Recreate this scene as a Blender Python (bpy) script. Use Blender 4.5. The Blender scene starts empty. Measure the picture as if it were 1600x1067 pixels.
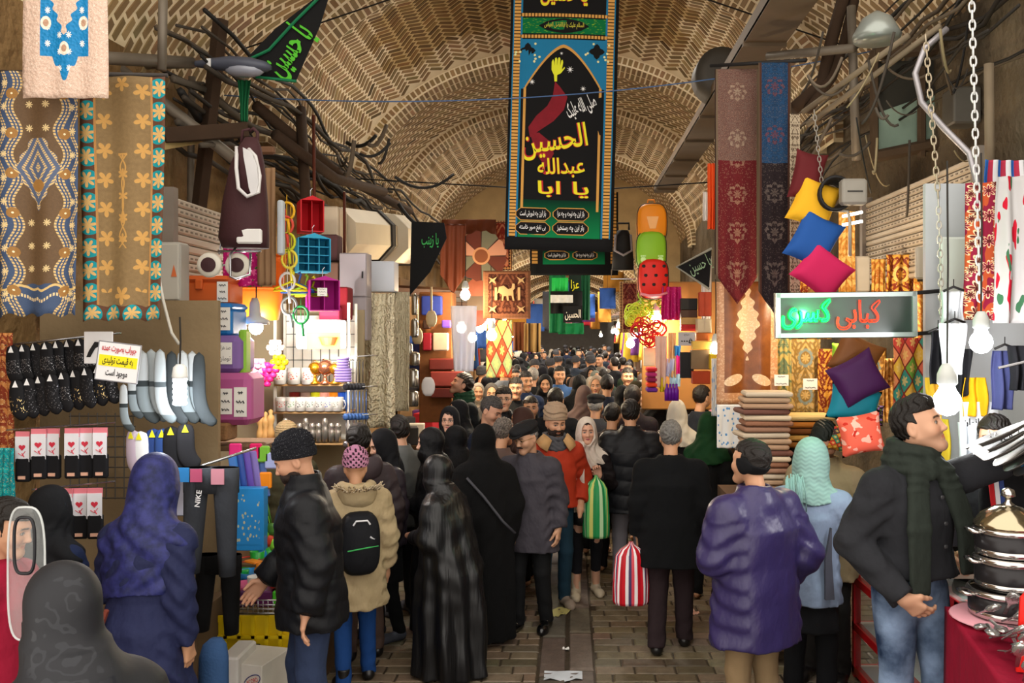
import bpy,math,random,unicodedata
import numpy as np
from math import sin,cos,pi,radians,sqrt
from mathutils import Vector,Matrix
SC=bpy.context.scene
COL=SC.collection
random.seed(7)
RNG=np.random.default_rng(11)
# ------------------------------------------------------------------ camera
FPX,VX,VY,CAMZ=1400.0,890.0,520.0,2.3
cam=bpy.data.cameras.new('camera')
cam.sensor_width=36.0
cam.lens=36.0*FPX/1600.0
cam.shift_x=-(VX-800.0)/1600.0
cam.shift_y=-(533.5-VY)/1600.0
cam.clip_end=300
camo=bpy.data.objects.new('camera',cam)
camo.location=(0,0,CAMZ)
camo.rotation_euler=(pi/2,0,0)
COL.objects.link(camo)
SC.camera=camo
# ------------------------------------------------------------------ world, exposure
SC.view_settings.view_transform='Standard'
SC.view_settings.look='None'
SC.view_settings.gamma=1.0
SC.view_settings.use_curve_mapping=False
SC.view_settings.exposure=0.55
wd=bpy.data.worlds.new('sky')
SC.world=wd
wd.use_nodes=True
bg=wd.node_tree.nodes['Background']
bg.inputs[0].default_value=(1.0,0.93,0.84,1)
bg.inputs[1].default_value=1.75
SC.cycles.max_bounces=5
SC.cycles.diffuse_bounces=3
SC.cycles.glossy_bounces=3
SC.cycles.transmission_bounces=5
SC.cycles.transparent_max_bounces=10
SC.cycles.caustics_reflective=False
SC.cycles.caustics_refractive=False
SC.cycles.sample_clamp_indirect=4.0
SC.cycles.use_denoising=True
# ------------------------------------------------------------------ point and area lamps
def point_light(name,loc,power,col=(1,.82,.6),r=.05):
 l=bpy.data.lights.new(name,'POINT');l.energy=power;l.color=col;l.shadow_soft_size=r
 o=bpy.data.objects.new(name,l);o.location=loc;COL.objects.link(o);return o
def area_light(name,loc,size,power,col=(1,.95,.88),rot=(0,0,0)):
 l=bpy.data.lights.new(name,'AREA');l.energy=power;l.color=col;l.size=size
 o=bpy.data.objects.new(name,l);o.location=loc;o.rotation_euler=rot;COL.objects.link(o);return o
# ------------------------------------------------------------------ helpers: place, colour, objects
def at(px,py,Y):
 """point at depth Y that the photograph shows at pixel (px, py)"""
 return Vector(((px-VX)*Y/FPX,Y,CAMZ-(py-VY)*Y/FPX))
def lin(h):
 if not isinstance(h,str):return tuple(h[:3])
 h=h.lstrip('#');o=[]
 for i in(0,2,4):
  c=int(h[i:i+2],16)/255
  o.append(c/12.92 if c<=.04045 else((c+.055)/1.055)**2.4)
 return tuple(o)
class S:
 """a shader socket with arithmetic"""
 def __init__(s,nt,sock):s.nt,s.k=nt,sock
 def op(s,o,*a,clamp=False):
  n=s.nt.nodes.new('ShaderNodeMath');n.operation=o;n.use_clamp=clamp
  for i,v in enumerate((s,)+a):
   if isinstance(v,S):s.nt.links.new(v.k,n.inputs[i])
   else:n.inputs[i].default_value=v
  return S(s.nt,n.outputs[0])
 def lift(s,v):
  n=s.nt.nodes.new('ShaderNodeValue');n.outputs[0].default_value=v;return S(s.nt,n.outputs[0])
 def __add__(s,o):return s.op('ADD',o)
 def __sub__(s,o):return s.op('SUBTRACT',o)
 def __mul__(s,o):return s.op('MULTIPLY',o)
 def __truediv__(s,o):return s.op('DIVIDE',o)
 def __radd__(s,o):return s.op('ADD',o)
 def __rmul__(s,o):return s.op('MULTIPLY',o)
 def __rsub__(s,o):return s.lift(o).op('SUBTRACT',s)
 def abs(s):return s.op('ABSOLUTE')
 def sin(s):return s.op('SINE')
 def cos(s):return s.op('COSINE')
 def sqrt(s):return s.op('SQRT')
 def fr(s):return s.op('FRACT')
 def fl(s):return s.op('FLOOR')
 def lt(s,o):return s.op('LESS_THAN',o)
 def gt(s,o):return s.op('GREATER_THAN',o)
 def min(s,o):return s.op('MINIMUM',o)
 def max(s,o):return s.op('MAXIMUM',o)
 def ping(s,o):return s.op('PINGPONG',o)
 def atan2(s,o):return s.op('ARCTAN2',o)
 def mod(s,o):return s.op('FLOORED_MODULO',o)
def hyp(a,b):return(a*a+b*b).sqrt()
class Sh:
 """builder of one node material"""
 def __init__(s,name,rough=.8,metal=0.0,spec=.3):
  s.m=bpy.data.materials.new(name);s.m.use_nodes=True;s.nt=s.m.node_tree
  s.b=s.nt.nodes['Principled BSDF']
  s.b.inputs['Roughness'].default_value=rough;s.b.inputs['Metallic'].default_value=metal
  s.b.inputs['Specular IOR Level'].default_value=spec
  s._uv=None
 def new(s,t):return s.nt.nodes.new(t)
 def uv(s):
  if s._uv is None:
   n=s.new('ShaderNodeTexCoord');x=s.new('ShaderNodeSeparateXYZ');s.nt.links.new(n.outputs['UV'],x.inputs[0])
   s._uv=(S(s.nt,x.outputs[0]),S(s.nt,x.outputs[1]));s._n=n
  return s._uv
 def obj(s):
  n=s.new('ShaderNodeTexCoord');x=s.new('ShaderNodeSeparateXYZ');s.nt.links.new(n.outputs['Object'],x.inputs[0])
  return tuple(S(s.nt,x.outputs[i])for i in range(3))
 def attr(s,nm='Col'):
  n=s.new('ShaderNodeAttribute');n.attribute_name=nm;return S(s.nt,n.outputs['Color'])
 def vec(s,x,y,z=0.0):
  n=s.new('ShaderNodeCombineXYZ')
  for i,v in enumerate((x,y,z)):
   if isinstance(v,S):s.nt.links.new(v.k,n.inputs[i])
   else:n.inputs[i].default_value=v
  return S(s.nt,n.outputs[0])
 def noise(s,scale,detail=3,v=None,coord='Object'):
  n=s.new('ShaderNodeTexNoise');n.inputs['Scale'].default_value=scale;n.inputs['Detail'].default_value=detail
  if v is None:
   c=s.new('ShaderNodeTexCoord');s.nt.links.new(c.outputs[coord],n.inputs['Vector'])
  else:s.nt.links.new(v.k,n.inputs['Vector'])
  return S(s.nt,n.outputs['Fac'])
 def voro(s,scale,v=None,coord='UV',out='Distance'):
  n=s.new('ShaderNodeTexVoronoi');n.inputs['Scale'].default_value=scale
  if v is None:
   c=s.new('ShaderNodeTexCoord');s.nt.links.new(c.outputs[coord],n.inputs['Vector'])
  else:s.nt.links.new(v.k,n.inputs['Vector'])
  return S(s.nt,n.outputs[out])
 def mix(s,f,a,b):
  n=s.new('ShaderNodeMix');n.data_type='RGBA';n.clamp_factor=True
  if isinstance(f,S):s.nt.links.new(f.k,n.inputs[0])
  else:n.inputs[0].default_value=f
  for i,v in((6,a),(7,b)):
   if isinstance(v,S):s.nt.links.new(v.k,n.inputs[i])
   else:n.inputs[i].default_value=lin(v)+(1,)
  return S(s.nt,n.outputs[2])
 def mulc(s,a,f):
  n=s.new('ShaderNodeVectorMath');n.operation='SCALE'
  s.nt.links.new(a.k,n.inputs[0]);s.nt.links.new(f.k,n.inputs['Scale']);return S(s.nt,n.outputs[0])
 def col(s,c):
  if isinstance(c,S):s.nt.links.new(c.k,s.b.inputs['Base Color'])
  else:s.b.inputs['Base Color'].default_value=lin(c)+(1,)
  return s
 def bump(s,h,strength=.3,dist=.01):
  n=s.new('ShaderNodeBump');n.inputs['Strength'].default_value=strength;n.inputs['Distance'].default_value=dist
  s.nt.links.new(h.k,n.inputs['Height']);s.nt.links.new(n.outputs[0],s.b.inputs['Normal']);return s
 def set(s,**k):
  for a,v in k.items():
   i=s.b.inputs[a.replace('_',' ')]
   if isinstance(v,S):s.nt.links.new(v.k,i)
   else:i.default_value=v
  return s
_M={}
def M(c,r=.8,metal=0.0,var=.18,sc=6.0,bump=.0,bs=60.0,spec=.3,name=None,**kw):
 """plain material with soft colour variation and optional grain"""
 key=(c if isinstance(c,str)else tuple(c),r,metal,var,sc,bump,bs,spec,tuple(sorted(kw.items())))
 if key in _M:return _M[key]
 s=Sh(name or 'mat_%d'%len(_M),r,metal,spec)
 l=lin(c)
 if var:
  n=s.noise(sc,4)
  s.col(s.mix(n,tuple(x*(1-var)for x in l),tuple(min(1,x*(1+var))for x in l)))
 else:s.col(l)
 if bump:s.bump(s.noise(bs,3),bump,.01)
 if kw:s.set(**kw)
 _M[key]=s.m
 return s.m
def MC(c,r=.85,wr=.3,weave=.25,var=.15,sheen=.0,spec=.2,st=.9):
 """clothing: fine weave and soft creases"""
 key=('cloth',c,r,wr,weave,var,sheen,spec,st)
 if key in _M:return _M[key]
 s=Sh('fabric_%d'%len(_M),r,0,spec);l=lin(c);n=s.noise(7,4)
 s.col(s.mix(n,tuple(x*(1-var)for x in l),tuple(min(1,x*(1+var))for x in l)))
 x,y,z=s.obj();w=s.noise(8,3,s.vec(x*1.2+y*.5,y*1.2-x*.5,z*st+x*.4))
 s.bump(w*wr*3.0+s.noise(320,2)*weave*.12,.8,.02)
 if sheen:s.set(Sheen_Weight=sheen)
 _M[key]=s.m
 return s.m
def MV(r=.7,bump=0.0,bs=80,name='painted',spec=.3,metal=0.0):
 """material coloured by the mesh's own colour attribute"""
 key=('v',r,bump,bs,spec,metal)
 if key in _M:return _M[key]
 s=Sh(name,r,metal,spec);s.col(s.attr())
 if bump:s.bump(s.noise(bs,3),bump,.01)
 _M[key]=s.m
 return s.m
def ME(c,strength=5.0,name='glowing'):
 key=('e',c,strength)
 if key in _M:return _M[key]
 s=Sh(name,.5);s.col(c);s.set(Emission_Color=lin(c)+(1,),Emission_Strength=strength)
 _M[key]=s.m
 return s.m
def MG(c='#ffffff',r=.05,alpha=.25,name='clear plastic'):
 key=('g',c,r,alpha)
 if key in _M:return _M[key]
 s=Sh(name,r,0,.5);s.col(c);s.set(Alpha=alpha);_M[key]=s.m
 return s.m
def tag(o,label=None,cat=None,group=None,kind=None):
 if label:o['label']=label
 if cat:o['category']=cat
 if group:o['group']=group
 if kind:o['kind']=kind
 return o
def empty(name,loc,label,cat,group=None,rz=0.0):
 o=bpy.data.objects.new(name,None);o.empty_display_size=.1
 o.location=loc;o.rotation_euler=(0,0,rz);COL.objects.link(o)
 return tag(o,label,cat,group)
def link(name,me,mat=None,parent=None,loc=None,rot=None):
 o=bpy.data.objects.new(name,me);COL.objects.link(o)
 if mat is not None:
  for m in(mat if isinstance(mat,(list,tuple))else[mat]):me.materials.append(m)
 if parent is not None:o.parent=parent
 if loc is not None:o.location=loc
 if rot is not None:o.rotation_euler=rot
 return o
KIDS={}
def dup(o,loc=None,rz=None,label=None,group=None,mats=None,scale=None):
 """copy of a thing with its parts and sub-parts"""
 def cp(a,parent):
  b=a.copy();COL.objects.link(b)
  if parent is not None:b.parent=parent
  for ch in a.children:cp(ch,b)
  return b
 c=cp(o,None)
 if loc is not None:c.location=loc
 if rz is not None:c.rotation_euler=(c.rotation_euler[0],c.rotation_euler[1],rz)
 if scale is not None:c.scale=(scale,)*3 if not isinstance(scale,tuple)else scale
 if label:c['label']=label
 if group:c['group']=group
 if mats:
  for b in[c]+list(c.children_recursive):
   st=b.name.split('.')[0]
   if st in mats and b.type=='MESH':
    b.material_slots[0].link='OBJECT';b.material_slots[0].material=mats[st]
 return c
class MB:
 """mesh collector"""
 def __init__(s):s.v,s.f,s.uv,s.mi,s.c=[],[],{},[],[]
 def quad(s,a,b,c,d,mi=0,uv=None):
  i=len(s.v);s.v+=[tuple(a),tuple(b),tuple(c),tuple(d)]
  if uv:s.uv[len(s.f)]=uv
  s.f.append((i,i+1,i+2,i+3));s.mi.append(mi)
 def poly(s,pts,mi=0):
  i=len(s.v);s.v+=[tuple(p)for p in pts];s.f.append(tuple(range(i,i+len(pts))));s.mi.append(mi)
 def prism(s,pts,d,mi=0):
  """outline of points extruded by the vector d"""
  i=len(s.v);n=len(pts);d=Vector(d)
  s.v+=[tuple(p)for p in pts]+[tuple(Vector(p)+d)for p in pts]
  s.f.append(tuple(range(i+n-1,i-1,-1)));s.f.append(tuple(range(i+n,i+2*n)));s.mi+=[mi,mi]
  for k in range(n):
   j=(k+1)%n;s.f.append((i+k,i+j,i+n+j,i+n+k));s.mi.append(mi)
  return s
 def box(s,c,sz,mi=0,R=None,taper=1.0):
  c=Vector(c);x,y,z=(q/2 for q in sz);i=len(s.v)
  for dz in(-1,1):
   t=taper if dz>0 else 1
   for dx,dy in((-1,-1),(1,-1),(1,1),(-1,1)):
    p=Vector((dx*x*t,dy*y*t,dz*z))
    if R is not None:p=R@p
    s.v.append(tuple(c+p))
  for q in((3,2,1,0),(4,5,6,7),(0,1,5,4),(1,2,6,5),(2,3,7,6),(3,0,4,7)):
   s.f.append(tuple(i+k for k in q));s.mi.append(mi)
  return s
 def rbox(s,c,sz,r=.01,n=3,mi=0,R=None):
  """box with rounded vertical corners and chamfered top and bottom"""
  x,y,z=sz[0]/2,sz[1]/2,sz[2]/2;c=Vector(c);rings=[]
  for zz,ins in((-z,r*.8),(-z+r*.8,0),(z-r*.8,0),(z,r*.8)):
   ring=[]
   for cx,cy,a0 in((x-r,y-r,0),(-x+r,y-r,90),(-x+r,-y+r,180),(x-r,-y+r,270)):
    for k in range(n+1):
     a=radians(a0+90*k/n);q=max(r-ins,r*.15)
     p=Vector((cx+q*cos(a),cy+q*sin(a),zz))
     if R is not None:p=R@p
     ring.append(c+p)
   rings.append(ring)
  return s.loft(rings,mi=mi)
 def loft(s,rings,close=True,cap=True,mi=0):
  i=len(s.v);n=len(rings[0])
  for r in rings:s.v+=[tuple(p)for p in r]
  for k in range(len(rings)-1):
   for j in range(n if close else n-1):
    a=i+k*n+j;b=i+k*n+(j+1)%n
    s.f.append((a,b,b+n,a+n));s.mi.append(mi)
  if cap and close:
   s.f.append(tuple(range(i+n-1,i-1,-1)));s.f.append(tuple(range(i+(len(rings)-1)*n,i+len(rings)*n)));s.mi+=[mi,mi]
  return s
 def lathe(s,prof,c=(0,0,0),n=16,mi=0,R=None,cap=True):
  c=Vector(c);rings=[]
  for r,z in prof:
   ring=[]
   for k in range(n):
    p=Vector((r*cos(2*pi*k/n),r*sin(2*pi*k/n),z))
    if R is not None:p=R@p
    ring.append(c+p)
   rings.append(ring)
  return s.loft(rings,cap=cap,mi=mi)
 def tube(s,pts,r,n=6,mi=0,close=False):
  pts=[Vector(p)for p in pts];rings=[];m=len(pts)
  up=None
  for k,p in enumerate(pts):
   if close:t=pts[(k+1)%m]-pts[k-1]
   else:t=pts[min(k+1,m-1)]-pts[max(k-1,0)]
   if t.length<1e-9:t=Vector((0,0,1))
   t.normalize()
   if up is None:
    up=Vector((0,0,1))if abs(t.z)<.9 else Vector((1,0,0))
   a=up-t*up.dot(t)
   if a.length<1e-6:a=t.orthogonal()
   a.normalize();up=a
   b=t.cross(a);rr=r[k]if isinstance(r,(list,tuple))else r
   rings.append([p+(a*cos(2*pi*j/n)+b*sin(2*pi*j/n))*rr for j in range(n)])
  if close:rings.append(rings[0]);return s.loft(rings,cap=False,mi=mi)
  return s.loft(rings,mi=mi)
 def ball(s,c,r,n=12,mi=0,sq=(1,1,1),R=None):
  c=Vector(c);rings=[]
  for k in range(1,n//2):
   a=-pi/2+pi*k/(n//2);ring=[]
   for j in range(n):
    p=Vector((r*sq[0]*cos(a)*cos(2*pi*j/n),r*sq[1]*cos(a)*sin(2*pi*j/n),r*sq[2]*sin(a)))
    ring.append(c+(R@p if R is not None else p))
   rings.append(ring)
  return s.loft(rings,mi=mi)
 def grid(s,fn,nx,ny,mi=0,uvs=None):
  """fn(u, v) -> point, u and v from 0 to 1; uv in the same range unless uvs=(w, h)"""
  i=len(s.v);w,h=uvs or(1,1)
  for b in range(ny+1):
   for a in range(nx+1):s.v.append(tuple(fn(a/nx,b/ny)))
  for b in range(ny):
   for a in range(nx):
    k=i+b*(nx+1)+a
    s.uv[len(s.f)]=[((a+p)/nx*w,(b+q)/ny*h)for p,q in((0,0),(1,0),(1,1),(0,1))]
    s.f.append((k,k+1,k+nx+2,k+nx+1));s.mi.append(mi)
  return s
 def mesh(s,name,smooth=False):
  me=bpy.data.meshes.new(name);me.from_pydata(s.v,[],s.f)
  if s.uv:
   l=me.uv_layers.new(name='UVMap');n=len(me.loops);arr=np.zeros((n,2),np.float32);p=0
   for fi,f in enumerate(s.f):
    u=s.uv.get(fi)
    if u:arr[p:p+len(f)]=u
    p+=len(f)
   l.data.foreach_set('uv',arr.ravel())
  if any(s.mi):me.polygons.foreach_set('material_index',s.mi)
  if smooth:me.polygons.foreach_set('use_smooth',[True]*len(s.f))
  return me
 def build(s,name,mat=None,parent=None,loc=None,rot=None,smooth=False,solid=0.0,bevel=0.0,sub=0):
  o=link(name,s.mesh(name,smooth),mat,parent,loc,rot)
  if bevel:
   b=o.modifiers.new('bevel','BEVEL');b.width=bevel;b.segments=2;b.limit_method='ANGLE'
  if sub:
   b=o.modifiers.new('sub','SUBSURF');b.levels=b.render_levels=sub
  if solid:
   b=o.modifiers.new('solid','SOLIDIFY');b.thickness=solid;b.offset=0
  return o
def RZ(a):return Matrix.Rotation(a,3,'Z')
def RX(a):return Matrix.Rotation(a,3,'X')
def RY(a):return Matrix.Rotation(a,3,'Y')
def sag(a,b,d,n=12):
 a,b=Vector(a),Vector(b)
 return[a.lerp(b,t/n)-Vector((0,0,d*4*(t/n)*(1-t/n)))for t in range(n+1)]
# ------------------------------------------------------------------ writing: Arabic letters joined and laid out right to left
_AF={}
for _cp in list(range(0xFB50,0xFDFC))+list(range(0xFE70,0xFEFD)):
 _d=unicodedata.decomposition(chr(_cp)).split()
 if len(_d)==2 and _d[0]in('<isolated>','<initial>','<medial>','<final>'):
  _AF.setdefault(chr(int(_d[1],16)),{})[_d[0][1:-1]]=chr(_cp)
def shape(t):
 out=[];n=len(t)
 for i,c in enumerate(t):
  f=_AF.get(c)
  if not f:out.append(c);continue
  p=_AF.get(t[i-1])if i else None
  q=_AF.get(t[i+1])if i+1<n else None
  jp=bool(p and 'initial' in p and 'final' in f);jn=bool(q and 'initial' in f and 'final' in q)
  k='medial' if jp and jn else 'final' if jp else 'initial' if jn else 'isolated'
  out.append(f.get(k,c))
 return ''.join(reversed(out))
def text_mesh(t,size=1.0,arabic=True,off=0.0,sx=1.0,ext=0.0,space=1.0):
 """(verts, faces) of a line of writing centred on the origin in the xy plane; size = its height"""
 c=bpy.data.curves.new('writing','FONT');c.body=shape(t)if arabic else t;c.align_x='CENTER';c.offset=off;c.extrude=ext
 c.space_character=space;c.resolution_u=3
 o=bpy.data.objects.new('writing',c);COL.objects.link(o)
 bpy.context.view_layer.update()
 m=o.evaluated_get(bpy.context.evaluated_depsgraph_get()).to_mesh()
 v=[tuple(p.co)for p in m.vertices];f=[tuple(p.vertices)for p in m.polygons]
 bpy.data.objects.remove(o);bpy.data.curves.remove(c)
 if not v:return[],[]
 a=np.array(v);lo,hi=a.min(0),a.max(0);h=hi[1]-lo[1];k=size/max(h,1e-6)
 a[:,0]=(a[:,0]-(lo[0]+hi[0])/2)*k*sx;a[:,1]=(a[:,1]-(lo[1]+hi[1])/2)*k;a[:,2]*=k
 return a,f
def write(mb,t,c,size,width=None,mi=0,arabic=True,off=0.0,R=None,y=0.0,slant=0.0,rot=0.0):
 """writing into the mesh collector, standing in the xz plane facing -y"""
 a,f=text_mesh(t,size,arabic,off)
 if len(a)==0:return
 if width:
  w=a[:,0].max()-a[:,0].min();a[:,0]*=width/max(w,1e-6)
 i=len(mb.v);c=Vector(c)
 for p in a:
  x,z=p[0]+slant*p[1],p[1]
  q=Vector((x*cos(rot)-z*sin(rot),-y,x*sin(rot)+z*cos(rot)))
  mb.v.append(tuple(c+(R@q if R is not None else q)))
 for q in f:mb.f.append(tuple(i+k for k in q));mb.mi.append(mi)
# ------------------------------------------------------------------ bodies and clothing as smooth implicit surfaces
def axis(lo,hi,st,fine=()):
 fine=sorted((max(lo,a),min(hi,b),f)for a,b,f in fine if b>lo and a<hi)
 pts=[lo];x=lo
 while x<hi:
  s=st
  for a,b,f in fine:
   if a-st*.5<=x<=b:s=min(s,f)
  x+=s;pts.append(x)
 return np.array(pts,np.float32)
class Fld:
 def __init__(s,xs,ys,zs):
  s.xs,s.ys,s.zs=xs,ys,zs;s.d=np.full((len(xs),len(ys),len(zs)),.25,np.float32)
 def sl(s,lo,hi):
  r=[]
  for ax,a,b in zip((s.xs,s.ys,s.zs),lo,hi):
   i=int(np.searchsorted(ax,a));j=int(np.searchsorted(ax,b));r.append(slice(max(i,0),max(j,i)))
  return tuple(r)
 def ax(s,q):return s.xs[q[0]][:,None,None],s.ys[q[1]][None,:,None],s.zs[q[2]][None,None,:]
 def put(s,q,d,k=.02,op='+'):
  if 0 in s.d[q].shape:return
  s.d[q]=comb(s.d[q],d,k,op)
 def cap(s,a,b,ra,rb=None,k=.02,op='+',sq=1.0,quilt=0,qa=.006,cut=False):
  """tapered capsule from a to b; sq flattens it along y; cut = square end at b"""
  rb=ra if rb is None else rb;m=max(ra,rb)+.06
  a=np.array(a,np.float32);b=np.array(b,np.float32)
  q=s.sl(np.minimum(a,b)-m,np.maximum(a,b)+m);X,Y,Z=s.ax(q)
  ab=b-a;L2=float(ab@ab)+1e-9
  x,y,z=X-a[0],Y-a[1],Z-a[2]
  tt=(x*ab[0]+y*ab[1]+z*ab[2])/L2;t=np.clip(tt,0,1)
  d=np.sqrt((x-t*ab[0])**2+((y-t*ab[1])/sq)**2+(z-t*ab[2])**2)-(ra+(rb-ra)*t)
  if sq<1:d=d*(sq*.5+.5)
  if quilt:d=d-qa*(np.abs(np.sin(tt*quilt*pi))**.6-.5)
  if cut:d=np.maximum(d,(tt-1)*sqrt(L2))
  s.put(q,d,k,op)
 def ell(s,c,r,k=.02,op='+'):
  c=np.array(c);r=np.array(r);m=.06
  q=s.sl(c-r-m,c+r+m);X,Y,Z=s.ax(q)
  d=(np.sqrt(((X-c[0])/r[0])**2+((Y-c[1])/r[1])**2+((Z-c[2])/r[2])**2)-1)*float(min(r))
  s.put(q,d,k,op)
 def prof(s,keys,k=.03,op='+',fold=None,p=2.0):
  """upright loft through (z, half width, half depth, x centre, y centre)"""
  K=np.array([tuple(q)+(0,)*(5-len(q))for q in keys],np.float32);zs=s.zs
  i,j=int(np.searchsorted(zs,K[0,0]-.06)),int(np.searchsorted(zs,K[-1,0]+.06));q=(slice(None),slice(None),slice(i,j))
  z=zs[i:j];a,b,xc,yc=(np.interp(z,K[:,0],K[:,n]).astype(np.float32)[None,None,:]for n in(1,2,3,4))
  X,Y,Z=s.ax(q)
  u,v=(X-xc)/a,(Y-yc)/b
  r=np.sqrt(u*u+v*v)if p==2 else(np.abs(u)**p+np.abs(v)**p)**(1/p)
  if fold is not None:r=r/(1+fold(np.arctan2(v,u),Z))
  d=np.maximum(np.maximum((r-1)*np.minimum(a,b),Z-K[-1,0]),K[0,0]-Z)
  s.put(q,d,k,op)
def comb(e,d,k,op):
 if op=='+':
  h=np.maximum(k-np.abs(e-d),0)/k;return np.minimum(e,d)-h*h*k*.25
 f=-d if op=='-' else d
 h=np.maximum(k-np.abs(e-f),0)/k;return np.maximum(e,f)+h*h*k*.25
def nets(F,d=None):
 d=F.d if d is None else d
 xs,ys,zs=F.xs,F.ys,F.zs
 d[0]=d[-1]=.1;d[:,0]=d[:,-1]=.1;d[:,:,0]=d[:,:,-1]=.1
 s=d<0;c=np.zeros(tuple(n-1 for n in d.shape),np.int8)
 for i in(0,1):
  for j in(0,1):
   for k in(0,1):c+=s[i:i+c.shape[0],j:j+c.shape[1],k:k+c.shape[2]]
 I,J,K=np.nonzero((c>0)&(c<8));idx=np.full(c.shape,-1,np.int32);idx[I,J,K]=np.arange(len(I))
 P=np.zeros((len(I),3),np.float32);cnt=np.zeros(len(I),np.float32)
 for axn in range(3):
  for a in(0,1):
   for b in(0,1):
    o0=[0,0,0];o1=[0,0,0];oth=[q for q in range(3)if q!=axn]
    o0[oth[0]]=o1[oth[0]]=a;o0[oth[1]]=o1[oth[1]]=b;o1[axn]=1
    d0=d[I+o0[0],J+o0[1],K+o0[2]];d1=d[I+o1[0],J+o1[1],K+o1[2]]
    m=(d0<0)!=(d1<0);t=np.where(m,d0/np.where(m,d0-d1,1),0)
    for n,(ax,ii)in enumerate(((xs,I),(ys,J),(zs,K))):
     p0=ax[ii+o0[n]];p1=ax[ii+o1[n]];P[:,n]+=np.where(m,p0+t*(p1-p0),0)
    cnt+=m
 P/=np.maximum(cnt,1)[:,None]
 Q=[]
 for axn in range(3):
  s0=[slice(1,-1)]*3;s1=[slice(1,-1)]*3;s0[axn]=slice(0,-1);s1[axn]=slice(1,None)
  A,B=s[tuple(s0)],s[tuple(s1)]
  off=[1,1,1];off[axn]=0;u,v=[q for q in range(3)if q!=axn]
  for flip,msk in((0,A&~B),(1,B&~A)):
   e=np.array(np.nonzero(msk))+np.array(off)[:,None]
   g=[]
   for du,dv in((-1,-1),(0,-1),(0,0),(-1,0)):
    w=e.copy();w[u]+=du;w[v]+=dv;g.append(idx[w[0],w[1],w[2]])
   if flip^(axn==1):g=g[::-1]
   Q.append(np.stack(g,1))
 return P,np.concatenate(Q)
def npmesh(name,P,Q,col=None):
 me=bpy.data.meshes.new(name);n=len(Q)
 me.vertices.add(len(P));me.vertices.foreach_set('co',np.ascontiguousarray(P,np.float32).ravel())
 me.loops.add(n*4);me.loops.foreach_set('vertex_index',Q.astype(np.int32).ravel())
 me.polygons.add(n);me.polygons.foreach_set('loop_start',np.arange(0,n*4,4,dtype=np.int32))
 me.polygons.foreach_set('loop_total',np.full(n,4,np.int32))
 me.polygons.foreach_set('use_smooth',np.ones(n,bool))
 if col is not None:
  a=me.attributes.new('Col','FLOAT_COLOR','POINT')
  a.data.foreach_set('color',np.concatenate([col,np.ones((len(P),1))],1).astype(np.float32).ravel())
 me.update(calc_edges=True);me.validate()
 return me
def sm(a,b,x):
 t=np.clip((x-a)/(b-a),0,1);return t*t*(3-2*t)
def hnoise(x,y,z,seed,f=9.0):
 r=np.random.default_rng(seed);o=0
 for _ in range(5):
  w=r.normal(size=3)*f;o=o+np.sin(x*w[0]+y*w[1]+z*w[2]+r.uniform(0,6.3))
 return o/5
ARM={'down':((.238,.035,1.12),(.248,-.03,.875)),'pocket':((.285,.09,1.12),(.225,-.06,.93)),'front':((.25,-.03,1.13),(.09,-.26,1.10)),'bent':((.25,.02,1.13),(.20,-.25,1.08)),'back':((.26,.10,1.14),(.10,.19,.95))}
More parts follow.
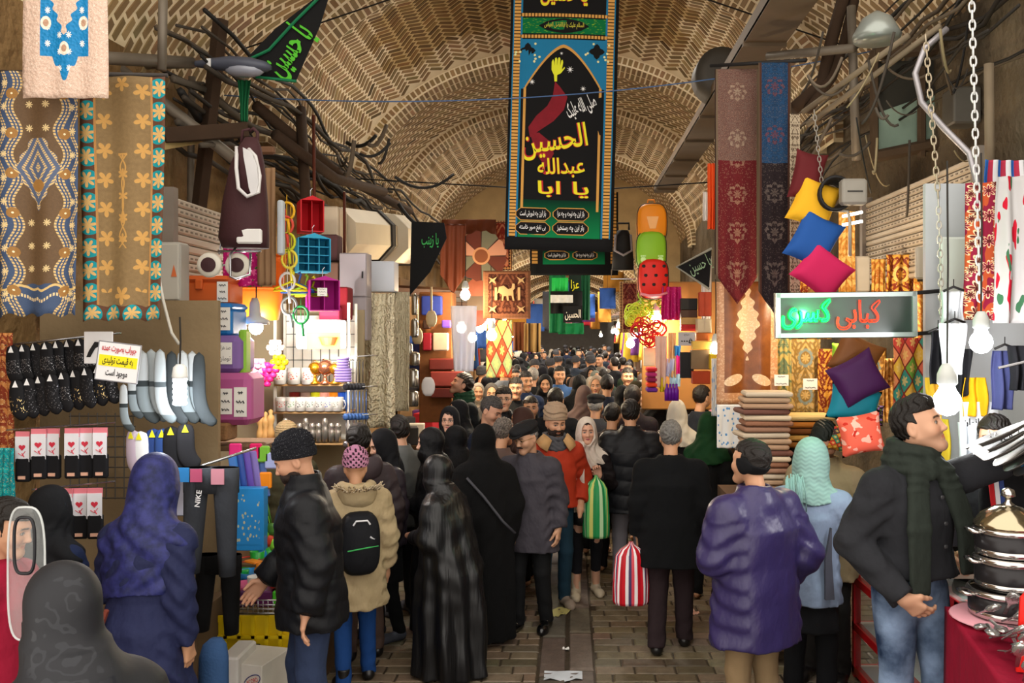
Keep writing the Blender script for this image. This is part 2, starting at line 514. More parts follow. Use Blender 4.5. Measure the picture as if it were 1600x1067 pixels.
class Body:
 """one person: pose in a 1.75 m frame facing -y; everything is scaled by k and stood at loc, turned by yaw"""
 def __init__(s,loc,yaw=0,H=1.7,sex='m',lean=0,hy=0,hp=0,hr=0,L='down',R='down',step=0.0,fat=1.0,res=.010,face=.0036,hands=False,curl=(.5,.5),palm=None,seed=1,skin='#b98a6a',wide=0.0):
  s.loc,s.yaw,s.k,s.sex,s.fat,s.res,s.face,s.hands,s.curl,s.seed=Vector(loc),radians(yaw),H/1.75,sex,fat,res,face,hands,curl,seed
  s.tl=math.tan(radians(lean));s.skin=lin(skin);s.palm=palm or{}
  f=sex=='f';sw=(.160 if f else .178)+wide;s.sw=sw
  U=lambda p:np.array((p[0],p[1]-s.tl*max(0,p[2]-.92),p[2]))
  s.U=U;s.sh={};s.el={};s.wr={};s.hd={}
  for g,nm,arm in((1,'L',L),(-1,'R',R)):
   e,w=ARM[arm]if isinstance(arm,str)else arm
   raw=not isinstance(arm,str)
   s.sh[nm]=U((g*sw,.0,1.362));q=.92 if f and not raw else 1
   sg=1 if raw else g*q;e=np.array((sg*e[0],e[1],e[2]));w=np.array((sg*w[0],w[1],w[2]))
   s.el[nm]=U(e)if not raw else e;s.wr[nm]=U(w)if not raw else w
   d=s.wr[nm]-s.el[nm];s.hd[nm]=d/np.linalg.norm(d)
  s.hipz=.92;st=step
  s.leg={}
  for g,nm in((1,'L'),(-1,'R')):
   y=st*g*.5
   s.leg[nm]=(np.array((g*.085,0,.92)),np.array((g*.098,y*.45-.03-abs(y)*.1,.50)),np.array((g*.105,y+.02,.085)),np.array((g*.125,y-.15,.03)))
  s.neck=U((0,.01,1.45));s.hc=U((0,-.02,1.622))+np.array((0,-.03*s.tl*3,0))
  s.HR=np.array((Matrix.Rotation(radians(hy),3,'Z')@Matrix.Rotation(radians(hr),3,'Y')@Matrix.Rotation(radians(hp),3,'X')))
  s.hc=s.hc+s.HR@np.array((0,-.015,0))*1.0
  s.root=None
 def box(s,lo,hi,st,fine=((),(),())):
  return Fld(*(axis(a,b,st,f)for a,b,f in zip(lo,hi,fine)))
 def hl(s,F,q):
  X,Y,Z=F.ax(q);x,y,z=X-s.hc[0],Y-s.hc[1],Z-s.hc[2];R=s.HR
  return tuple((x*R[0,i]+y*R[1,i]+z*R[2,i]).astype(np.float32)for i in range(3))
 def headfield(s,F):
  """the head with brow, eyes, nose, lips, jaw and ears, blended into the body field"""
  q=F.sl(s.hc-.19,s.hc+.17);x,y,z=s.hl(F,q)
  if 0 in x.shape:return
  ax=np.abs(x);f=s.sex=='f'
  def E(cx,cy,cz,rx,ry,rz,xx=x):return(np.sqrt(((xx-cx)/rx)**2+((y-cy)/ry)**2+((z-cz)/rz)**2)-1)*min(rx,ry,rz)
  def C(a,b,ra,rb,xx=x):
   a=np.array(a);b=np.array(b);ab=b-a;L=float(ab@ab)
   px,py,pz=xx-a[0],y-a[1],z-a[2];t=np.clip((px*ab[0]+py*ab[1]+pz*ab[2])/L,0,1)
   return np.sqrt((px-t*ab[0])**2+(py-t*ab[1])**2+(pz-t*ab[2])**2)-(ra+(rb-ra)*t)
  d=E(0,.012,.035,.074,.096,.092)
  d=comb(d,E(0,-.035,.005,.062,.055,.075),.04,'+')
  d=comb(d,C((0,-.030,-.040),(0,-.066,-.100),.045,.020 if f else .024),.05,'+')
  d=comb(d,C((.042,.0,-.050),(.014,-.066,-.098),.020,.016,ax),.035,'+')
  d=comb(d,E(.040,-.062,-.028,.024,.024,.022,ax),.03,'+')
  d=comb(d,C((.012,-.086,.026),(.042,-.070,.024),.011,.009,ax),.018,'+')
  d=comb(d,E(.031,-.102,.004,.021,.020,.013,ax),.014,'-')
  d=comb(d,E(.031,-.0725,.003,.0165,.0165,.0150,ax),.006,'+')
  d=comb(d,C((0,-.086,.012),(0,-.108,-.030),.008,.0115),.014,'+')
  d=comb(d,E(.0105,-.098,-.034,.0088,.0105,.0080,ax),.010,'+')
  d=comb(d,C((0,-.0905,-.0585),(.021,-.079,-.0610),.0070,.0038,ax),.008,'+')
  d=comb(d,C((0,-.0890,-.0690),(.019,-.078,-.0665),.0082,.0040,ax),.008,'+')
  d=comb(d,C((0,-.098,-.0632),(.020,-.084,-.0634),.0020,.0012,ax),.003,'-')
  d=comb(d,E(0,-.080,-.101,.022,.016,.016),.02,'+')
  d=comb(d,E(.077,.012,-.008,.011,.020,.032,ax),.012,'+')
  d=comb(d,E(.088,.006,-.004,.006,.010,.018,ax),.006,'-')
  F.put(q,d,.02)
 def handfield(s,F,nm):
  w,d=s.wr[nm],s.hd[nm];g=1 if nm=='L' else-1
  pal=np.array(s.palm.get(nm,(-g,0,0)),float)
  if nm+'d' in s.palm:d=np.array(s.palm[nm+'d'],float);d/=np.linalg.norm(d)
  n=pal-d*(pal@d);n/=np.linalg.norm(n);sd=np.cross(d,n)*(-g)
  cu=s.curl[0 if nm=='L' else 1]
  F.cap(w-d*.03,w+d*.02,.026,.024,.02)
  for i,(o,ln,r)in enumerate(((.031,.92,.0098),(.0105,1.0,.0102),(-.0105,.95,.0098),(-.030,.76,.0086))):
   kn=w+d*(.088-abs(o)*.18)+sd*o
   F.cap(w+d*.012+sd*o*.55,kn,.0155,.0125,.016)
   a,c=kn,.10+cu*.55
   for j,sl in enumerate((.044,.029,.022)):
    v=d*cos(c)+n*sin(c)+sd*o*1.2*(1-cu);v/=np.linalg.norm(v);b=a+v*sl*ln
    F.cap(a,b,r,r*.9,.006);a,c=b,c+cu*(.95-.1*j);r*=.92
  a=w+d*.022+sd*.022+n*.006;b=a+(d*.62+sd*.62+n*.25)*.042
  F.cap(a,b,.0165,.0125,.014);v=d*.85+sd*(.35-.5*cu)+n*(.2+.5*cu);v/=np.linalg.norm(v)
  c=b+v*.032;F.cap(b,c,.0118,.0105,.008);F.cap(c,c+(v+n*.4*cu)*.024,.0105,.0085,.006)
 def body(s,cover=.0,beard=0.0,bcol='#1c1410',lips=None,brow='#16100c',glasses=None,stub=.0,legs=True):
  h=s.hc;fx=[(h[0]-.11,h[0]+.11,s.face)];fy=[(h[1]-.14,h[1]+.12,s.face)];fz=[(h[2]-.16,h[2]+.14,s.face)]
  lo=np.array((-.36,-.30,-.0));hi=np.array((.36,.30,1.80))
  hs=[nm for nm in('L','R')if s.hands and(s.hands is True or nm in s.hands)]
  for nm in hs:
   c=s.wr[nm]+s.hd[nm]*.085
   for f,i in((fx,0),(fy,1),(fz,2)):f.append((c[i]-.11,c[i]+.11,.0042))
  for nm in('L','R'):
   for p in(s.wr[nm],s.el[nm]):
    lo=np.minimum(lo,p-.22);hi=np.maximum(hi,p+.22)
  for p in(s.hc,):lo=np.minimum(lo,p-.2);hi=np.maximum(hi,p+.2)
  for nm in('L','R'):
   for p in s.leg[nm]:lo=np.minimum(lo,p-.12);hi=np.maximum(hi,p+.12)
  F=s.box(lo,hi,.022,(fx,fy,fz))
  U=s.U;f=s.sex=='f';q=s.fat
  F.cap(U((0,0,.94)),U((0,0,1.06)),.135*q,.12*q,.04,sq=.72)
  F.cap(U((0,0,1.06)),U((0,0,1.30)),.12*q,.14*q,.05,sq=.68)
  F.cap(s.sh['L']*.86+s.sh['R']*.14,s.sh['R']*.86+s.sh['L']*.14,.05,.05,.06)
  F.cap(s.neck+np.array((0,.01,-.02)),s.hc+s.HR@np.array((0,.022,-.055)),.056 if not f else .047,.050 if not f else .044,.03)
  for nm in('L','R'):
   F.cap(s.sh[nm],s.el[nm],.050,.040,.03);F.cap(s.el[nm],s.wr[nm],.040,.027,.02)
   if nm in hs:s.handfield(F,nm)
   else:
    F.cap(s.wr[nm],s.wr[nm]+s.hd[nm]*.08,.030,.034,.02,sq=.8);F.cap(s.wr[nm]+s.hd[nm]*.08,s.wr[nm]+s.hd[nm]*.16,.030,.018,.02,sq=.8)
   a,b,c,t=s.leg[nm]
   if legs:
    F.cap(a,b,.082,.055,.04);F.cap(b,c,.053,.038,.03);F.cap(c-np.array((0,-.02,.03)),t,.035,.026,.03)
  s.headfield(F)
  P,Q=nets(F)
  L=(P-s.hc)@s.HR;x,y,z=L.T;ax=np.abs(x);sk=np.array(s.skin)
  c=np.tile(sk,(len(P),1))*(1+.05*hnoise(P[:,0],P[:,1],P[:,2],3,30))[:,None]
  head=(np.abs(x)<.1)&(y<.12)&(z>-.15)&(z<.15)&(y>-.14)
  def blend(m,col):
   m=(m*head)[:,None];c[:]=c*(1-m)+np.array(col)*m
  blend(.35*sm(.03,.0,np.sqrt((ax-.042)**2+(z+.03)**2))*(y<-.03),(sk[0]*1.05,sk[1]*.72,sk[2]*.68))
  bc=np.array(lin(bcol))
  if beard or stub:
   m=sm(-.035,-.055,z+.35*np.maximum(0,ax-.045))*sm(.02,-.01,y)*(1-sm(.012,.006,np.abs(z+.0635))*(ax<.024)*.8)
   m=np.maximum(m,sm(.010,.006,np.abs(z+.050))*(ax<.028)*(y<-.06));blend(m*max(beard*.92,stub*.45),bc)
  lc=lin(lips)if lips else(sk[0]*.80,sk[1]*.48,sk[2]*.46)
  blend(sm(.0105,.0075,np.sqrt((ax*.42)**2+(z+.0635)**2))*(y<-.068)*.85,lc)
  blend(sm(.0062,.0035,np.abs(z-(.0275-8*(ax-.026)**2)))*sm(.010,.014,ax)*sm(.052,.046,ax)*(y<-.05)*.9,lin(brow))
  e=np.sqrt(((ax-.031)/1.9)**2+(z-.003)**2);fr=y<-.07
  blend((e<.0082)*fr*.85,(.035,.02,.015));blend((e<.0060)*fr*1.0,(.45,.41,.38))
  blend((np.sqrt((ax-.031)**2+(z-.003)**2)<.0068)*(e<.0066)*fr*1.0,(.02,.011,.008))
  s.root=link('person',npmesh('person',P*s.k,Q,c),MV(.5,name='skin'),None,s.loc,(0,0,s.yaw))
  s.bp=None
  return s.root
 def emit(s,name,F,mat,mod=None,par=None):
  P,Q=nets(F)
  if len(P)==0:return None
  return link(name,npmesh(name,P*s.k,Q),mat,par or s.root)
 def part(s,name,mb,mat,smooth=True,**k):
  """a hand-built part given in head coordinates (1.75 m frame)"""
  M4=s.HR
  mb.v=[tuple((M4@np.array(v)+s.hc)*s.k)for v in mb.v]
  return mb.build(name,mat,s.root,smooth=smooth,**k)
 def lohi(s,pts,m):
  a=np.array(pts);return a.min(0)-m,a.max(0)+m
 def coat(s,mat,hem=.80,ext=.0,quilt=0,qa=.007,flare=.0,name='jacket',sleeves=True,collar=.0,fold=.004,waist=0.0,top=1.47,sr=1.0,cuff=0.0,open=0.0):
  q=s.fat;e=ext;f=s.sex=='f';w=.0 if not f else-.018;U=s.U;T=s.tl
  pts=[U((.30+flare,.22,hem-.05)),U((-.30-flare,-.22,hem-.05)),s.neck+np.array((.2,.18,.12)),s.neck-np.array((.2,.2,0)),np.array((.3,.25,hem))]
  for nm in('L','R'):pts+=[s.sh[nm],s.el[nm],s.wr[nm]]
  lo,hi=s.lohi(pts,.10);F=s.box(lo,hi,s.res)
  yc=lambda z:-T*max(0,z-.92)
  K=[(hem,(.205+w+e)*q+flare,(.150+e)*q+flare),(min(.86,hem+.1),(.200+w+e)*q+flare*.75,(.148+e)*q+flare*.7),(.95,(.192+w+e)*q+flare*.3,(.142+e)*q+flare*.3),(1.08,(.180+w+e-waist)*q,(.134+e-waist)*q),(1.28,(.190+w+e)*q,(.140+e)*q),(1.36,(.165+w+e)*q,(.118+e)),(1.42,.118+e*.8,.098+e*.8),(top,.075+e*.5,.080+e*.5)]
  K=sorted(k for k in K if k[0]>=hem);sd=s.seed
  ph=np.random.default_rng(sd).uniform(0,6.3,6)
  def fo(th,z):
   dn=np.clip((1.15-z)/.5,0,1)
   o=fold*5*dn*np.sin(th*7+ph[0]+z*3)+fold*3*np.sin(th*4+z*14+ph[1])*np.clip(1.5-z,0,1)
   if quilt:o=o+qa*6*(np.abs(np.sin((z-.01*np.sin(th*3))*pi/quilt))**.6-.6)*(z<1.40)
   return o
  F.prof([(k[0],k[1],k[2],0,yc(k[0]))for k in K],.02,fold=fo,p=2.25)
  a,b=s.sh['L'],s.sh['R']
  n=s.neck+np.array((0,.01,-.035))
  for c in(a,b):F.cap(n,c,.066+e*.6,.064+e*.8,.06)
  if sleeves:
   nq=int(.28/quilt)if quilt else 0
   for nm in('L','R'):
    F.cap(s.sh[nm],s.el[nm],(.078+e)*sr,(.066+e)*sr,.035,quilt=nq,qa=qa)
    F.cap(s.el[nm],s.wr[nm]-s.hd[nm]*.0,(.066+e)*sr,(.050+e)*sr,.02,quilt=nq,qa=qa,cut=True)
    if cuff:F.cap(s.wr[nm]-s.hd[nm]*.02,s.wr[nm]+s.hd[nm]*.012,cuff,cuff,.006,cut=True)
  if collar:
   F.prof([(1.40,.10+e,.095+e,0,s.neck[1]-.01),(1.46,.088+e*.5,.088+e*.5,0,s.neck[1]-.01),(1.46+collar,.085+e*.3,.086+e*.3,0,s.neck[1]-.02)],.02)
  X,Y,Z=F.xs[:,None,None],F.ys[None,:,None],F.zs[None,None,:]
  F.d+=fold*(1.5*hnoise(X,Y,Z,sd,16)+1.0*hnoise(X,Y,Z,sd+1,34)+.9*np.sin((Z+.35*np.abs(X))*62+4*np.sin(X*11+Y*9+sd))*(np.abs(X)>.17)*(Z<1.34))
  if collar:F.prof([(1.445,.066,.068,0,s.neck[1]-.012),(1.50+collar,.072,.074,0,s.neck[1]-.02)],.01,'-')
  if open:
   F.cap(U((0,-.20,1.50)),U((0,-.235,hem)),open*.6,open,.01,'-')
  return s.emit(name,F,mat)
 def trousers(s,mat,hem=.06,r=1.0,top=1.0,flare=0.0,name='trousers',crease=.004):
  pts=[p for nm in 'LR' for p in s.leg[nm]]+[np.array((.2,.17,top)),np.array((-.2,-.17,top))]
  lo,hi=s.lohi(pts,.09);lo[2]=max(lo[2],-.02);F=s.box(lo,hi,s.res);q=s.fat
  F.cap((0,.005,.90),(0,0,top),.150*q,.145*q,.03,sq=.78)
  for nm in 'LR':
   a,b,c,t=s.leg[nm];dn=c-b;c2=b+dn*((b[2]-hem)/max(b[2]-c[2],.01))
   F.cap(a+np.array((0,.01,-.02)),b,.098*r*q,.068*r,.02);F.cap(b,c2,.070*r,(.058+flare)*r,.02,cut=True)
  X,Y,Z=F.xs[:,None,None],F.ys[None,:,None],F.zs[None,None,:]
  F.d+=crease*(hnoise(X,Y,Z,s.seed+5,18)+np.sin(Z*55+X*20+Y*25)*np.clip((.35-Z)*4,0,1)*.8)
  F.d=np.maximum(F.d,Z-top)
  return s.emit(name,F,mat)
 def shoes(s,mat,boot=0.0,big=1.0,name='shoe'):
  for nm in 'LR':
   a,b,c,t=s.leg[nm];lo,hi=s.lohi([c,t,c+np.array((0,0,boot))],.11);lo[2]=-.02
   F=s.box(lo,hi,.007 if s.face<.006 else .014);dz=np.array((0,0,1.0))
   F.cap((c[0],c[1]+.02,.045),(t[0],t[1]+.02,.036),.042*big,.040*big,.03)
   F.cap((t[0],t[1]+.03,.034),(t[0],t[1]-.01,.030),.042*big,.034*big,.03)
   F.cap((c[0],c[1]+.005,.06),(c[0],c[1],.10+boot),.044*big,.046*big,.03)
   X,Y,Z=F.xs[:,None,None],F.ys[None,:,None],F.zs[None,None,:]
   F.d=np.maximum(F.d,.004-Z+0*X);F.d=np.maximum(F.d,Z-(.10+boot))
   if boot:F.d+=.004*hnoise(X,Y,Z,s.seed+9,30)
   s.emit(name,F,mat)
 def headbox(s,m=(.16,.18,.22,.17),st=None):
  lo=s.hc-np.array((m[0],m[1],m[2]));hi=s.hc+np.array((m[0],m[1],m[3]));return s.box(lo,hi,st or max(.0055,s.face*1.4))
 def hfull(s,F):
  q=(slice(None),)*3;return s.hl(F,q)
 def skull(s,x,y,z,o):
  return(np.sqrt((x/(.074+o))**2+((y-.012)/(.096+o))**2+((z-.035)/(.092+o))**2)-1)*(.074+o)
 def hair(s,col,style='short',vol=.012,name='hair',r=.45,grey=None):
  F=s.headbox();x,y,z=s.hfull(F);ax=np.abs(x)
  if style=='front':vol=.007
  wv=(.4 if style=='front' else 1)*.0035*np.sin(x*190+y*160+2*np.sin(z*90))+.004*hnoise(x,y,z,s.seed+21,60)
  if style=='quiff':
   d=self_q=s.skull(x,y,z,vol+.022*sm(.05,.12,z)*sm(.04,-.06,y))
  else:d=s.skull(x,y,z,vol)
  d=d+wv
  line=.060+.35*np.maximum(0,.02-ax)*0
  if style=='balding':
   reg=np.maximum(.02-z+.0*x,0)
   cut=np.maximum(-.055-z,np.minimum(.045-y,.03-ax+0*z)*1.0+np.minimum(0,.06-z)*0)
   top=(np.sqrt((x/.062)**2+((y+.025)/.085)**2)-1)*.05
   d=comb(d,np.maximum(-top,-(z-.075))*1.0,.01,'x');d=comb(d,-.05-z,.02,'x');d=np.maximum(d,np.minimum(-(y+.028),z*0+.05)*1.0-.0)
  elif style=='front':
   d=comb(d,.054-z-1.5*np.maximum(0,ax-.022),.008,'x');d=np.maximum(np.maximum(d,y+.01),z-.098);d=np.maximum(d,-z-.02)
  elif style=='long':
   d=np.minimum(d,np.maximum((np.sqrt((x/.095)**2+((y-.04)/.075)**2)-1)*.075+wv,np.maximum(z-.06,-.20-z)))
   d=np.maximum(d,np.minimum(.062-z,-(y+.045))+0*ax)
  else:
   face=np.maximum(-(z-line),0)
   side=np.maximum(-(y+.022)+.25*np.maximum(0,z-.02),-.052-z+0*y)
   ear=-(np.sqrt(((y-.006)/.022)**2+((z+.012)/.034)**2)-1)*.02
   side=np.maximum(side,ear)
   side=np.minimum(side,np.maximum(-(y-.035),-.075-z))
   keep=np.minimum(line-z,side)
   d=comb(d,keep,.010,'x')
  F.d=np.maximum(d,-.5)
  m=M(col,r,0,.25,40,.5,220)if not grey else MVnoise(col,grey)
  return s.emit(name,F,m)
 def beardpart(s,col,long=.0):
  F=s.headbox((.11,.15,.19,.02));x,y,z=s.hfull(F);ax=np.abs(x)
  d=(np.sqrt((x/.072)**2+((y+.030)/.078)**2+((z+.060)/(.072+long))**2)-1)*.06
  d=d+.004*hnoise(x,y,z,s.seed+31,110)
  keep=np.maximum(z+.038-1.1*np.maximum(0,ax-.032),y-.005)
  mouth=-(np.sqrt((x/.026)**2+((z+.066)/.0125)**2)-1)*.012
  d=np.maximum(np.maximum(d,keep),np.where(y<-.06,mouth,-1))
  F.d=d
  return s.emit('beard',F,M(col,.7,0,.3,60,.6,260))
 def cover(s,mat,o=.018,fc=(-.115,.012),fr=(.060,.105),drop=.16,sw=.20,chest=1.30,folds=1.0,name='headscarf',back=0.0,tail=None,loose=.0,res=None,knot=True):
  """scarf over the head with a face opening, falling over neck, shoulders and chest to the height `chest`"""
  st=res or max(.0075,s.face*1.5);lo=np.minimum(s.hc,s.neck)-np.array((.30,.26,.0));hi=np.maximum(s.hc,s.neck)+np.array((.30,.26,.2));lo[2]=chest-.06;F=s.box(lo,hi,st)
  q=(slice(None),)*3;x,y,z=s.hl(F,q);X,Y,Z=F.ax(q)
  d=s.skull(x,y,z,o+loose*.5)
  a=np.array((0,.010,.0));
  jaw=(np.sqrt((x/(.070+o))**2+((y+.010)/(.080+o))**2+((z+.060)/(.085+o))**2)-1)*.07
  d=comb(d,jaw,.05,'+');F.d=d.astype(np.float32)
  hb=s.hc+s.HR@np.array((0,.015,-.05))
  F.cap(hb,s.neck+np.array((0,.005,.0)),.080+o,.085+o,.05)
  ex=.012
  sy=s.neck[1]
  F.prof([(chest,sw+ex,.158+ex,0,sy+.0),(1.36,sw+ex*.6,.135+ex,0,sy),(1.42,sw*.80,.112+ex,0,sy),(1.47,.105,.095,0,sy),(1.52,.08,.08,0,sy)],.05)
  a,b=s.sh['L'],s.sh['R']
  if chest<1.42:
   for c in(a,b):F.cap(s.neck+np.array((0,.01,-.03)),c*.95+s.neck*.05,.082,.080,.06)
  th=np.arctan2(X-s.hc[0],-(Y-s.hc[1]))
  w=np.clip((s.hc[2]+.02-Z)/.25,0,1)
  F.d+=folds*(.006*np.sin(th*9+5*np.sin(Z*14+s.seed))*w+.004*np.sin((Z+np.abs(X)*.9)*44+2*np.sin(X*8)+s.seed)*w+.003*hnoise(X,Y,Z,s.seed+41,18))
  F.d=np.maximum(F.d,chest+.05*np.abs(np.sin(th*1.5+s.seed))*.6-Z)
  e=np.sqrt((x/fr[0])**2+((z-fc[1]+.022)/fr[1])**2)
  op=np.maximum((e-1)*min(fr),y+.018-.2*np.abs(x))
  F.d=comb(F.d,op.astype(np.float32),.008,'-')
  return s.emit(name,F,mat)
 def chador(s,mat,hem=.03,w=.30,dep=.26,folds=1.0,name='chador',front=.0,fr=(.060,.092),arms=True,low=None,fz=0.0):
  """a full-length cloak worn over the head"""
  T=s.tl;yc=lambda z:-T*max(0,z-.92)
  lo=np.array((-w-.16,min(-dep-.2,yc(1.6)-.34),hem-.05));hi=np.array((w+.16,dep+.14,s.hc[2]+.2));lo[0]=min(lo[0],-.45);hi[0]=max(hi[0],.45)
  F=s.box(lo,hi,max(s.res,.009));q=(slice(None),)*3;x,y,z=s.hl(F,q);X,Y,Z=F.ax(q)
  d=s.skull(x,y,z,.024);jaw=(np.sqrt((x/.098)**2+((y+.008)/.104)**2+((z+.07)/.10)**2)-1)*.095
  F.d=comb(d,jaw,.05,'+').astype(np.float32)
  ph=np.random.default_rng(s.seed).uniform(0,6.3,8)
  def fo(th,z):
   g=np.clip((1.42-z)/1.0,0,1)
   return folds*(.075*g*np.sin(th*6+ph[0]+.8*np.sin(z*3))*.6+.05*g*np.sin(th*11+ph[1]+1.2*z)+.025*np.sin(th*3+9*z+ph[2])*np.clip(1.6-z,0,1))
  n=s.neck[1]
  F.prof([(hem,w,dep,0,0),(.45,w*.98,dep*.95,0,0),(.85,w*.96,dep*.86,0,yc(.85)-front*.3),(1.08,.275,.205,0,yc(1.08)-front*.5),(1.28,.262,.185,0,yc(1.28)),(1.40,.225,.155,0,yc(1.4)),(1.47,.14,.125,0,n),(1.53,.105,.115,0,(n+s.hc[1])/2)],.06,fold=fo)
  if arms:
   for nm in 'LR':F.cap(s.sh[nm],s.el[nm],.085,.085,.07);F.cap(s.el[nm],s.wr[nm],.080,.062,.07)
  th=np.arctan2(X,-(Y-0));F.d+=folds*(.005*hnoise(X,Y,Z,s.seed+3,14)+.005*np.sin((Z*1.3+X*.8+.6*Y)*26+3*np.sin(X*9+ph[3]))*np.clip(1.62-Z,0,1)*np.clip((Z-.5)*2,0,1))
  e=np.sqrt((x/fr[0])**2+((z+.010-fz)/fr[1])**2);op=np.maximum((e-1)*min(fr),y+.025-.2*np.abs(x))
  F.d=comb(F.d,op.astype(np.float32),.008,'-')
  F.d=np.maximum(F.d,hem+.012*np.sin(th*5+ph[4])-Z)
  return s.emit(name,F,mat)
 def hat(s,mat,kind='beanie',name=None,mat2=None):
  F=s.headbox((.16,.18,.06,.22),.005 if s.face<.005 else None);x,y,z=s.hfull(F);th=np.arctan2(x,y)
  if kind=='beanie':
   d=s.skull(x,y,z-.008,.017);d=comb(d,(np.sqrt((x/.07)**2+((y-.03)/.08)**2+((z-.10)/.055)**2)-1)*.05,.05,'+')
   d=d+.0022*np.sin(th*46)+.002*np.sin(z*330)
   line=.030-.28*(y-.0);d=comb(d,line-z-.012,.01,'x')
   ban=s.skull(x,y,z-.008,.022)+.002*np.sin(th*46);ban=np.maximum(ban,np.abs(z-line+.006-.018)-.024);d=np.minimum(d,ban)
  elif kind=='slouch':
   d=s.skull(x,y,z-.014,.020);d=comb(d,(np.sqrt((x/.088)**2+((y-.035)/.10)**2+((z-.11)/.06)**2)-1)*.06,.05,'+')
   d=d+.004*np.sin(z*150+2*np.sin(x*30+y*20))+.0015*np.sin(th*60);line=.032-.30*y;d=comb(d,line-z-.010,.01,'x')
   ban=np.maximum(s.skull(x,y,z-.008,.026)+.0015*np.sin(th*60),np.abs(z-line+.004-.020)-.026);d=np.minimum(d,ban)
  elif kind=='beret':
   d=(np.sqrt((x/.105)**2+((y+.012)/.135)**2+((z-.092-.12*(y))/.046)**2)-1)*.05
   d=comb(d,np.maximum(s.skull(x,y,z,.015),np.abs(z-.065+.10*y)-.022),.012,'+')
   brim=np.maximum((np.sqrt((x/.072)**2+((y+.105)/.052)**2)-1)*.05,np.abs(z-.060-.25*(y+.1))-.005);d=comb(d,brim,.01,'+')
   d=d+.0025*hnoise(x,y,z,5,50)
  elif kind=='band':
   d=np.maximum(s.skull(x,y,z,.020),np.abs(z+.012+.25*y)-.030);d=np.maximum(d,-(y+.035));d=comb(d,(np.sqrt(((np.abs(x)-.085)/.02)**2+((y-.012)/.04)**2+((z+.005)/.048)**2)-1)*.02,.02,'+')
  F.d=d.astype(np.float32)
  return s.emit(name or kind,F,mat)
 def scarf(s,mat,name='scarf',thick=.04,tails=(),low=0.0):
  n=s.neck;c=n+np.array((0,-.02,.045));F=s.box(c-np.array((.2,.22,.22 if not tails else .78)),c+np.array((.2,.2,.13)),.008)
  ring=[]
  for j,(r,dz)in enumerate(((.088,.035),(.098,-.005),(.106,-.04))):
   for k in range(12):
    a0,a1=2*pi*k/12,2*pi*(k+1)/12
    p=[c+np.array((r*sin(a),-r*cos(a)*.95,dz+.025*-cos(a)*(1 if j else .6)-low))for a in(a0,a1)]
    F.cap(p[0],p[1],thick*.62,None,.015)
  for(x0,x1,zb)in tails:
   p=c+np.array((x0,-.095,-.05));m=np.array((x1,-.155-.12*s.tl,1.2));e=np.array((x1*1.05,-.165,zb))
   for dx in(-.04,-.013,.013,.04):F.cap(p+np.array((dx*.7,0,0)),m+np.array((dx,0,0)),thick*.5,.018,.02);F.cap(m+np.array((dx,0,0)),e+np.array((dx,0,0)),.018,.014,.02)
  X,Y,Z=F.ax((slice(None),)*3);F.d+=.0035*np.sin((Z+.3*X)*160+3*np.sin(X*25))*(Z>n[2]-.1)+.003*hnoise(X,Y,Z,s.seed+8,40)
  F.prof([(1.3,.055,.055,0,n[1]),(1.7,.06,.065,0,s.hc[1]+.02)],.01,'-')
  return s.emit(name,F,mat)
 def hood(s,mat,name='hood'):
  n=s.neck;F=s.box(n-np.array((.24,.12,.16)),n+np.array((.24,.30,.20)),s.res)
  F.ell(n+np.array((0,.085,-.02)),(.135,.085,.105),.03);F.cap(n+np.array((-.10,.01,.03)),n+np.array((-.07,.10,.02)),.052,.055,.03);F.cap(n+np.array((.10,.01,.03)),n+np.array((.07,.10,.02)),.052,.055,.03)
  F.ell(n+np.array((0,.03,.10)),(.085,.085,.105),.02,'-')
  X,Y,Z=F.ax((slice(None),)*3);F.d+=.005*hnoise(X,Y,Z,s.seed,28)
  return s.emit(name,F,mat)
 def glasses(s,col='#101010'):
  mb=MB()
  for g in(-1,1):
   mb.tube([(g*.031+.021*cos(a),-.100+.006*abs(cos(a)),.002+.016*sin(a))for a in np.linspace(0,2*pi,14)[:-1]],.0016,5,close=True)
   mb.tube([(g*.052,-.094,.006),(g*.080,-.03,.008),(g*.083,.02,.004)],.0017,5)
  mb.tube([(-.010,-.102,.004),(0,-.104,.007),(.010,-.102,.004)],.0016,5)
  return s.part('glasses',mb,M(col,.3,.4,0))
_mvn={}
def MVnoise(a,b):
 if(a,b)not in _mvn:
  s=Sh('mottled',.6);s.col(s.mix(s.noise(70,5).op('MULTIPLY_ADD',3.0,-1.0),a,b));s.bump(s.noise(220,3),.5,.01);_mvn[(a,b)]=s.m
 return _mvn[(a,b)]
def label(b,text,cat='person',group=None):
 return tag(b.root,text,cat,group)
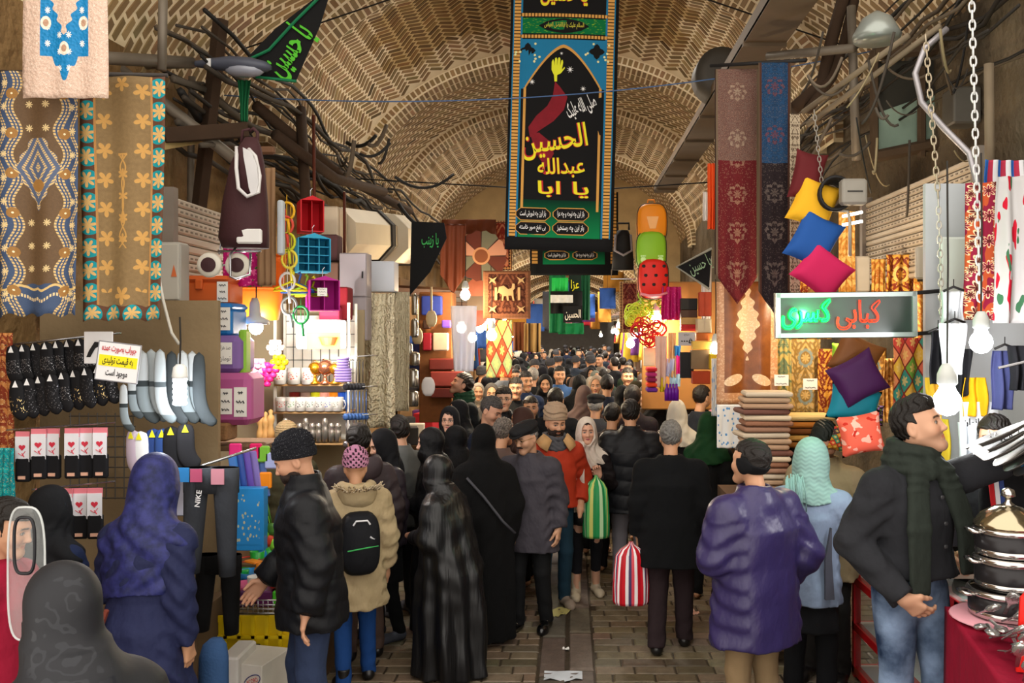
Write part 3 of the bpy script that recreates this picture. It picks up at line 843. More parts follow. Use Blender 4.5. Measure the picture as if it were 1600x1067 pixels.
# ------------------------------------------------------------------ vaulted hall: floor, walls, brick vault with ribs
VC,VW,VZ,VH=-.2,3.1,4.3,2.25
_th=np.linspace(0,pi,2001);_px,_pz=-VW*np.cos(_th),VH*np.sin(_th)
_ds=np.concatenate([[0],np.cumsum(np.hypot(np.diff(_px),np.diff(_pz)))]);VL=float(_ds[-1])
def vault(s,y,off=0.0,bulge=None):
 """points on the vault at arc length s and depth y, off = distance inwards"""
 t=np.interp(s,_ds,_th);nx,nz=-np.cos(t)/VW,np.sin(t)/VH;n=np.hypot(nx,nz);nx,nz=nx/n,nz/n
 b=(0 if bulge is None else bulge(y)*np.sin(t))-off
 return np.stack([VC-VW*np.cos(t)+nx*b,y+0*s,VZ+VH*np.sin(t)+nz*b],-1)
class Bricks:
 def __init__(s):s.P,s.Q,s.C,s.n=[],[],[],0
 def add(s,P,Q,C):s.P.append(P);s.Q.append(np.asarray(Q)+s.n);s.C.append(C);s.n+=len(P)
 def grid(s,fn,U,V,colfn):
  u,v=np.meshgrid(U,V,indexing='ij');P=fn(u.ravel(),v.ravel());a,b=len(U),len(V)
  i,j=np.meshgrid(np.arange(a-1),np.arange(b-1),indexing='ij');k=(i*b+j).ravel()
  s.add(P,np.stack([k,k+1,k+b+1,k+b],1),colfn(P))
 def bricks(s,quads,fn,hgt,cols,inset=.006):
  """quads (n, 4, 2) of surface coordinates; fn(u, v, off) -> points"""
  q=np.asarray(quads);n=len(q)
  if n==0:return
  c=q.mean(1,keepdims=True);top=c+(q-c)*(1-inset/.05)
  A=fn(q[...,0].ravel(),q[...,1].ravel(),-.004).reshape(n,4,3);B=fn(top[...,0].ravel(),top[...,1].ravel(),hgt).reshape(n,4,3)
  P=np.concatenate([A,B],1).reshape(-1,3);o=(np.arange(n)*8)[:,None]
  F=[(4,5,6,7)]+[(i,(i+1)%4,4+(i+1)%4,4+i)for i in range(4)]
  Q=np.concatenate([o+np.array(f)for f in F]);s.add(P,Q,np.repeat(cols,8,0))
 def build(s,name,mat):
  me=npmesh(name,np.concatenate(s.P),np.concatenate(s.Q),np.concatenate(s.C));me.polygons.foreach_set('use_smooth',np.zeros(len(me.polygons),bool))
  return tag(link(name,me,mat),kind='structure')
def tone(n,base,var=.22,seed=0):
 r=np.random.default_rng(seed);b=np.array(base)
 return b*(1+r.normal(0,var,(n,1)))*(1+r.normal(0,.04,(n,3)))
BR_,MO_=np.array(lin('#8c7250')),np.array(lin('#e8d6b6'))
def dirt(P):
 x,y,z=P[:,0],P[:,1],P[:,2];d=.5+.5*hnoise(x,y,z,5,1.6);e=.5+.5*hnoise(x,y,z,6,5.0)
 low=np.clip((5.0-z)/.9,0,1)
 k=1-.22*d*e-.20*low*e
 c=np.stack([k,k*(1-.03*low),k*(1-.16*low)],1)
 for yc in(12.0,19.0):
  m=((np.abs(x-VC+.25)+.12*np.sin(y*7))<2.0)&(np.abs(y-yc+.25)<.95+.1*np.sin(x*5))&(z>5.4)
  if yc==12.0:c=np.where(m[:,None],c*np.array((.62,.52,.34)),c)
 return c
MOcol=lambda P:MO_*dirt(P)*(1+.06*hnoise(P[:,0],P[:,1],P[:,2],9,22))[:,None]
ceil=Bricks();rib=None
PB,LB,JB=.088,.264,.030
def qrect(a,b,w,h):return[(a,b),(a+w,b),(a+w,b+h),(a,b+h)]
def running(y0,y1,bl):
 q=[];r=random.Random(int(y0*10))
 c,s_=cos(.62),sin(.62);n=int(6/PB)
 for j in range(-n,n):
  o=(j%2)*LB/2+r.uniform(-.02,.02)
  for i in range(-30,30):
   a,b=i*LB+o,j*PB;u,v=(a+LB/2)*c-b*s_,(a+LB/2)*s_+b*c+(y0+y1)/2
   if not(-VL/2+.10<u<-.04 and y0+.06<v<y1-.06):continue
   p=[(x*c-y*s_+r.uniform(-.004,.004),x*s_+y*c+(y0+y1)/2+r.uniform(-.004,.004))for x,y in qrect(a,b,LB-JB,PB-JB)]
   q.append([(x+VL/2,y)for x,y in p]);q.append([(VL/2-x,y)for x,y in p[::-1]])
 return q
def herring(y0,y1):
 q=[];r=random.Random(int(y0*10));n=3;c,s_=cos(pi/4),sin(pi/4);R=int(max(VL,y1-y0)/PB)+8
 for i in range(-R,R):
  for k in range(-R//2,R//2):
   for o in(0,1):
    bx,by,w,h=(i+2*n*k,i,n,1)if o==0 else(i+n+2*n*k,i+1-n,1,n)
    cx,cy=(bx+w/2)*PB,(by+h/2)*PB
    u,v=cx*c-cy*s_+VL/2,cx*s_+cy*c+(y0+y1)/2
    if not(.12<u<VL-.12 and y0+.085<v<y1-.085):continue
    jx=JB/2
    pts=[(bx*PB+jx,by*PB+jx),((bx+w)*PB-jx,by*PB+jx),((bx+w)*PB-jx,(by+h)*PB-jx),(bx*PB+jx,(by+h)*PB-jx)]
    q.append([(x*c-y*s_+VL/2+r.uniform(-.004,.004),x*s_+y*c+(y0+y1)/2+r.uniform(-.004,.004))for x,y in pts])
 return q
def bay(y0,y1,kind):
 amp=.22 if kind=='h' else .10
 bl=lambda y:amp*np.sin(np.clip((y-y0)/(y1-y0),0,1)*pi)
 ceil.grid(lambda u,v:vault(u,v,0,bl),np.linspace(0,VL,90),np.linspace(y0-.02,y1+.02,22),MOcol)
 q=herring(y0,y1)if kind=='h' else running(y0+.02,y1,bl)
 ctr=np.array(q).mean(1);P=vault(ctr[:,0],ctr[:,1])
 ceil.bricks(q,lambda u,v,o:vault(u,v,o,bl),.007,tone(len(q),BR_,.2,int(y0))*dirt(P))
def ribband(y0,y1,ix):
 b=Bricks();H=.13
 ss=np.linspace(0,VL,120)
 for f in(lambda u,v:vault(u,v,H),):b.grid(f,ss,np.linspace(y0,y1,5),MOcol)
 for yy in(y0,y1):b.grid(lambda u,v:vault(u,yy+0*v,v),ss,np.linspace(-.03,H,2),MOcol)
 q,q2=[],[];w=.086
 for i in range(int(VL/w)):
  a=i*w+.006;wd=(y1-y0)/2
  for c in(0,1):q.append(qrect(a,y0+c*wd+.012,w-.024,wd-.024))
  q2.append(qrect(a,.012,w-.024,H-.03))
 ctr=np.array(q).mean(1)
 b.bricks(q,lambda u,v,o:vault(u,v,H+o),.007,tone(len(q),BR_*.95,.16,ix)*dirt(vault(ctr[:,0],ctr[:,1])))
 ctr=np.array(q2).mean(1)
 def face(u,v,o):
  P=vault(u,y0+0*u,v);P[...,1]-=o;return P
 b.bricks(q2,face,.007,tone(len(q2),BR_*1.05,.14,ix+50))
 return b.build('trim_%d'%ix,MV(.9,.5,120))
bay(5.2,9.4,'r')
y,ix=9.4,1
while y<58:
 if y>23 and VZ>4:
  hi=vault(np.linspace(0,VL,60),np.full(60,y),-.1);VC,VW,VZ,VH=-.1,2.6,2.95,1.8
  _px,_pz=-VW*np.cos(_th),VH*np.sin(_th);_ds=np.concatenate([[0],np.cumsum(np.hypot(np.diff(_px),np.diff(_pz)))]);VL=float(_ds[-1])
  lo=vault(np.linspace(0,VL,60),np.full(60,y));mb=MB().loft([[Vector(p)for p in hi],[Vector(p)for p in lo]],close=False,cap=False)
  for g,i in((1,0),(-1,59)):mb.quad(hi[i],lo[i],(lo[i][0],y,0),(hi[i][0],y,0))
  tag(mb.build('wall_transverse',M('#b59a6e',.9,0,.3,3,.5,20),solid=.3),kind='structure')
 ribband(y,y+.6,ix);ix+=1
 bay(y+.6,y+4.0,'h');ribband(y+4.0,y+4.6,ix);ix+=1
 bay(y+4.6,y+7.0,'r');y+=7.0
VEND=y
ceil.build('ceiling',MV(.9,.5,120))
# floor of worn brick pavers with a stone drain strip down the middle
fl=Bricks();FB=lambda u,v,o=0.0:np.stack([u,v,o+0*u],-1)
stone,grout=np.array(lin('#7a6a55')),np.array(lin('#3a3025'))
fl.grid(lambda u,v:FB(u,v,-.004),np.linspace(-3.4,3.2,30),np.linspace(.6,VEND,160),lambda P:grout*(1+.2*hnoise(P[:,0],P[:,1],P[:,2],3,4))[:,None])
q=[];r=random.Random(3);bw,bh=.29,.138;yy=.8;j=0
while yy<30:
 for x0,x1 in((-3.3,-.215),(.175,3.1)):
  x=x0+(j%2)*bw*.5+r.uniform(-.03,.03)-bw
  while x<x1:
   a,b_=max(x,x0),min(x+bw*r.uniform(.92,1.08),x1);x=b_ if b_>x else x+bw
   if b_-a>.05:q.append([(p+r.uniform(-.003,.003),v+r.uniform(-.004,.004))for p,v in qrect(a,yy,b_-a-.010,bh-.010)])
 yy+=bh;j+=1
ctr=np.array(q).mean(1);blo=1+.16*hnoise(ctr[:,0],ctr[:,1],0*ctr[:,0],4,2.5)
fl.bricks(q,FB,.004,tone(len(q),stone*.8,.17,5)*blo[:,None],.004)
q=[];yy=.8
while yy<30:
 ln=r.uniform(.45,.8)
 q.append(qrect(-.205,yy,.175,ln-.012));q.append(qrect(.0,yy+.1,.165,ln-.012));yy+=ln
fl.bricks(q,FB,.006,tone(len(q),np.array(lin('#6c6156'))*.8,.14,8),.004)
s=Sh('paving',.55,0,.4);s.col(s.mulc(s.attr(),s.noise(14,5)*.9+.55));s.bump(s.noise(40,4)+s.noise(7,2)*.5,.5,.01)
s.set(Roughness=s.noise(3,3)*.6+.25)
fl.build('floor',s.m)
# side walls: soot-stained plaster and brick
def wallmat(a='#5a4329',b='#a08056'):
 s=Sh('stained plaster',.95,0,.1);n=s.noise(1.6,6);c=s.mix(n.op('MULTIPLY_ADD',2.4,-.7),a,b)
 n2=s.noise(.8,5);c=s.mix(n2.op('MULTIPLY_ADD',4,-2.2),c,'#6f675b');c=s.mix(s.noise(9,5).op('MULTIPLY_ADD',5,-3.2),c,'#33261a')
 s.col(c);s.bump(s.noise(12,6),.8,.05);return s.m
WM=wallmat()
tag(MB().box((-3.55,31.5,2.5),(.5,59,5.0)).build('wall_left',WM),kind='structure')
tag(MB().box((3.12,31.5,2.5),(.5,59,5.0)).build('wall_right',wallmat('#3c342a','#6e604c')),kind='structure')
tag(MB().box((0,VEND+.15,3.4),(8,.3,7)).build('wall_far',M('#a09890',.9)),kind='structure')
# area lamps added under the closed crown of every second bay, standing in for daylight
for k,yy in enumerate((11.7,18.7,25.7,32.7,39.7,46.7)):
 area_light('crown fill lamp',(-.2,yy,6.5 if yy<23 else 4.7),.8,100 if yy<23 else 260,(1,.93,.82))
# ------------------------------------------------------------------ patterned textiles
def flower(x,y,r,n=6,core=.35):
 th=x.atan2(y);return hyp(x,y).lt((((th*(n/2)).cos()).abs()*(1-core)+core)*r)
def ornate(nm,base,c1,c2,w,h,border=None,bw=.04,f=26,rough=.8,alpha=None,med=None,metal=0.0,pile=.3):
 """mirrored arabesque field with medallions and border bands; w, h in metres"""
 s=Sh(nm,rough,metal,.2);u,v=s.uv();x=((u-.5)*w).abs();y=v*h
 a=(x*f).sin()*(y*f*.8).cos()+((x*f*2.1+(y*f).sin()).sin()*(y*f*1.7+(x*f*1.3).cos()*2).sin())
 c=s.mix(a.abs().op('MULTIPLY_ADD',2.2,-.9,clamp=True),base,c1)
 c=s.mix((s.voro(f*2.2,s.vec(x,y)).lt(.22))*.8,c,c2)
 if med:
  p=med;yy=(y/p).fr()*p-p/2;d=hyp(x*1.25,yy);th=x.atan2(yy)
  k=d.lt(((th*4).cos().abs()*.25+.75)*min(w*.36,p*.42));ring=((d*f*3.2).sin().gt(.1))*k
  c=s.mix(k*.75,c,base);c=s.mix(ring*.8,c,c2);c=s.mix(flower(x,yy,min(w,p)*.16,8),c,c1)
 if border:
  e=(w/2-x).min(h-y).min(y+.02);b=e.lt(bw)
  z=((x+y)*f*3).sin()*((x-y)*f*3).sin();c=s.mix(b,c,s.mix(z.gt(.12),border,c2));c=s.mix(e.lt(bw*.22)+(e-bw).abs().lt(.004),c,c2)
 s.col(s.mulc(c,s.noise(400,2,coord='UV')*pile*2+(1-pile)))
 s.bump(s.noise(160,2),.35,.006)
 if alpha:s.set(Alpha=alpha)
 return s.m
def stripes(nm,cols,n,vert=True,rough=.8,weave=0.0):
 s=Sh(nm,rough,0,.2);u,v=s.uv();t=((u if vert else v)*n).fr()*len(cols);c=s.mix(t.lt(1),cols[0],cols[0])
 for i,k in enumerate(cols[1:]):c=s.mix(t.gt(i+1),c,k)
 s.col(c);return s.m
def plaid(nm,a,b,c3,n=6):
 s=Sh(nm,.8,0,.2);u,v=s.uv();f,g=(u*n).fr(),(v*n).fr()
 c=s.mix(f.lt(.4)*.55,a,b);c=s.mix(g.lt(.4)*.55,c,b);c=s.mix(((f-.7).abs().lt(.05)).max((g-.7).abs().lt(.05)),c,c3);s.col(c);return s.m
def dots(nm,base,c,n=8,r=.3,rough=.5):
 s=Sh(nm,rough,0,.3);d=s.voro(n);s.col(s.mix(d.lt(r),base,c));return s.m
def sequin(nm,base,c,f=60,amt=.5,lo=.4,hi=.75):
 """dark knit with a glittering band"""
 s=Sh(nm,.7,0,.3);u,v=s.uv();d=s.voro(f);k=d.lt(.27)*v.gt(lo)*v.lt(hi)*s.noise(9,2,coord='UV').gt(1-amt)
 s.col(s.mix(k,base,c));s.set(Metallic=k*.6,Roughness=(1-k)*.5+.25);return s.m
def bigflowers(nm,base,base2,pet,core,n=3.2,asp=2.0):
 s=Sh(nm,.7,0,.2);u,v=s.uv();v=v*asp;c=s.mix(s.noise(3,2,coord='UV').gt(.5),base,base2)
 for k,(ox,oy)in enumerate(((.1,.3),(.55,.8),(.3,.05))):
  x,y=((u*n*.8+ox).fr()-.5),((v*n*.8+oy+(u*n*.8+ox).fl()*.37).fr()-.5)
  c=s.mix(flower(x,y,.34-.07*k,7+k,.30),c,pet);c=s.mix(flower(x,y,.27-.06*k,7+k,.1),c,core if k!=1 else base);c=s.mix(hyp(x,y).lt(.07),c,core)
 s.col(c);return s.m
def splash(nm,base,c,c2,sc=5.0):
 s=Sh(nm,.7,0,.2);n=s.noise(sc,1.5,coord='UV');c_=s.mix(n.gt(.56),base,c);c_=s.mix(s.noise(sc*1.3,1,s.vec(s.uv()[0]+3.1,s.uv()[1]*1.0)).gt(.655),c_,c2);s.col(c_);return s.m
def mosaic(nm,cols,n=7):
 """patchwork of embroidered squares set on the diagonal"""
 s=Sh(nm,.75,0,.2);u,v=s.uv();a,b=(u+v)*n,(u-v)*n+20.3;i,j=a.fl(),b.fl();h=((i*12.9898+j*78.233).sin()*437.58).fr()*len(cols)
 c=s.mix(0.0,cols[0],cols[0])
 for k in range(1,len(cols)):c=s.mix(h.gt(k),c,cols[k])
 x,y=a.fr()-.5,b.fr()-.5;c=s.mix(flower(x,y,.3,6)*.7,c,'#e8c070');c=s.mix((x.abs().max(y.abs())).gt(.45),c,'#7a2a20');s.col(c);return s.m
def slatmat(nm,col,pitch):
 return M(col,.55,.2,.12,3,.2,30)
# ------------------------------------------------------------------ hanging cloth
def hang(name,x0,y0,x1,y1,Y,mat,text,cat,group=None,wave=.02,nf=3,end=None,side=None,yaw=0.0,nx=18,ny=26,solid=.004,seed=0,build=True,parent=None,w2=None,depth=0.0):
 """cloth whose corners the photograph shows at (x0, y0) and (x1, y1); origin at the middle of its top edge"""
 W,H=(x1-x0)*Y/FPX,(y1-y0)*Y/FPX;ph=RNG.uniform(0,6);r=random.Random(seed)
 def fn(u,v):
  w=W if w2 is None else W*(1+(w2-1)*v)
  x=(u-.5)*w;z=-v*H
  if end:z+=end(u)*H*v**4
  if side:x*=side(v)
  y=wave*(sin(u*nf*2*pi+ph+v*.6)*(.5+.5*v)+.5*sin(v*5+u*3+ph))+depth*v
  return(x,y,z)
 mb=MB().grid(fn,nx,ny);mb.f=[f[::-1]for f in mb.f];mb.uv={k:u[::-1]for k,u in mb.uv.items()}
 o=mb.build(name,mat,parent,at((x0+x1)/2,y0,Y),(0,0,radians(yaw)),smooth=True,solid=solid)
 return tag(o,text,cat,group)if text else o
def obox(name,x0,y0,x1,y1,Y,dep,mat,text=None,cat=None,group=None,r=.015,yaw=0.0,parent=None):
 """rounded box whose front face fills the pixel rectangle at depth Y"""
 W,H=(x1-x0)*Y/FPX,(y1-y0)*Y/FPX;p=at((x0+x1)/2,y1,Y)
 o=MB().rbox((0,dep/2,H/2),(W,dep,H),r).build(name,mat,parent,p,(0,0,radians(yaw)))
 return tag(o,text,cat,group)if text else o
def paper(parent,c,w,h,R=None,lines=3,text=None,name='price_tag',col='#efece4',ink='#2a2a30',y=-.002):
 mb=MB();c=Vector(c);R=R or Matrix.Identity(3)
 mb.box(c,(w,.003,h),0,R)
 if text:
  for i,t in enumerate(text):write(mb,t,c+R@Vector((0,-.0025,h*(.5-(i+.5)/len(text)))),h*.55/len(text),min(w*.8,w*.16*len(t)),1,R=R)
 else:
  rr=random.Random(int(w*9999)+lines)
  for i in range(lines):
   z=h*(.32-.64*i/max(lines-1,1));l=w*rr.uniform(.35,.75)
   mb.tube([c+R@Vector((-l/2+l*k/7,-.0025,z+h*.05*sin(k*2.3+i)))for k in range(8)],h*.022,3,1)
 return mb.build(name,[M(col,.8,0,.05),M(ink,.8,0,0)],parent)
# ------------------------------------------------------------------ lamps
def bulb(x,y,Y,r=.05,text=None,cord=None,power=40,col=(1,.85,.65),strength=25,kind='round',group=None,spiral=False):
 """bare bulb hanging on its cord, with the light it gives"""
 p=at(x,y,Y);t=empty('light_bulb',p,text,'light bulb',group)
 em=ME('#fff4e0' if col[2]<.8 else '#f4f8ff',strength)
 if kind=='round':
  mb=MB().lathe([(.001,-r),(r*.5,-r*.87),(r*.87,-r*.5),(r,0),(r*.9,r*.45),(r*.62,r*.85),(r*.5,r*1.2)],n=16);mb.build('glass',em,t,smooth=True)
  MB().lathe([(r*.52,r*1.15),(r*.72,r*1.35),(r*.70,r*2.0),(r*.5,r*2.5),(r*.3,r*2.8)],n=16).build('socket',M('#c8ccc8',.5),t,smooth=True)
  top=r*2.7
 else:
  mb=MB()
  for k in range(4):
   a=pi/2*k;mb.tube([(r*.5*cos(a),r*.5*sin(a),-r*2),(r*.5*cos(a),r*.5*sin(a),r*1.2)],r*.3,8)
  for k in range(5):mb.tube([(r*.62*cos(b),r*.62*sin(b),-r*1.9+k*r*.72)for b in np.linspace(0,6.28,14)[:-1]],r*.28,6,close=True)
  mb.build('glass',em,t,smooth=True)
  MB().lathe([(r*.9,r*1.2),(r*.95,r*1.5),(r*.8,r*2.6),(r*.4,r*3.0)],n=14).build('socket',M('#e4e6e4',.5),t,smooth=True);top=r*3
 L=cord or .5
 if Y>11:L=max(.1,2.84-p.z-top)
 MB().tube([(0,0,top-.01),(.004,0,top+L*.5),(0,0,top+L)],.005,5).build('cord',M('#2a2622',.7),t)
 l=point_light('bulb light',(0,0,-r*1.4 if kind=='round' else-r*2.6),power,col,r*.8);l.parent=t
 return t
def chain(name,x0,y0,x1,y1,Y,lw,mat,text,cat='chain',group=None,yend=None):
 a,b=at(x0,y0,Y),at(x1,y1,yend or Y);n=int((b-a).length/(lw*1.55));mb=MB();d=(b-a).normalized()
 for k in range(n):
  c=a.lerp(b,(k+.5)/n);v=Vector((1,0,0))if k%2 else Vector((.35,.94,0));v=(v-d*v.dot(d)).normalized()
  mb.tube([c+d*lw*cos(t)*1.0*(1 if abs(cos(t))<.7 else 1)+v*lw*.52*sin(t)for t in np.linspace(0,2*pi,11)[:-1]],lw*.17,5,close=True)
 return tag(mb.build(name,mat,smooth=True),text,cat,group)
def cable(pts,r,mat,text,cat='cable',group=None,name='cable',n=5):
 return tag(MB().tube(pts,r,n).build(name,mat,smooth=True),text,cat,group)
# ------------------------------------------------------------------ goods
def cushion(x,y,Y,w,h,mat,text,rot=0.0,thick=.16,group=None,yaw=0.0,name='cushion',pinch=.10):
 """square stuffed cushion with drawn-in corners"""
 n=14;mb=MB()
 def f(sg):
  def g(u,v):
   a,b=2*u-1,2*v-1;k=(1-a**4)*(1-b**4);q=1-pinch*(1-b*b)*abs(a)**2;q2=1-pinch*(1-a*a)*abs(b)**2
   return(a*w/2*q,sg*thick/2*max(k,0)**.55,b*h/2*q2)
  return g
 mb.grid(f(-1),n,n);mb.grid(f(1),n,n);mb.f[n*n:]=[q[::-1]for q in mb.f[n*n:]]
 R=RZ(radians(yaw))@RY(radians(rot));mb.v=[tuple(R@Vector(p))for p in mb.v]
 return tag(mb.build(name,mat,None,at(x,y,Y),smooth=True),text,'cushion',group)
def mug(mat,prt,h=.095,r=.04,handle=True,label_=None,name='mug',rim=True):
 t=empty(name,(0,0,0),label_,'mug' if handle else 'tumbler')
 MB().lathe([(r*.88,0),(r*.96,.004),(r,h*.5),(r,h),(r*.93,h),(r*.9,h*.12),(.001,h*.1)],n=18,cap=False).build('cup_body',mat,t,smooth=True)
 if handle:MB().tube([(r*.95,0,h*.8),(r*1.5,0,h*.78),(r*1.75,0,h*.5),(r*1.45,0,h*.22),(r*.95,0,h*.2)],.006,6).build('handle',mat,t,smooth=True)
 if prt is not None:
  mb=MB();mb.grid(lambda u,v:(-(r+.001)*sin((u-.5)*1.5),-(r+.001)*cos((u-.5)*1.5),h*(.25+.5*v)),6,4);mb.build('printed_motif',prt,t,smooth=True)
 return t
def boxed(mat,sz,label_,name='carton',cat='box',front=None,fs=.8):
 """packed carton with a printed front"""
 o=MB().rbox((0,0,sz[2]/2),sz,.004,1).build(name,mat);tag(o,label_,cat)
 if front is not None:
  mb=MB();mb.grid(lambda u,v:((u-.5)*sz[0]*fs,-sz[1]/2-.0015,sz[2]*(.5+(v-.5)*fs)),1,1);mb.build('printed_front',front,o)
 return o
def sockpair(mat,h,w,foot,text,cat='socks',group=None,tagc='#f0f0f0'):
 """folded pair of socks on a hook: leg hangs down, foot turned forward"""
 t=MB();n=10
 path=[(0,0),(0,-h*.35),(0,-h*.62),(foot*.12,-h*.80),(foot*.45,-h*.95),(foot*.95,-h*1.02)]
 rad=[w*.46,w*.5,w*.50,w*.54,w*.50,w*.36]
 P=[Vector((x,0,z))for x,z in path];rings=[]
 for k,p in enumerate(P):
  d=(P[min(k+1,len(P)-1)]-P[max(k-1,0)]).normalized();a=Vector((-d.z,0,d.x));a=a if a.x>0 or k>3 else a
  rings.append([p+a*rad[k]*cos(q)+Vector((0,1,0))*.016*sin(q)for q in np.linspace(0,2*pi,n+1)[:-1]])
 i0=len(t.v);t.loft(rings)
 for fi,f in enumerate(t.f):t.uv[fi]=[(t.v[k][0]/max(w,foot)+.5,-t.v[k][2]/(h*1.05))for k in f]
 o=t.build('socks',mat,smooth=True,sub=1);tag(o,text,cat,group)
 if tagc:
  k=MB();k.prism([(-w*.18,-.018,-h*.22),(w*.18,-.018,-h*.22),(0,-.018,-h*.04)],(0,-.002,0));k.build('paper_tag',M(tagc,.6,0,.05),o)
 return o
def bag_shape(w,h,dep,mat,name,r=.06):
 def ring(z,k):return[(w/2*k*cos(a)*(1 if abs(cos(a))<.8 else 1),-dep/2*k+dep/2*k*sin(a),z)for a in np.linspace(0,2*pi,21)[:-1]]
 return MB().loft([ring(0,.8),ring(.02,.95),ring(h*.3,1.0),ring(h*.75,.97),ring(h*.93,.78),ring(h,.4)])
def hanger_rod(p,q,r=.008,text='chromed hanging rod',group=None,mat=None,name='hanging_rod'):
 return tag(MB().tube([p,q],r,8).build(name,mat or M('#b8b8b8',.25,.9,.05),smooth=True),text,'rod',group)
# ================================================================== stalls on the left of the aisle
GOLD='#c79a55'
def cream_runner():
 s=Sh('embroidered satin',.5,0,.3);u,v=s.uv();W,H=132.0,215.0;x=((u-.5)*W).abs();y=v*H
 lobe=(118-y)*.40+(y*.35).sin()*2.5
 blue=x.lt(37)*y.lt(150)+x.lt((188-y)*.55+(x*.5).sin()*2)*y.gt(149.9)*(y.lt(174)+x.lt(11))
 blue=blue*(1-x.lt(lobe.min(24))*y.lt(118))*(1-(hyp(x-26,y-166)).lt(9))
 sw=s.voro(26,s.vec(u,v*1.6),out='Distance');n=s.noise(26,2,s.vec(u,v*1.6));lines=((n*18).sin().abs()).lt(.22)
 cream=s.mix(lines*.8,'#c9ab98','#efe0d0')
 sx,sy=((x+2)/19).fr()-.5,(y/26+(x/19).fl()*.5).fr()-.5
 bl=s.mix(flower(sx,sy,.22,8,.2),'#0b78b0','#e8e4dc')
 for cx,cy in((0,138),(29,98)):bl=s.mix(hyp(x-cx,(y-cy)*.7).lt(7.5),bl,s.mix(hyp(x-cx,(y-cy)*.7).lt(4.0),'#e4d6c4','#b08a70'))
 s.col(s.mix(blue,cream,bl));s.bump(lines*.6+sw,.5,.01);return s.m
def sheer_blue():
 s=Sh('sheer embroidered net',.7,0,.3);u,v=s.uv();W,H=118.0,385.0;x=((u-.5)*W).abs();y=v*H
 wavy=(y*.085).sin()*6;e=x+wavy
 base=s.mix(s.noise(30,3,s.vec(u,v*3)),'#5c4630','#745a3e')
 bd=e.gt(30).max(y.gt(335));c=s.mix(bd,base,'#3d4f6e')
 for k,(o,w)in enumerate(((31,1.6),(36,1.1),(41,1.6),(52,1.2),(56,1.4))):
  c=s.mix((e-o).abs().lt(w)*((y*1.3).sin().gt(-.6)),c,'#d9b878')
 c=s.mix((y-340-(x*.16).sin()*5).abs().lt(2.0),c,'#d9b878');c=s.mix((y-356-(x*.16).sin()*6).abs().lt(2.5)*((x*1.6).sin().gt(-.3)),c,'#e2c894')
 yy=(y/62).fr()-.5;c=s.mix(hyp(x-38,yy*62-4).lt(8.5),c,'#9c7038');c=s.mix(hyp(x-38,yy*62-4).lt(1.6),c,'#f4e6c0')
 y2=(y/37).fr()-.5;c=s.mix(flower(x-50,y2*37,6,8,.15),c,'#e8cf98');c=s.mix(flower(x-14,y2*37+4,6,8,.12)*y.lt(112).max(y.gt(212))*bd.lt(.5),c,'#e8cf98')
 d=x*.95+(y-150).abs()*.52;mo=d.lt(34+(y*.3).sin()*2)*y.gt(104)*y.lt(232)
 mc=s.mix(((d*.62).sin()).gt(.25)*((y*1.5+x).sin().gt(-.5)),'#54607a','#d9b878');mc=s.mix(hyp(x,y-178).lt(10),mc,'#9c7038');mc=s.mix(d.lt(15)*y.gt(190),mc,base)
 c=s.mix(mo,c,mc);s.col(c);s.set(Alpha=(bd.max(mo))*.1+.9,Roughness=.55);s.bump(s.noise(150,2,coord='UV'),.3,.01);return s.m
def sheer_teal():
 s=Sh('sheer net with teal border',.7,0,.3);u,v=s.uv();W,H=131.0,385.0;x=((u-.5)*W).abs();y=v*H;xs=(u-.5)*W
 base=s.mix(s.noise(22,3,s.vec(u,v*3)),'#77603f','#957a52')
 yy=((y/46).fr()-.5)*46;c=s.mix(flower(x-30,yy,13,5,.25)*y.lt(340),base,'#c99a55')
 c=s.mix(flower(xs,(y-345),15,5,.25).max(flower(xs,y-12,12,5,.25)),c,'#c99a55')
 st=((y*.12).sin()*9*((y-190)/90)).abs();c=s.mix((x-st).abs().lt(1.3)*y.gt(120)*y.lt(270),c,'#c99a55');c=s.mix(flower(xs,((y/34).fr()-.5)*34,9,6,.3)*y.gt(120)*y.lt(280),c,'#c99a55')
 bd=x.gt(44).max(y.gt(362));py=((y/36).fr()-.5)*36;bc=s.mix(hyp(x-54,py).lt(15.5),'#5c3a28','#0f8c94');bc=s.mix(flower(x-56,py,13,7,.25),bc,'#d0a868')
 bx=((xs/34).fr()-.5)*34;b2=s.mix(hyp(bx,y-376).lt(14),'#5c3a28','#0f8c94');b2=s.mix(flower(bx,y-376,12,7,.25),b2,'#d0a868');bc=s.mix(y.gt(362),bc,b2)
 c=s.mix(bd,c,bc);c=s.mix((x-43).abs().lt(1.6)*y.lt(362),c,'#b8854a');s.col(c);s.set(Alpha=bd*.12+.88);s.bump(s.noise(150,2,coord='UV'),.3,.01);return s.m
sc=lambda u:-.02*abs(sin(u*pi*4))/.9
hang('table_runner',35,-62,168,153,4.35,cream_runner(),'cream and blue embroidered satin runner hanging above the two sheer cloths','runner',wave=.008,seed=1)
hang('sheer_tablecloth',0,112,120,497,4.55,sheer_blue(),'sheer brown net cloth with blue and gold beaded scroll border','tablecloth',wave=.02,nf=2,end=lambda u:.02*abs(sin(u*12)),seed=2,ny=34)
hang('sheer_tablecloth',127,120,258,503,4.7,sheer_teal(),'sheer beige net cloth with teal flower border and gold leaves','tablecloth',wave=.02,nf=2,end=lambda u:.015*abs(sin(u*12)),seed=3,ny=34,w2=.93)
hang('table_runner',-10,700,22,780,4.9,ornate('teal brocade','#0f7f86','#19a0a0','#d8b060',.12,.3,f=60),'teal brocade end showing under the sock packets','runner',wave=.01)
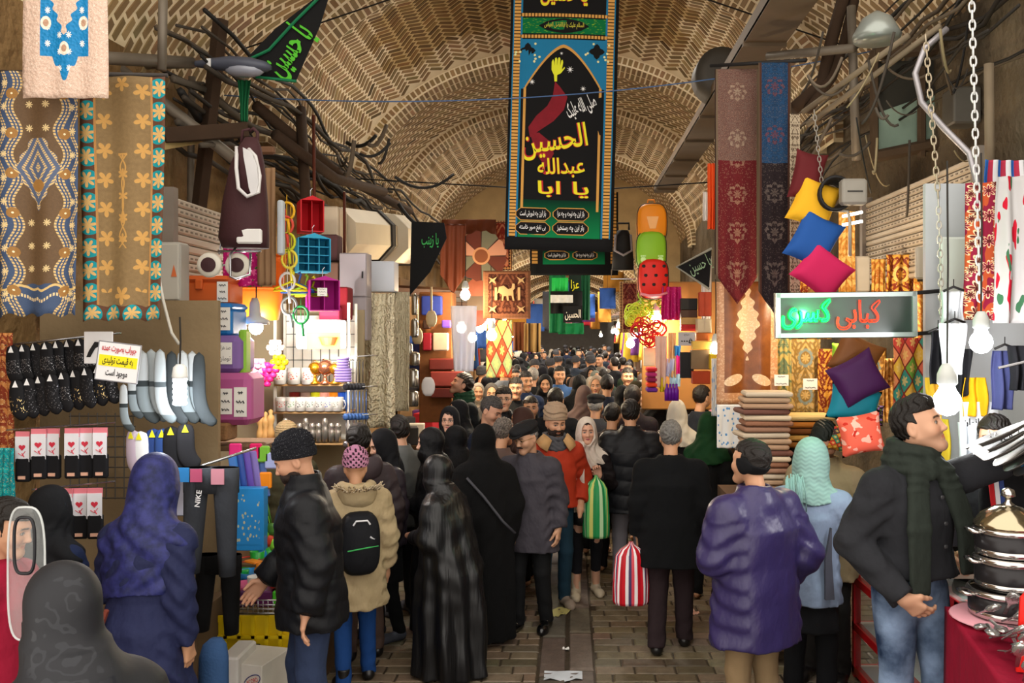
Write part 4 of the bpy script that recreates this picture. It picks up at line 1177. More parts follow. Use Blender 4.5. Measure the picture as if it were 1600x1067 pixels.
hang('table_runner',-12,520,20,735,5.1,ornate('red gold brocade','#8c3b24','#c9854a','#e8c890',.12,.8,f=50,med=.16),'red and gold brocade strip beside the black socks','runner',wave=.01)
tag(MB().tube([at(-30,112,4.6),at(262,118,4.75)],.012,8).build('hanging_rod',M('#3a3430',.6),smooth=True),'dark iron rod holding the sheer cloths','rod')
# --- timber, pipes and lamp in the dark corner over the cloths
DW=M('#3a2a1d',.9,0,.3,5,.5,20);PIPE=M('#6f665a',.6,.4,.25,8);BLK=M('#1c1a1a',.6)
for k,(a,b,r,nm)in enumerate((((170,95,6.6),(400,275,6.9),.045,'slanting grey iron pipe under the street lamp'),((60,85,5.6),(300,98,6.8),.045,'level iron pipe carrying the street lamp arm'),((255,-20,5.8),(253,110,5.8),.030,'upright conduit near the plastered vault corner'),((300,120,7.4),(296,420,7.4),.03,'rusty upright pipe behind the street lamp'))):
 tag(MB().tube([at(*a),at(*b)],r,8).build('pipe',PIPE,smooth=True),nm,'pipe')
for a,b,sz,nm in(((255,212,6.5),(385,203,6.9),.09,'short dark wooden beam reaching out beneath the lamp'),((190,240,6.2),(380,205,7.2),.05,'pale split plank wedged above the sheer cloths'),((345,30,7.0),(300,420,7.2),.08,'dark wooden post rising beside the lamp')):
 p,q=at(*a),at(*b);d=(q-p);R=d.to_track_quat('X','Z').to_matrix()
 tag(MB().box((p+q)/2,(d.length,sz,sz*1.2),0,R).build('timber_beam',DW if 'pale' not in nm else M('#a08a5a',.9,0,.3,5),bevel=.006),nm,'beam')
lp=empty('street_lamp',at(300,100,6.8),'grey plastic street lamp head sticking out from the corner pipe','street lamp')
MB().loft([[Vector((x,r*.85*cos(a),z+r*.55*sin(a)))for a in np.linspace(0,2*pi,15)[:-1]]for x,r,z in((0,.03,0),(.04,.045,0),(.16,.075,.0),(.30,.105,.0),(.45,.105,-.01),(.56,.07,-.02),(.60,.03,-.025))]).build('housing',M('#4b4f5c',.35,0,.1),lp,smooth=True)
MB().ball((.40,0,-.05),.12,14,sq=(1.25,.7,.42)).build('glass_bowl',M('#8f93a0',.15,0,.05,spec=.6),lp,smooth=True)
MB().tube([(-.35,0,-.01),(.02,0,0)],.032,8).build('arm',PIPE,lp,smooth=True)
MB().box((.155,-.07,-.01),(.03,.01,.06)).build('latch',M('#d8d8d8',.4),lp)
# --- black triangular pennant with green writing, green ribbon
mb=MB();P3=[(-.0,0,0)]
pts=[at(520,-25,6.9),at(500,40,6.9),at(463,125,6.9),at(400,118,6.9),at(384,92,6.9),at(430,45,6.9)]
mb.prism(pts,(0,.006,0));fl_=mb.build('pennant',M('#0f0f10',.9));tag(fl_,'black triangular pennant with bright green writing across the vault corner','flag')
mb=MB();c0=at(452,78,6.88);write(mb,'یا حسین',c0,.30,.42,rot=radians(52),off=.02);mb.build('writing',M('#4fb52a',.7,0,0),fl_)
mb=MB();mb.tube([at(520,-25,6.88),at(462,32,6.88),at(420,78,6.88),at(386,94,6.88)],.012,6);mb.tube([at(400,120,6.88),at(463,127,6.88)],.012,6);mb.build('border',M('#0d6b43',.7),fl_)
hang('ribbon',372,125,392,190,7.0,M('#0b5a33',.8),'dark green cloth ribbon dangling under the black pennant','ribbon',wave=.02,w2=.5)
# --- rolled shutters in the wall plane
def shutter(y0,y1,x,zt,zb,n,text,side=1,perf=True):
 t=empty('roller_shutter',(x,(y0+y1)/2,zb),text,'shutter');L=y1-y0;h=(zt-zb)/n;mb=MB();sl=MB()
 for k in range(n):
  z=h*k;pr=[(0,z+.004),(-.014,z+h*.25),(-.016,z+h*.75),(0,z+h*.97),(.02,z+h*.97),(.02,z+.004)]
  a=[Vector((side*p,-L/2,q))for p,q in pr];mb.loft([a,[v+Vector((0,L,0))for v in a]])
  if perf and(k%7)>1:
   m=int(L/.075)
   for i in range(m):mb.box((side*-.0165,-L/2+(i+.5)*L/m,z+h*.5),(.004,.035,h*.2),1)
 mb.build('slats',[M('#b9ad9c',.5,.15,.12,4),M('#7a6f62',.8)],t)
 for g in(-1,1):MB().box((0,g*(L/2+.04),(zt-zb)/2),(.09,.07,zt-zb+.1)).build('rail',M('#8a8076',.5,.3),t)
 return t
shutter(5.9,7.0,-2.62,3.2,2.42,13,'half lowered cream roller shutter beside the brown trolley bag',-1)
def rollbox(x0,y0,x1,y1,Y0,Y1,r,text):
 p,q=at(x0,y0,Y0),at(x1,y1,Y1);d=q-p;R=d.to_track_quat('X','Z').to_matrix();t=empty('shutter_box',p,text,'shutter box');L=d.length
 oc=[(r*cos(a),r*sin(a))for a in np.linspace(pi/8,2*pi+pi/8,9)[:-1]]
 MB().loft([[R@Vector((xx,a,b))for a,b in oc]for xx in(0,L)]).build('casing',M('#c9bca4',.5,.1,.12,4),t)
 MB().loft([[R@Vector((xx,a*1.08,b*1.08))for a,b in oc]for xx in(L*.48,L*.53)]).build('band',M('#2c2824',.7),t)
rollbox(518,365,628,372,8.6,10.4,.27,'octagonal cream shutter casing over the grey cabinets')
rollbox(600,372,648,384,9.6,12.0,.28,'second octagonal cream shutter casing deeper along the aisle')
obox('air_conditioner',478,322,528,402,8.2,.35,M('#c9b8a0',.6),'cream air conditioner case behind the red organizer','air conditioner')
# --- breaker boxes
bx=obox('fuse_box',246,378,282,472,5.6,.14,M('#a9a59c',.5,.1,.1),'grey steel fuse box with orange warning triangle','fuse box')
w_,h_=36*5.6/1400,94*5.6/1400
MB().rbox((.0,-.006,h_/2),(w_*.92,.012,h_*.94),.008).build('door',M('#b5b1a6',.5,.1,.08),bx)
MB().prism([(.02,-.014,h_*.42),(.055,-.014,h_*.42),(.037,-.014,h_*.62)],(0,-.002,0)).build('warning_triangle',M('#c8683a',.6),bx)
obox('fuse_box',238,472,268,500,5.7,.14,M('#7d7870',.6),'small lower grey fuse box under the steel one','fuse box')
cable([at(245,415,5.4),at(255,470,5.4),at(268,520,5.4),at(280,538,5.4)],.010,M('#d8d4c8',.6),'white cable running down from the fuse box')
# --- brown shopping trolley hung up by its handle
Yt=5.7;k_=Yt/FPX
tr=empty('shopping_trolley',at(392,440,Yt),'brown wheeled shopping trolley with white trimmed flap hung upside high on a hook','shopping trolley');tr['label']='brown wheeled shopping trolley with white trimmed flap hanging on a hook'
def lp_(px,py,dy=0.0):return Vector(((px-392)*k_,dy,(440-py)*k_))
br=M('#3d2023',.75,0,.15,8,.2,60)
def section(y,x0,x1,d):return[lp_((x0+x1)/2+(x1-x0)/2*cos(a),y,-d/2+d/2*sin(a))for a in np.linspace(0,2*pi,19)[:-1]]
MB().loft([section(390,358,428,.2),section(375,354,430,.24),section(320,359,427,.22),section(260,370,420,.18),section(232,378,412,.10),section(216,384,404,.04)]).build('bag',br,tr,smooth=True)
MB().loft([[lp_(x,y,dy)for x,y,dy in r]for r in([(390,240,-.21),(407,242,-.2),(407,242,-.19),(390,240,-.2)],[(394,280,-.25),(422,285,-.24),(422,285,-.23),(394,280,-.24)],[(398,310,-.26),(426,312,-.25),(426,312,-.24),(398,310,-.25)])]).build('flap',br,tr,smooth=True)
MB().tube([lp_(388,240,-.2),lp_(393,275,-.26),lp_(397,305,-.27),lp_(410,317,-.27),lp_(426,310,-.26),lp_(427,285,-.25),lp_(418,255,-.22),lp_(406,243,-.2)],.012,8).build('flap_trim',M('#c9c6c4',.6),tr,smooth=True)
fl2=MB();fl2.loft([[lp_(x,y,dd)for x,y in((404,244),(416,250),(425,272),(427,298),(424,312),(417,316),(413,305),(409,280),(405,258))]for dd in(-.275,-.262)]);fl2.build('flap_lining',M('#c4c2c2',.6),tr)
MB().rbox(lp_(409,375,-.22),(.155,.03,.09),.012).build('pocket_flap',M('#cfccc8',.6),tr)
MB().tube([lp_(392,206,-.02),lp_(398,202,-.02),lp_(404,208,-.02),lp_(404,232,-.02)],.012,8).tube([lp_(378,235,-.02),lp_(381,205,-.02),lp_(392,203,-.02)],.010,8).build('handle',br,tr,smooth=True)
fr=MB();CH=M('#b8b8bc',.25,.9,.05)
fr.tube([lp_(352,395,-.12),lp_(418,395,-.12)],.008,8).tube([lp_(355,380,-.1),lp_(354,400,-.12)],.007,6).tube([lp_(384,382,-.1),lp_(378,402,-.2),lp_(388,437,-.3),lp_(396,440,-.3),lp_(413,433,-.26),lp_(409,400,-.2)],.008,8).tube([lp_(345,418,-.14),lp_(380,416,-.14)],.006,6);fr.build('frame',CH,tr,smooth=True)
for x,y,dy in((343,417,-.16),(384,417,-.14)):
 R=RX(pi/2);mb=MB().lathe([(.045,-.016),(.072,-.016),(.078,0),(.072,.016),(.045,.016)],lp_(x,y,dy),22,0,R);wh=mb.build('wheel',M('#cdc6b8',.6),tr,smooth=True)
 MB().lathe([(.001,-.026),(.046,-.022),(.046,.022),(.001,.026)],lp_(x,y,dy),18,0,R).build('hub',M('#3a2024',.6),wh)
# --- tablecloths, ironing covers and packs behind the trolley
hang('oilcloth',348,368,408,448,6.3,splash('pink floral oilcloth','#b0126a','#e0609a','#3c6a2a',9),'magenta flowered oilcloth folded behind the trolley wheels','oilcloth',wave=.01)
hang('folding_chair_cover',402,262,430,446,6.25,M('#8a6a4c',.8),'brown cloth bundle hanging straight beside the trolley','cloth',wave=.01)
obox('roll_pack',432,312,442,398,6.2,.06,M('#b9c0c6',.4),'pale grey rolled mat with black bands beside the trolley','mat')
obox('roll_pack',405,228,428,240,6.3,.05,M('#6a4a34',.8),'thin brown flattened box peeking over the trolley flap','box')
# --- insulated boxes stacked on the counter end
def coolbox(x0,y0,x1,y1,Y,col,text,cat='cool box',tags=(),rnd=.03,lid=True,tagtext=None):
 t=obox('cool_box',x0,y0+(6 if lid else 0),x1,y1,Y,.30,M(col,.45,0,.1,5),text,cat,r=rnd);W,H=(x1-x0)*Y/FPX,(y1-y0)*Y/FPX
 if lid:MB().rbox((0,.15,H-.018),(W*1.04,.32,.05),rnd).build('lid',M(col,.45,0,.05,5),t);MB().rbox((-W*.12,-.012,H*.72),(.05,.024,.07),.008).build('clasp',M(col,.4,0,.0),t)
 for(tx,ty,tw,th,tt)in tags:paper(t,((tx-(x0+x1)/2)*Y/FPX,-.006,(y1-ty)*Y/FPX),tw*Y/FPX,th*Y/FPX,text=tt)
 return t
coolbox(285,432,356,477,6.1,'#d0602a','orange insulated box on top of the blue one',tags=((348,456,17,32,None),))
coolbox(267,475,362,526,6.0,'#1f72b8','blue insulated box with a clasp under the orange one',tags=((350,498,20,36,None),))
coolbox(292,524,376,585,5.95,'#7a5c9a','purple soft insulated bag with paper label','cool bag',((352,552,22,34,('صد هزار','تومان')),),.05,False)
coolbox(322,583,392,665,5.9,'#b0578c','pink soft insulated bag with two paper labels','cool bag',((353,627,20,40,None),(376,628,20,46,None)),.05,False)
obox('packet',372,515,384,590,6.0,.1,M('#86b83a',.5),'green printed packet tucked beside the purple bag','packet')
obox('wicker_basket',318,662,354,690,5.85,.2,M('#8a6440',.8,0,.3,60,.6,90),'small brown wicker basket under the pink bag','basket')
tag(MB().box(at(345,700,5.9)+Vector((0,.2,0)),(.55,.5,.03)).build('shelf_board',M('#6b5138',.8),bevel=.004),'wooden shelf board that carries the insulated boxes','shelf')
# --- orange rubber tubs, hung organizers, hangers
def tub(pts,Y,col,text):
 c=at(pts[0][1],pts[0][0],Y);mb=MB();rings=[]
 for y,xc,r in pts:rings.append([at(xc,y,Y)+Vector((r*Y/FPX*cos(a),r*Y/FPX*.7*sin(a),.004*sin(3*a)))for a in np.linspace(0,2*pi,25)[:-1]])
 t=tag(MB().loft(rings).build('rubber_tub',M(col,.5,0,.08),smooth=True),text,'tub');t.modifiers.new('b','BEVEL').width=.004
 y,xc,r=pts[0];MB().tube([at(xc,y,Y)+Vector((r*1.03*Y/FPX*cos(a),r*1.03*Y/FPX*.7*sin(a),.004))for a in np.linspace(0,2*pi,25)[:-1]],.010,6,close=True).build('rim',M(col,.45,0,0),t,smooth=True);return t
tub([(452,404,39),(458,404,37),(480,404,35),(500,404,31)],6.8,'#e8751a','orange rubber tub with wide rim hanging below the trolley')
tub([(400,437,12),(412,437,11),(430,436,9),(456,434,9)],7.0,'#ea6a14','narrow orange bucket beside the blue organizer')
def organizer(x0,y0,x1,y1,Y,col,text,cols=3,rows=4,dotted=False,rot=0):
 W,H=(x1-x0)*Y/FPX,(y1-y0)*Y/FPX;t=empty('hanging_organizer',at((x0+x1)/2,y0,Y),text,'organizer');t.rotation_euler=(0,radians(rot),radians(25));m=M(col,.6,0,.1,8);md=M(col,.8,0,.1,3)
 MB().box((0,.10,-H*.56),(W,.012,H*.86)).build('back_panel',md,t)
 mb=MB().box((-W/2,.0,-H*.56),(.008,.2,H*.86)).box((W/2,0,-H*.56),(.008,.2,H*.86)).box((0,0,-H*.985),(W,.2,.008))
 mb.build('sides',m if not dotted else dots('hearts',col,'#f4e8e4',12,.34),t)
 MB().loft([[Vector((-W/2,y,-H*.13)),Vector((W/2,y,-H*.13)),Vector((0,y,0))]for y in(-.1,.1)]).build('roof_panel',m,t)
 d=MB()
 for i in range(1,cols):d.box((-W/2+W*i/cols,.01,-H*.56),(.006,.17,H*.84))
 for j in range(1,rows):d.box((0,.01,-H*.13-H*.86*j/rows),(W,.17,.006))
 d.build('dividers',m,t);MB().tube([(0,0,0),(0,0,.05),(.015,0,.07)],.003,5).build('hook',CH,t)
 return t
organizer(468,308,502,364,7.0,'#c4101e','red house shaped hanging organizer with heart print side',2,1,True)
organizer(464,366,512,426,6.9,'#2f9fc4','turquoise hanging organizer with twelve pockets',3,4)
og=organizer(482,432,526,486,6.7,'#b01c88','magenta hanging organizer with a paper label',2,1);paper(og,(-.02,-.105,-.12),.07,.06)
hg=[('#d8d21e','yellow'),('#2a58a8','blue'),('#86b428','green'),('#e8e22a','lemon')]
for k,(c,n)in enumerate(hg):
 p=at(455+11*k,440+3*k,6.6+.05*k);m=MB().tube([p+Vector((0,0,.07)),p+Vector((.015,0,.085)),p+Vector((.02,0,.07)),p,p+Vector((-.12,0,-.05)),p+Vector((-.13,0,-.065)),p+Vector((.12,0,-.065)),p+Vector((.11,0,-.05)),p],.008,6)
 tag(m.build('clothes_hanger',M(c,.4),smooth=True),n+' plastic clothes hanger in front of the magenta organizer','hanger','plastic hangers')
r=random.Random(4)
for k,(x,y,c,n)in enumerate(((448,330,'#e8b01c','yellow racket shaped toy beside the red organizer'),(446,352,'#d84a3a','coral sieve hanging under the yellow racket toy'),(449,378,'#cfd42a','lime strainer hanging beside the turquoise organizer'),(452,405,'#e4d64a','pale yellow brush hanging beside the orange bucket'),(449,440,'#d9d9d4','clear ribbed bottle hanging left of the hangers'),(452,478,'#8d918f','grey metal grater hanging below the hangers'),(470,492,'#2f8f4a','green coil of hose under the magenta organizer'))):
 p=at(x,y,6.6);mb=MB().tube([p+Vector((.055*cos(a),0,.065*sin(a)))for a in np.linspace(0,2*pi,17)[:-1]],.010,6,close=True).tube([p+Vector((.01,0,-.06)),p+Vector((.02,0,-.16))],.011,6).tube([p+Vector((0,0,.065)),p+Vector((0,0,.12))],.003,4)
 for q in(-.03,0,.03):mb.tube([p+Vector((q,0,-.055)),p+Vector((q,0,.055))],.003,4)
 tag(mb.build('plastic_strainer',M(c,.4),smooth=True),n.replace('left of','next to'),'kitchen tool')
# --- checked bags and packs on the upper shelf by the grey cabinets
obox('checked_bag',498,366,527,408,8.0,.2,plaid('brown plaid','#7a5c58','#4a2c30','#e0d0c0',3),'brown checked bag behind the turquoise organizer','bag')
obox('checked_bag',506,410,528,452,7.9,.2,plaid('beige plaid','#b09880','#6a4438','#f0e0d0',3),'beige checked bag above the red checked one','bag')
obox('checked_bag',526,448,543,500,7.5,.2,plaid('red plaid','#b02a34','#6a141c','#f4e4e0',3),'red checked bag beside the grey cabinets','bag')
obox('checked_bag',498,480,530,503,7.4,.2,plaid('pink plaid','#d85a78','#b02848','#f8eef0',4),'pink checked bag under the magenta organizer','bag')
# --- grey wall cabinets and white box
for a,tx in(((530,395,573,464,7.9),'tall grey electrical cabinet, upper of two'),((544,464,573,532,7.9),'narrow grey electrical cabinet, lower of two')):
 c=obox('electric_cabinet',*a,.2,M('#9a9296',.55,.05,.08,3),tx,'cabinet',r=.008);W,H=(a[2]-a[0])*a[4]/FPX,(a[3]-a[1])*a[4]/FPX
 MB().rbox((0,-.006,H/2),(W*.95,.012,H*.96),.004).build('door',M('#a29a9e',.5,.05,.06,3),c);MB().box((W*.36,-.016,H*.5),(.012,.012,.06)).build('handle',BLK,c)
obox('white_cabinet',576,408,616,456,8.4,.22,M('#ccd2dc',.5,0,.05),'white plastic cabinet next to the grey ones','cabinet',r=.01)
# --- quilted pale curtains closing a shop front
def quilt(nm):
 s=Sh(nm,.6,0,.3);u,v=s.uv();n=s.noise(4,3,s.vec(u*1.5,v*3));s.col(s.mix(n,'#cdbf9c','#efe4c6'));s.bump((u*40+(v*9).sin()*2).sin()*.25+(n*26).sin()*.5+s.noise(9,4,coord='UV')*1.2,.8,.03);return s.m
hang('plastic_curtain',558,458,617,668,8.2,quilt('cream plastic sheet'),'crumpled cream plastic sheet hanging from the cabinets','curtain',wave=.05,nf=2)
hang('quilted_curtain',614,456,640,642,8.6,quilt('quilted cream cloth'),'rolled quilted cream curtain beside the pot shelves','curtain',wave=.03,nf=1)
# --- crockery stand: shelf unit with mugs, globes, tumblers, shakers
Ym=7.4;km=Ym/FPX
su=empty('display_shelf',at(487,700,Ym),'white wire display shelf loaded with mugs','shelf');W=116*km
sf=MB()
for px in(430,545):sf.box(((px-487)*km,.0,.55),(.02,.02,1.3));sf.box(((px-487)*km,.25,.55),(.02,.02,1.3))
sf.build('frame',M('#d8d4c8',.4,.3),su)
for py in(600,643,692):MB().box((0,.12,(700-py)*km-.008),(W,.28,.016)).build('shelf_board',M('#b08a58',.7),su,bevel=.003)
wg=MB()
for k in range(9):wg.tube([(-W/2+W*k/8,.26,.5),(-W/2+W*k/8,.26,1.05)],.003,4)
for k in range(6):wg.tube([(-W/2,.26,.5+.11*k),(W/2,.26,.5+.11*k)],.003,4)
wg.build('wire_back',M('#5a5a58',.5,.3),su)
MB().box((0,.275,.55),(W,.006,1.1)).build('back_panel',M('#e4e0d4',.6),su)
whites=M('#c4c0b8',.25,0,.03,spec=.5)
prn=[dots('motif%d'%i,'#c4c0b8',c,5,.36)for i,c in enumerate(('#c23a2c','#3a7a3c','#2a2a30','#1f5a3c','#2a2a30','#2f4f9c','#6a6a58'))]
words_=('red','green','black','dark green','grey','blue','olive')
m0=mug(whites,prn[0],.135,.055,True,'white mug with red blob print, first on the top shelf');m0.location=at(438,600,Ym)
for k,x in enumerate((460,481)):dup(m0,at(x,600,Ym),radians(15*k),'white mug with %s print on the top shelf'%('small flower' if k==0 else 'scattered flower'),None)
for k,(x,c,rr,n)in enumerate(((492,'#c98a1e',.055,'brass'),(508,'#c07a58',.062,'copper'),(524,'#d0952c',.05,'golden'))):
 t=empty('globe',at(x,600,Ym),n+' coloured desk globe on the mug shelf','globe');mt=M(c,.2,.8,.1)
 MB().lathe([(.045,0),(.05,.01),(.02,.03),(.012,.06),(.02,.075)],n=16).build('stand',mt,t,smooth=True);MB().ball((0,0,.075+rr),rr,18).build('ball',mt,t,smooth=True)
 MB().tube([(rr*1.12*cos(a),0,.075+rr+rr*1.12*sin(a))for a in np.linspace(-1.5,1.9,14)],.004,5).build('meridian',mt,t,smooth=True)
for k,(x,c,n)in enumerate(((452,'#a03a34','brick red'),(470,'#d9b9a8','cream'),(486,'#cfd024','yellow'),(501,'#e8a08c','salmon'),(516,'#e8891c','orange'),(529,'#2a5ac0','blue'))):
 g=mug(M(c,.3),None,.14,.045,False,n+' plastic tumbler behind the printed mugs','tumbler');g.location=at(x,641,Ym)+Vector((0,.14,0))
for k,x in enumerate((440,455,470,486,501,515,528)):
 g=dup(m0,at(x,642,Ym),radians(10-6*k),'white mug with %s print on the lower mug shelf'%words_[k],None,{'printed_motif':prn[k]},.84)
for k,x in enumerate((446,458,468,478,488,498,508,518,528)):
 h=.15 if k%3 else .19;t=MB().lathe([(.026,0),(.028,h*.6),(.02,h*.72),(.026,h*.78),(.022,h),(.004,h*1.05)],n=12).build('salt_shaker',M('#b8b0a4',.2,.7,.15),None,at(x,690,Ym),smooth=True)
 tag(t,'steel and glass shaker, one of the row below the mugs','shaker','shakers below the mugs')
for k,(x,y)in enumerate(((415,690),(423,686),(407,688))):
 t=MB().lathe([(.035,0),(.03,.06),(.018,.11),(.03,.15),(.03,.18),(.012,.2),(.02,.225),(.004,.24)],n=14).build('pepper_mill',M('#c89a5c',.5),None,at(x,y,7.2),smooth=True);tag(t,'turned wooden pepper mill beside the shaker row','pepper mill','wooden pepper mills')
obox('counter_board',395,688,432,696,7.0,.3,M('#8a6a48',.7),'wooden counter board under the pepper mills','board')
lb=obox('light_box',462,500,534,545,7.2,.16,ME('#fff6e8',1.3,'lit panel'),'lit white panel above the mug shelf','light box');mb=MB();s_=7.2/FPX
mb.box(((506-498)*s_,-.006,13*s_),(52*s_,.01,26*s_));mb.build('yellow_poster',M('#f0b030',.6),lb);MB().lathe([(.001,0),(.05,0),(.075,.06),(.08,.065)],((514-498)*s_,-.02,.03),14).build('pictured_bowl',M('#a83a1c',.5),lb)
area_light('panel glow',at(498,522,7.1)+Vector((0,-.05,0)),.35,8,(1,.95,.86),(pi/2,0,0))
# small plastic flowers and cups beside it
for k,(x,y,c,n)in enumerate(((437,566,'#e8c81c','yellow'),(423,578,'#e0307c','pink'),(414,592,'#d8206c','deep pink'),(405,572,'#f0a0b8','pale pink'),(431,543,'#d9d9d4','silver'))):
 p=at(x,y,7.0);mb=MB()
 for j in range(6):mb.ball(p+Vector((.045*cos(j*1.047),-.01,.045*sin(j*1.047))),.03,8)
 mb.ball(p+Vector((0,-.03,0)),.025,8);tag(mb.build('plastic_flower',M(c,.4),smooth=True),n+' plastic flower shaped clip by the mug shelf','ornament')
# hung spoons and ladles on rows of hooks
lad=MB().tube([(0,0,0),(0,0,-.17)],.004,5);lad.ball((0,-.012,-.2),.026,10,sq=(1,.5,1.25));lad.tube([(0,0,0),(.008,0,.014),(0,0,.022),(-.008,0,.014)],.002,4)
base=lad.build('serving_spoon',M('#4a70b0',.35,.3),smooth=True);tag(base,'blue handled serving spoon in the hanging row','spoon','spoons hung beside the mug shelf');base.location=at(541,612,7.2)
bm2,bm3=M('#3a3a3e',.4,.3),M('#8c8c90',.25,.8)
for row,(y,n)in enumerate(((565,6),(612,7),(655,7))):
 for k in range(n):
  if row==1 and k==0:continue
  m_,w_=((bm2,'black'),(base.data.materials[0],'blue'),(bm3,'steel'))[row];c=dup(base,at(541+5.2*k,y,7.2+.02*k),None,'%s serving spoon in the %s hanging row'%(w_,('top','middle','bottom')[row])if row!=1 else None,None,{'serving_spoon':m_})
for row,y in enumerate((560,608,652)):hanger_rod(at(534,y-2,7.25),at(590,y-5,7.3),.005,'thin hook rail above the %s row of spoons'%('top','middle','bottom')[row])
tt=MB()
for k in range(9):tt.tube([at(536,560,7.1)+Vector((.06*cos(a)*(1-.3*(k<4)),.02*sin(a),-.022*k))for a in np.linspace(0,2*pi,13)[:-1]],.011,6,close=True)
tag(tt.build('lavender_lace',M('#a890d0',.6),smooth=True),'lavender ruffled lace bundle hanging beside the globes','lace')
# --- sock display
SK=M('#101014',.9,0,.2,20);GK=M('#8f9698',.85,0,.1,20)
rk=MB()
for y in(524,576):rk.tube([at(5,y+16,5.1),at(190,y-4,5.3)],.007,6)
tag(rk.build('hook_rail',CH,smooth=True),'pair of chromed hook rails carrying the black socks','rail')
sq=[sequin('glitter knit','#0e0e12','#c8c8cc',24,.75),sequin('gold dotted knit','#0e0e12','#e8cc90',14,.9,.45,.85),sequin('sparse glitter knit','#101014','#9a9aa0',22,.5,.3,.9)]
top=('silver glitter','dense silver glitter','plain black','faint glitter','ribbed black','tall black','black with glitter cuff')
s0=None;g1='black socks on the upper hook rail';g2='black socks on the lower hook rail';idx=0
for k in range(8):
 p=at(20+17.5*k,538-1.8*k,5.05+.02*(k%3));lab='black sock pair with silver glitter foot on the upper rail'
 if s0 is None:s0=sockpair(sq[0],.21,.085,.06,lab,'socks',g1);s0.location=p
 else:dup(s0,p,radians(r.uniform(-12,12)),None,None,{'socks':sq[(0,0,2)[k%3]]})
for k in range(9):
 p=at(26+18.2*k,592-3.2*k,5.0+.02*(k%3));dup(s0,p,radians(r.uniform(-12,12)),'black sock pair with glitter or gold dots on the lower rail',g2,{'socks':sq[(1,2,2,2,0,1,2)[k%7]]},1.0)
def longsock():
 s=Sh('two tone knit',.85,0,.2);u,v=s.uv();c=s.mix(v.gt(.42),'#a9aeb0','#2e3436');c=s.mix(v.gt(.50)*v.lt(.84),c,'#788286');c=s.mix(v.gt(.84),c,'#3a4042');s.col(c);return s.m
def longsock2():
 s=Sh('pale knit',.85,0,.2);u,v=s.uv();c=s.mix(v.gt(.45)*v.lt(.52),'#a9b2b6','#50585c');c=s.mix(v.gt(.88),c,'#6a7478');s.col(c);return s.m
ls=[longsock(),longsock2(),M('#33393c',.85)]
s1=None
for k,(x,y,m_)in enumerate(((193,598,2),(206,578,0),(222,545,0),(236,543,1),(250,543,1),(268,546,2),(285,545,0),(300,546,0),(311,548,2))):
 p=at(x,y,4.95+.03*(k%4));L=.40 if k>1 else .26
 if s1 is None:s1=sockpair(ls[0],.40,.075,.10,'long grey and white sock pair hanging around the spiral lamp','socks','long grey and white socks',None);s1.location=p
 else:dup(s1,p,radians(r.uniform(-10,10)),None,None,{'socks':ls[m_]},L/.40)
s1.scale=(.65,)*3
s2=sockpair(M('#20386e',.85),.24,.10,.08,'navy blue sock pair hanging under the grey socks','socks',None,'#d8d020');s2.location=at(240,668,5.0)
for k,(x,y,m_,t_)in enumerate(((208,670,M('#b8a8b8',.85),'lilac white folded sock pair beside the navy pair'),(220,672,M('#d8dadc',.85),'white folded sock pair touching the navy pair'),(255,668,M('#26427a',.85),'second navy sock pair, slightly lighter, under the grey socks'),(268,664,SK,'black sock pair with a yellow tag below the spiral lamp'),(290,660,M('#1c1c20',.9),'tall black boot sock next to the wicker basket'))):dup(s2,at(x,y,5.0-.01*k),radians(8*(k-2)),t_,None,{'socks':m_})
# packed socks with pink headers
pk=empty('sock_packet',at(35,672,4.95),'packet of black footlets with pink header and heart card, upper row','sock packet','sock packets in the upper row');sp=4.95/FPX
MB().box((0,.004,-9*sp),(22*sp,.008,14*sp)).build('header',M('#d87884',.6),pk)
MB().prism([(-11*sp,0,-10*sp),(11*sp,0,-10*sp),(11*sp,0,-50*sp),(8*sp,0,-44*sp),(0,0,-46*sp),(-8*sp,0,-44*sp),(-11*sp,0,-50*sp)],(0,-.003,0)).build('card',M('#dcdce2',.5),pk)
ht=MB();hp=[(.011*16*sin(t)**3/16,-(.004),.011*(13*cos(t)-5*cos(2*t)-2*cos(3*t)-cos(4*t))/16)for t in np.linspace(0,2*pi,25)[:-1]];ht.prism([(x*1.7,y,z*1.7-27*sp)for x,y,z in hp],(0,-.001,0));ht.tube([(-.02,-.005,-36*sp),(0,-.005,-40*sp),(.018,-.005,-33*sp)],.002,4);ht.tube([(.0,-.005,-36*sp),(.012,-.005,-42*sp)],.003,4);ht.build('heart_print',M('#c83044',.5),pk)
MB().rbox((0,.01,-62*sp),(23*sp,.03,38*sp),.01).build('black_footlet',SK,pk);MB().box((0,-.008,-74*sp),(11*sp,.006,5*sp)).build('bow',M('#d8a890',.5),pk)
for k,x in enumerate((60,82,112,133,156)):dup(pk,at(x,668-.5*k,4.95+.02*(k%2)),radians(r.uniform(-8,8)))
for k,x in enumerate((66,84,102,124,148)):dup(pk,at(x,762-.4*k,4.9+.02*(k%2)),radians(r.uniform(-8,8)),'packet of black footlets with pink header and heart card, lower row','sock packets in the lower row')
tag(MB().tube([at(10,672,5.0),at(180,660,5.0)],.005,5).tube([at(50,765,4.95),at(180,752,4.95)],.005,5).build('hook_rail',CH),'thin rails through the sock packet headers','rail')
gw=MB()
for k in range(8):gw.tube([at(110+14*k,645,5.3),at(110+14*k,780,5.3)],.004,4)
for k in range(9):gw.tube([at(108,650+16*k,5.3),at(212,650+16*k,5.3)],.004,4)
tag(gw.build('wire_grid',M('#5a544e',.5,.4)),'dark wire grid panel behind the sock packets','grid')
tag(MB().box((-2.72,5.55,1.25),(1.1,.04,2.5)).build('stall_back_panel',M('#8a7658',.9,0,.25,3,.3,20)),'tan board at the back of the sock stall','board')
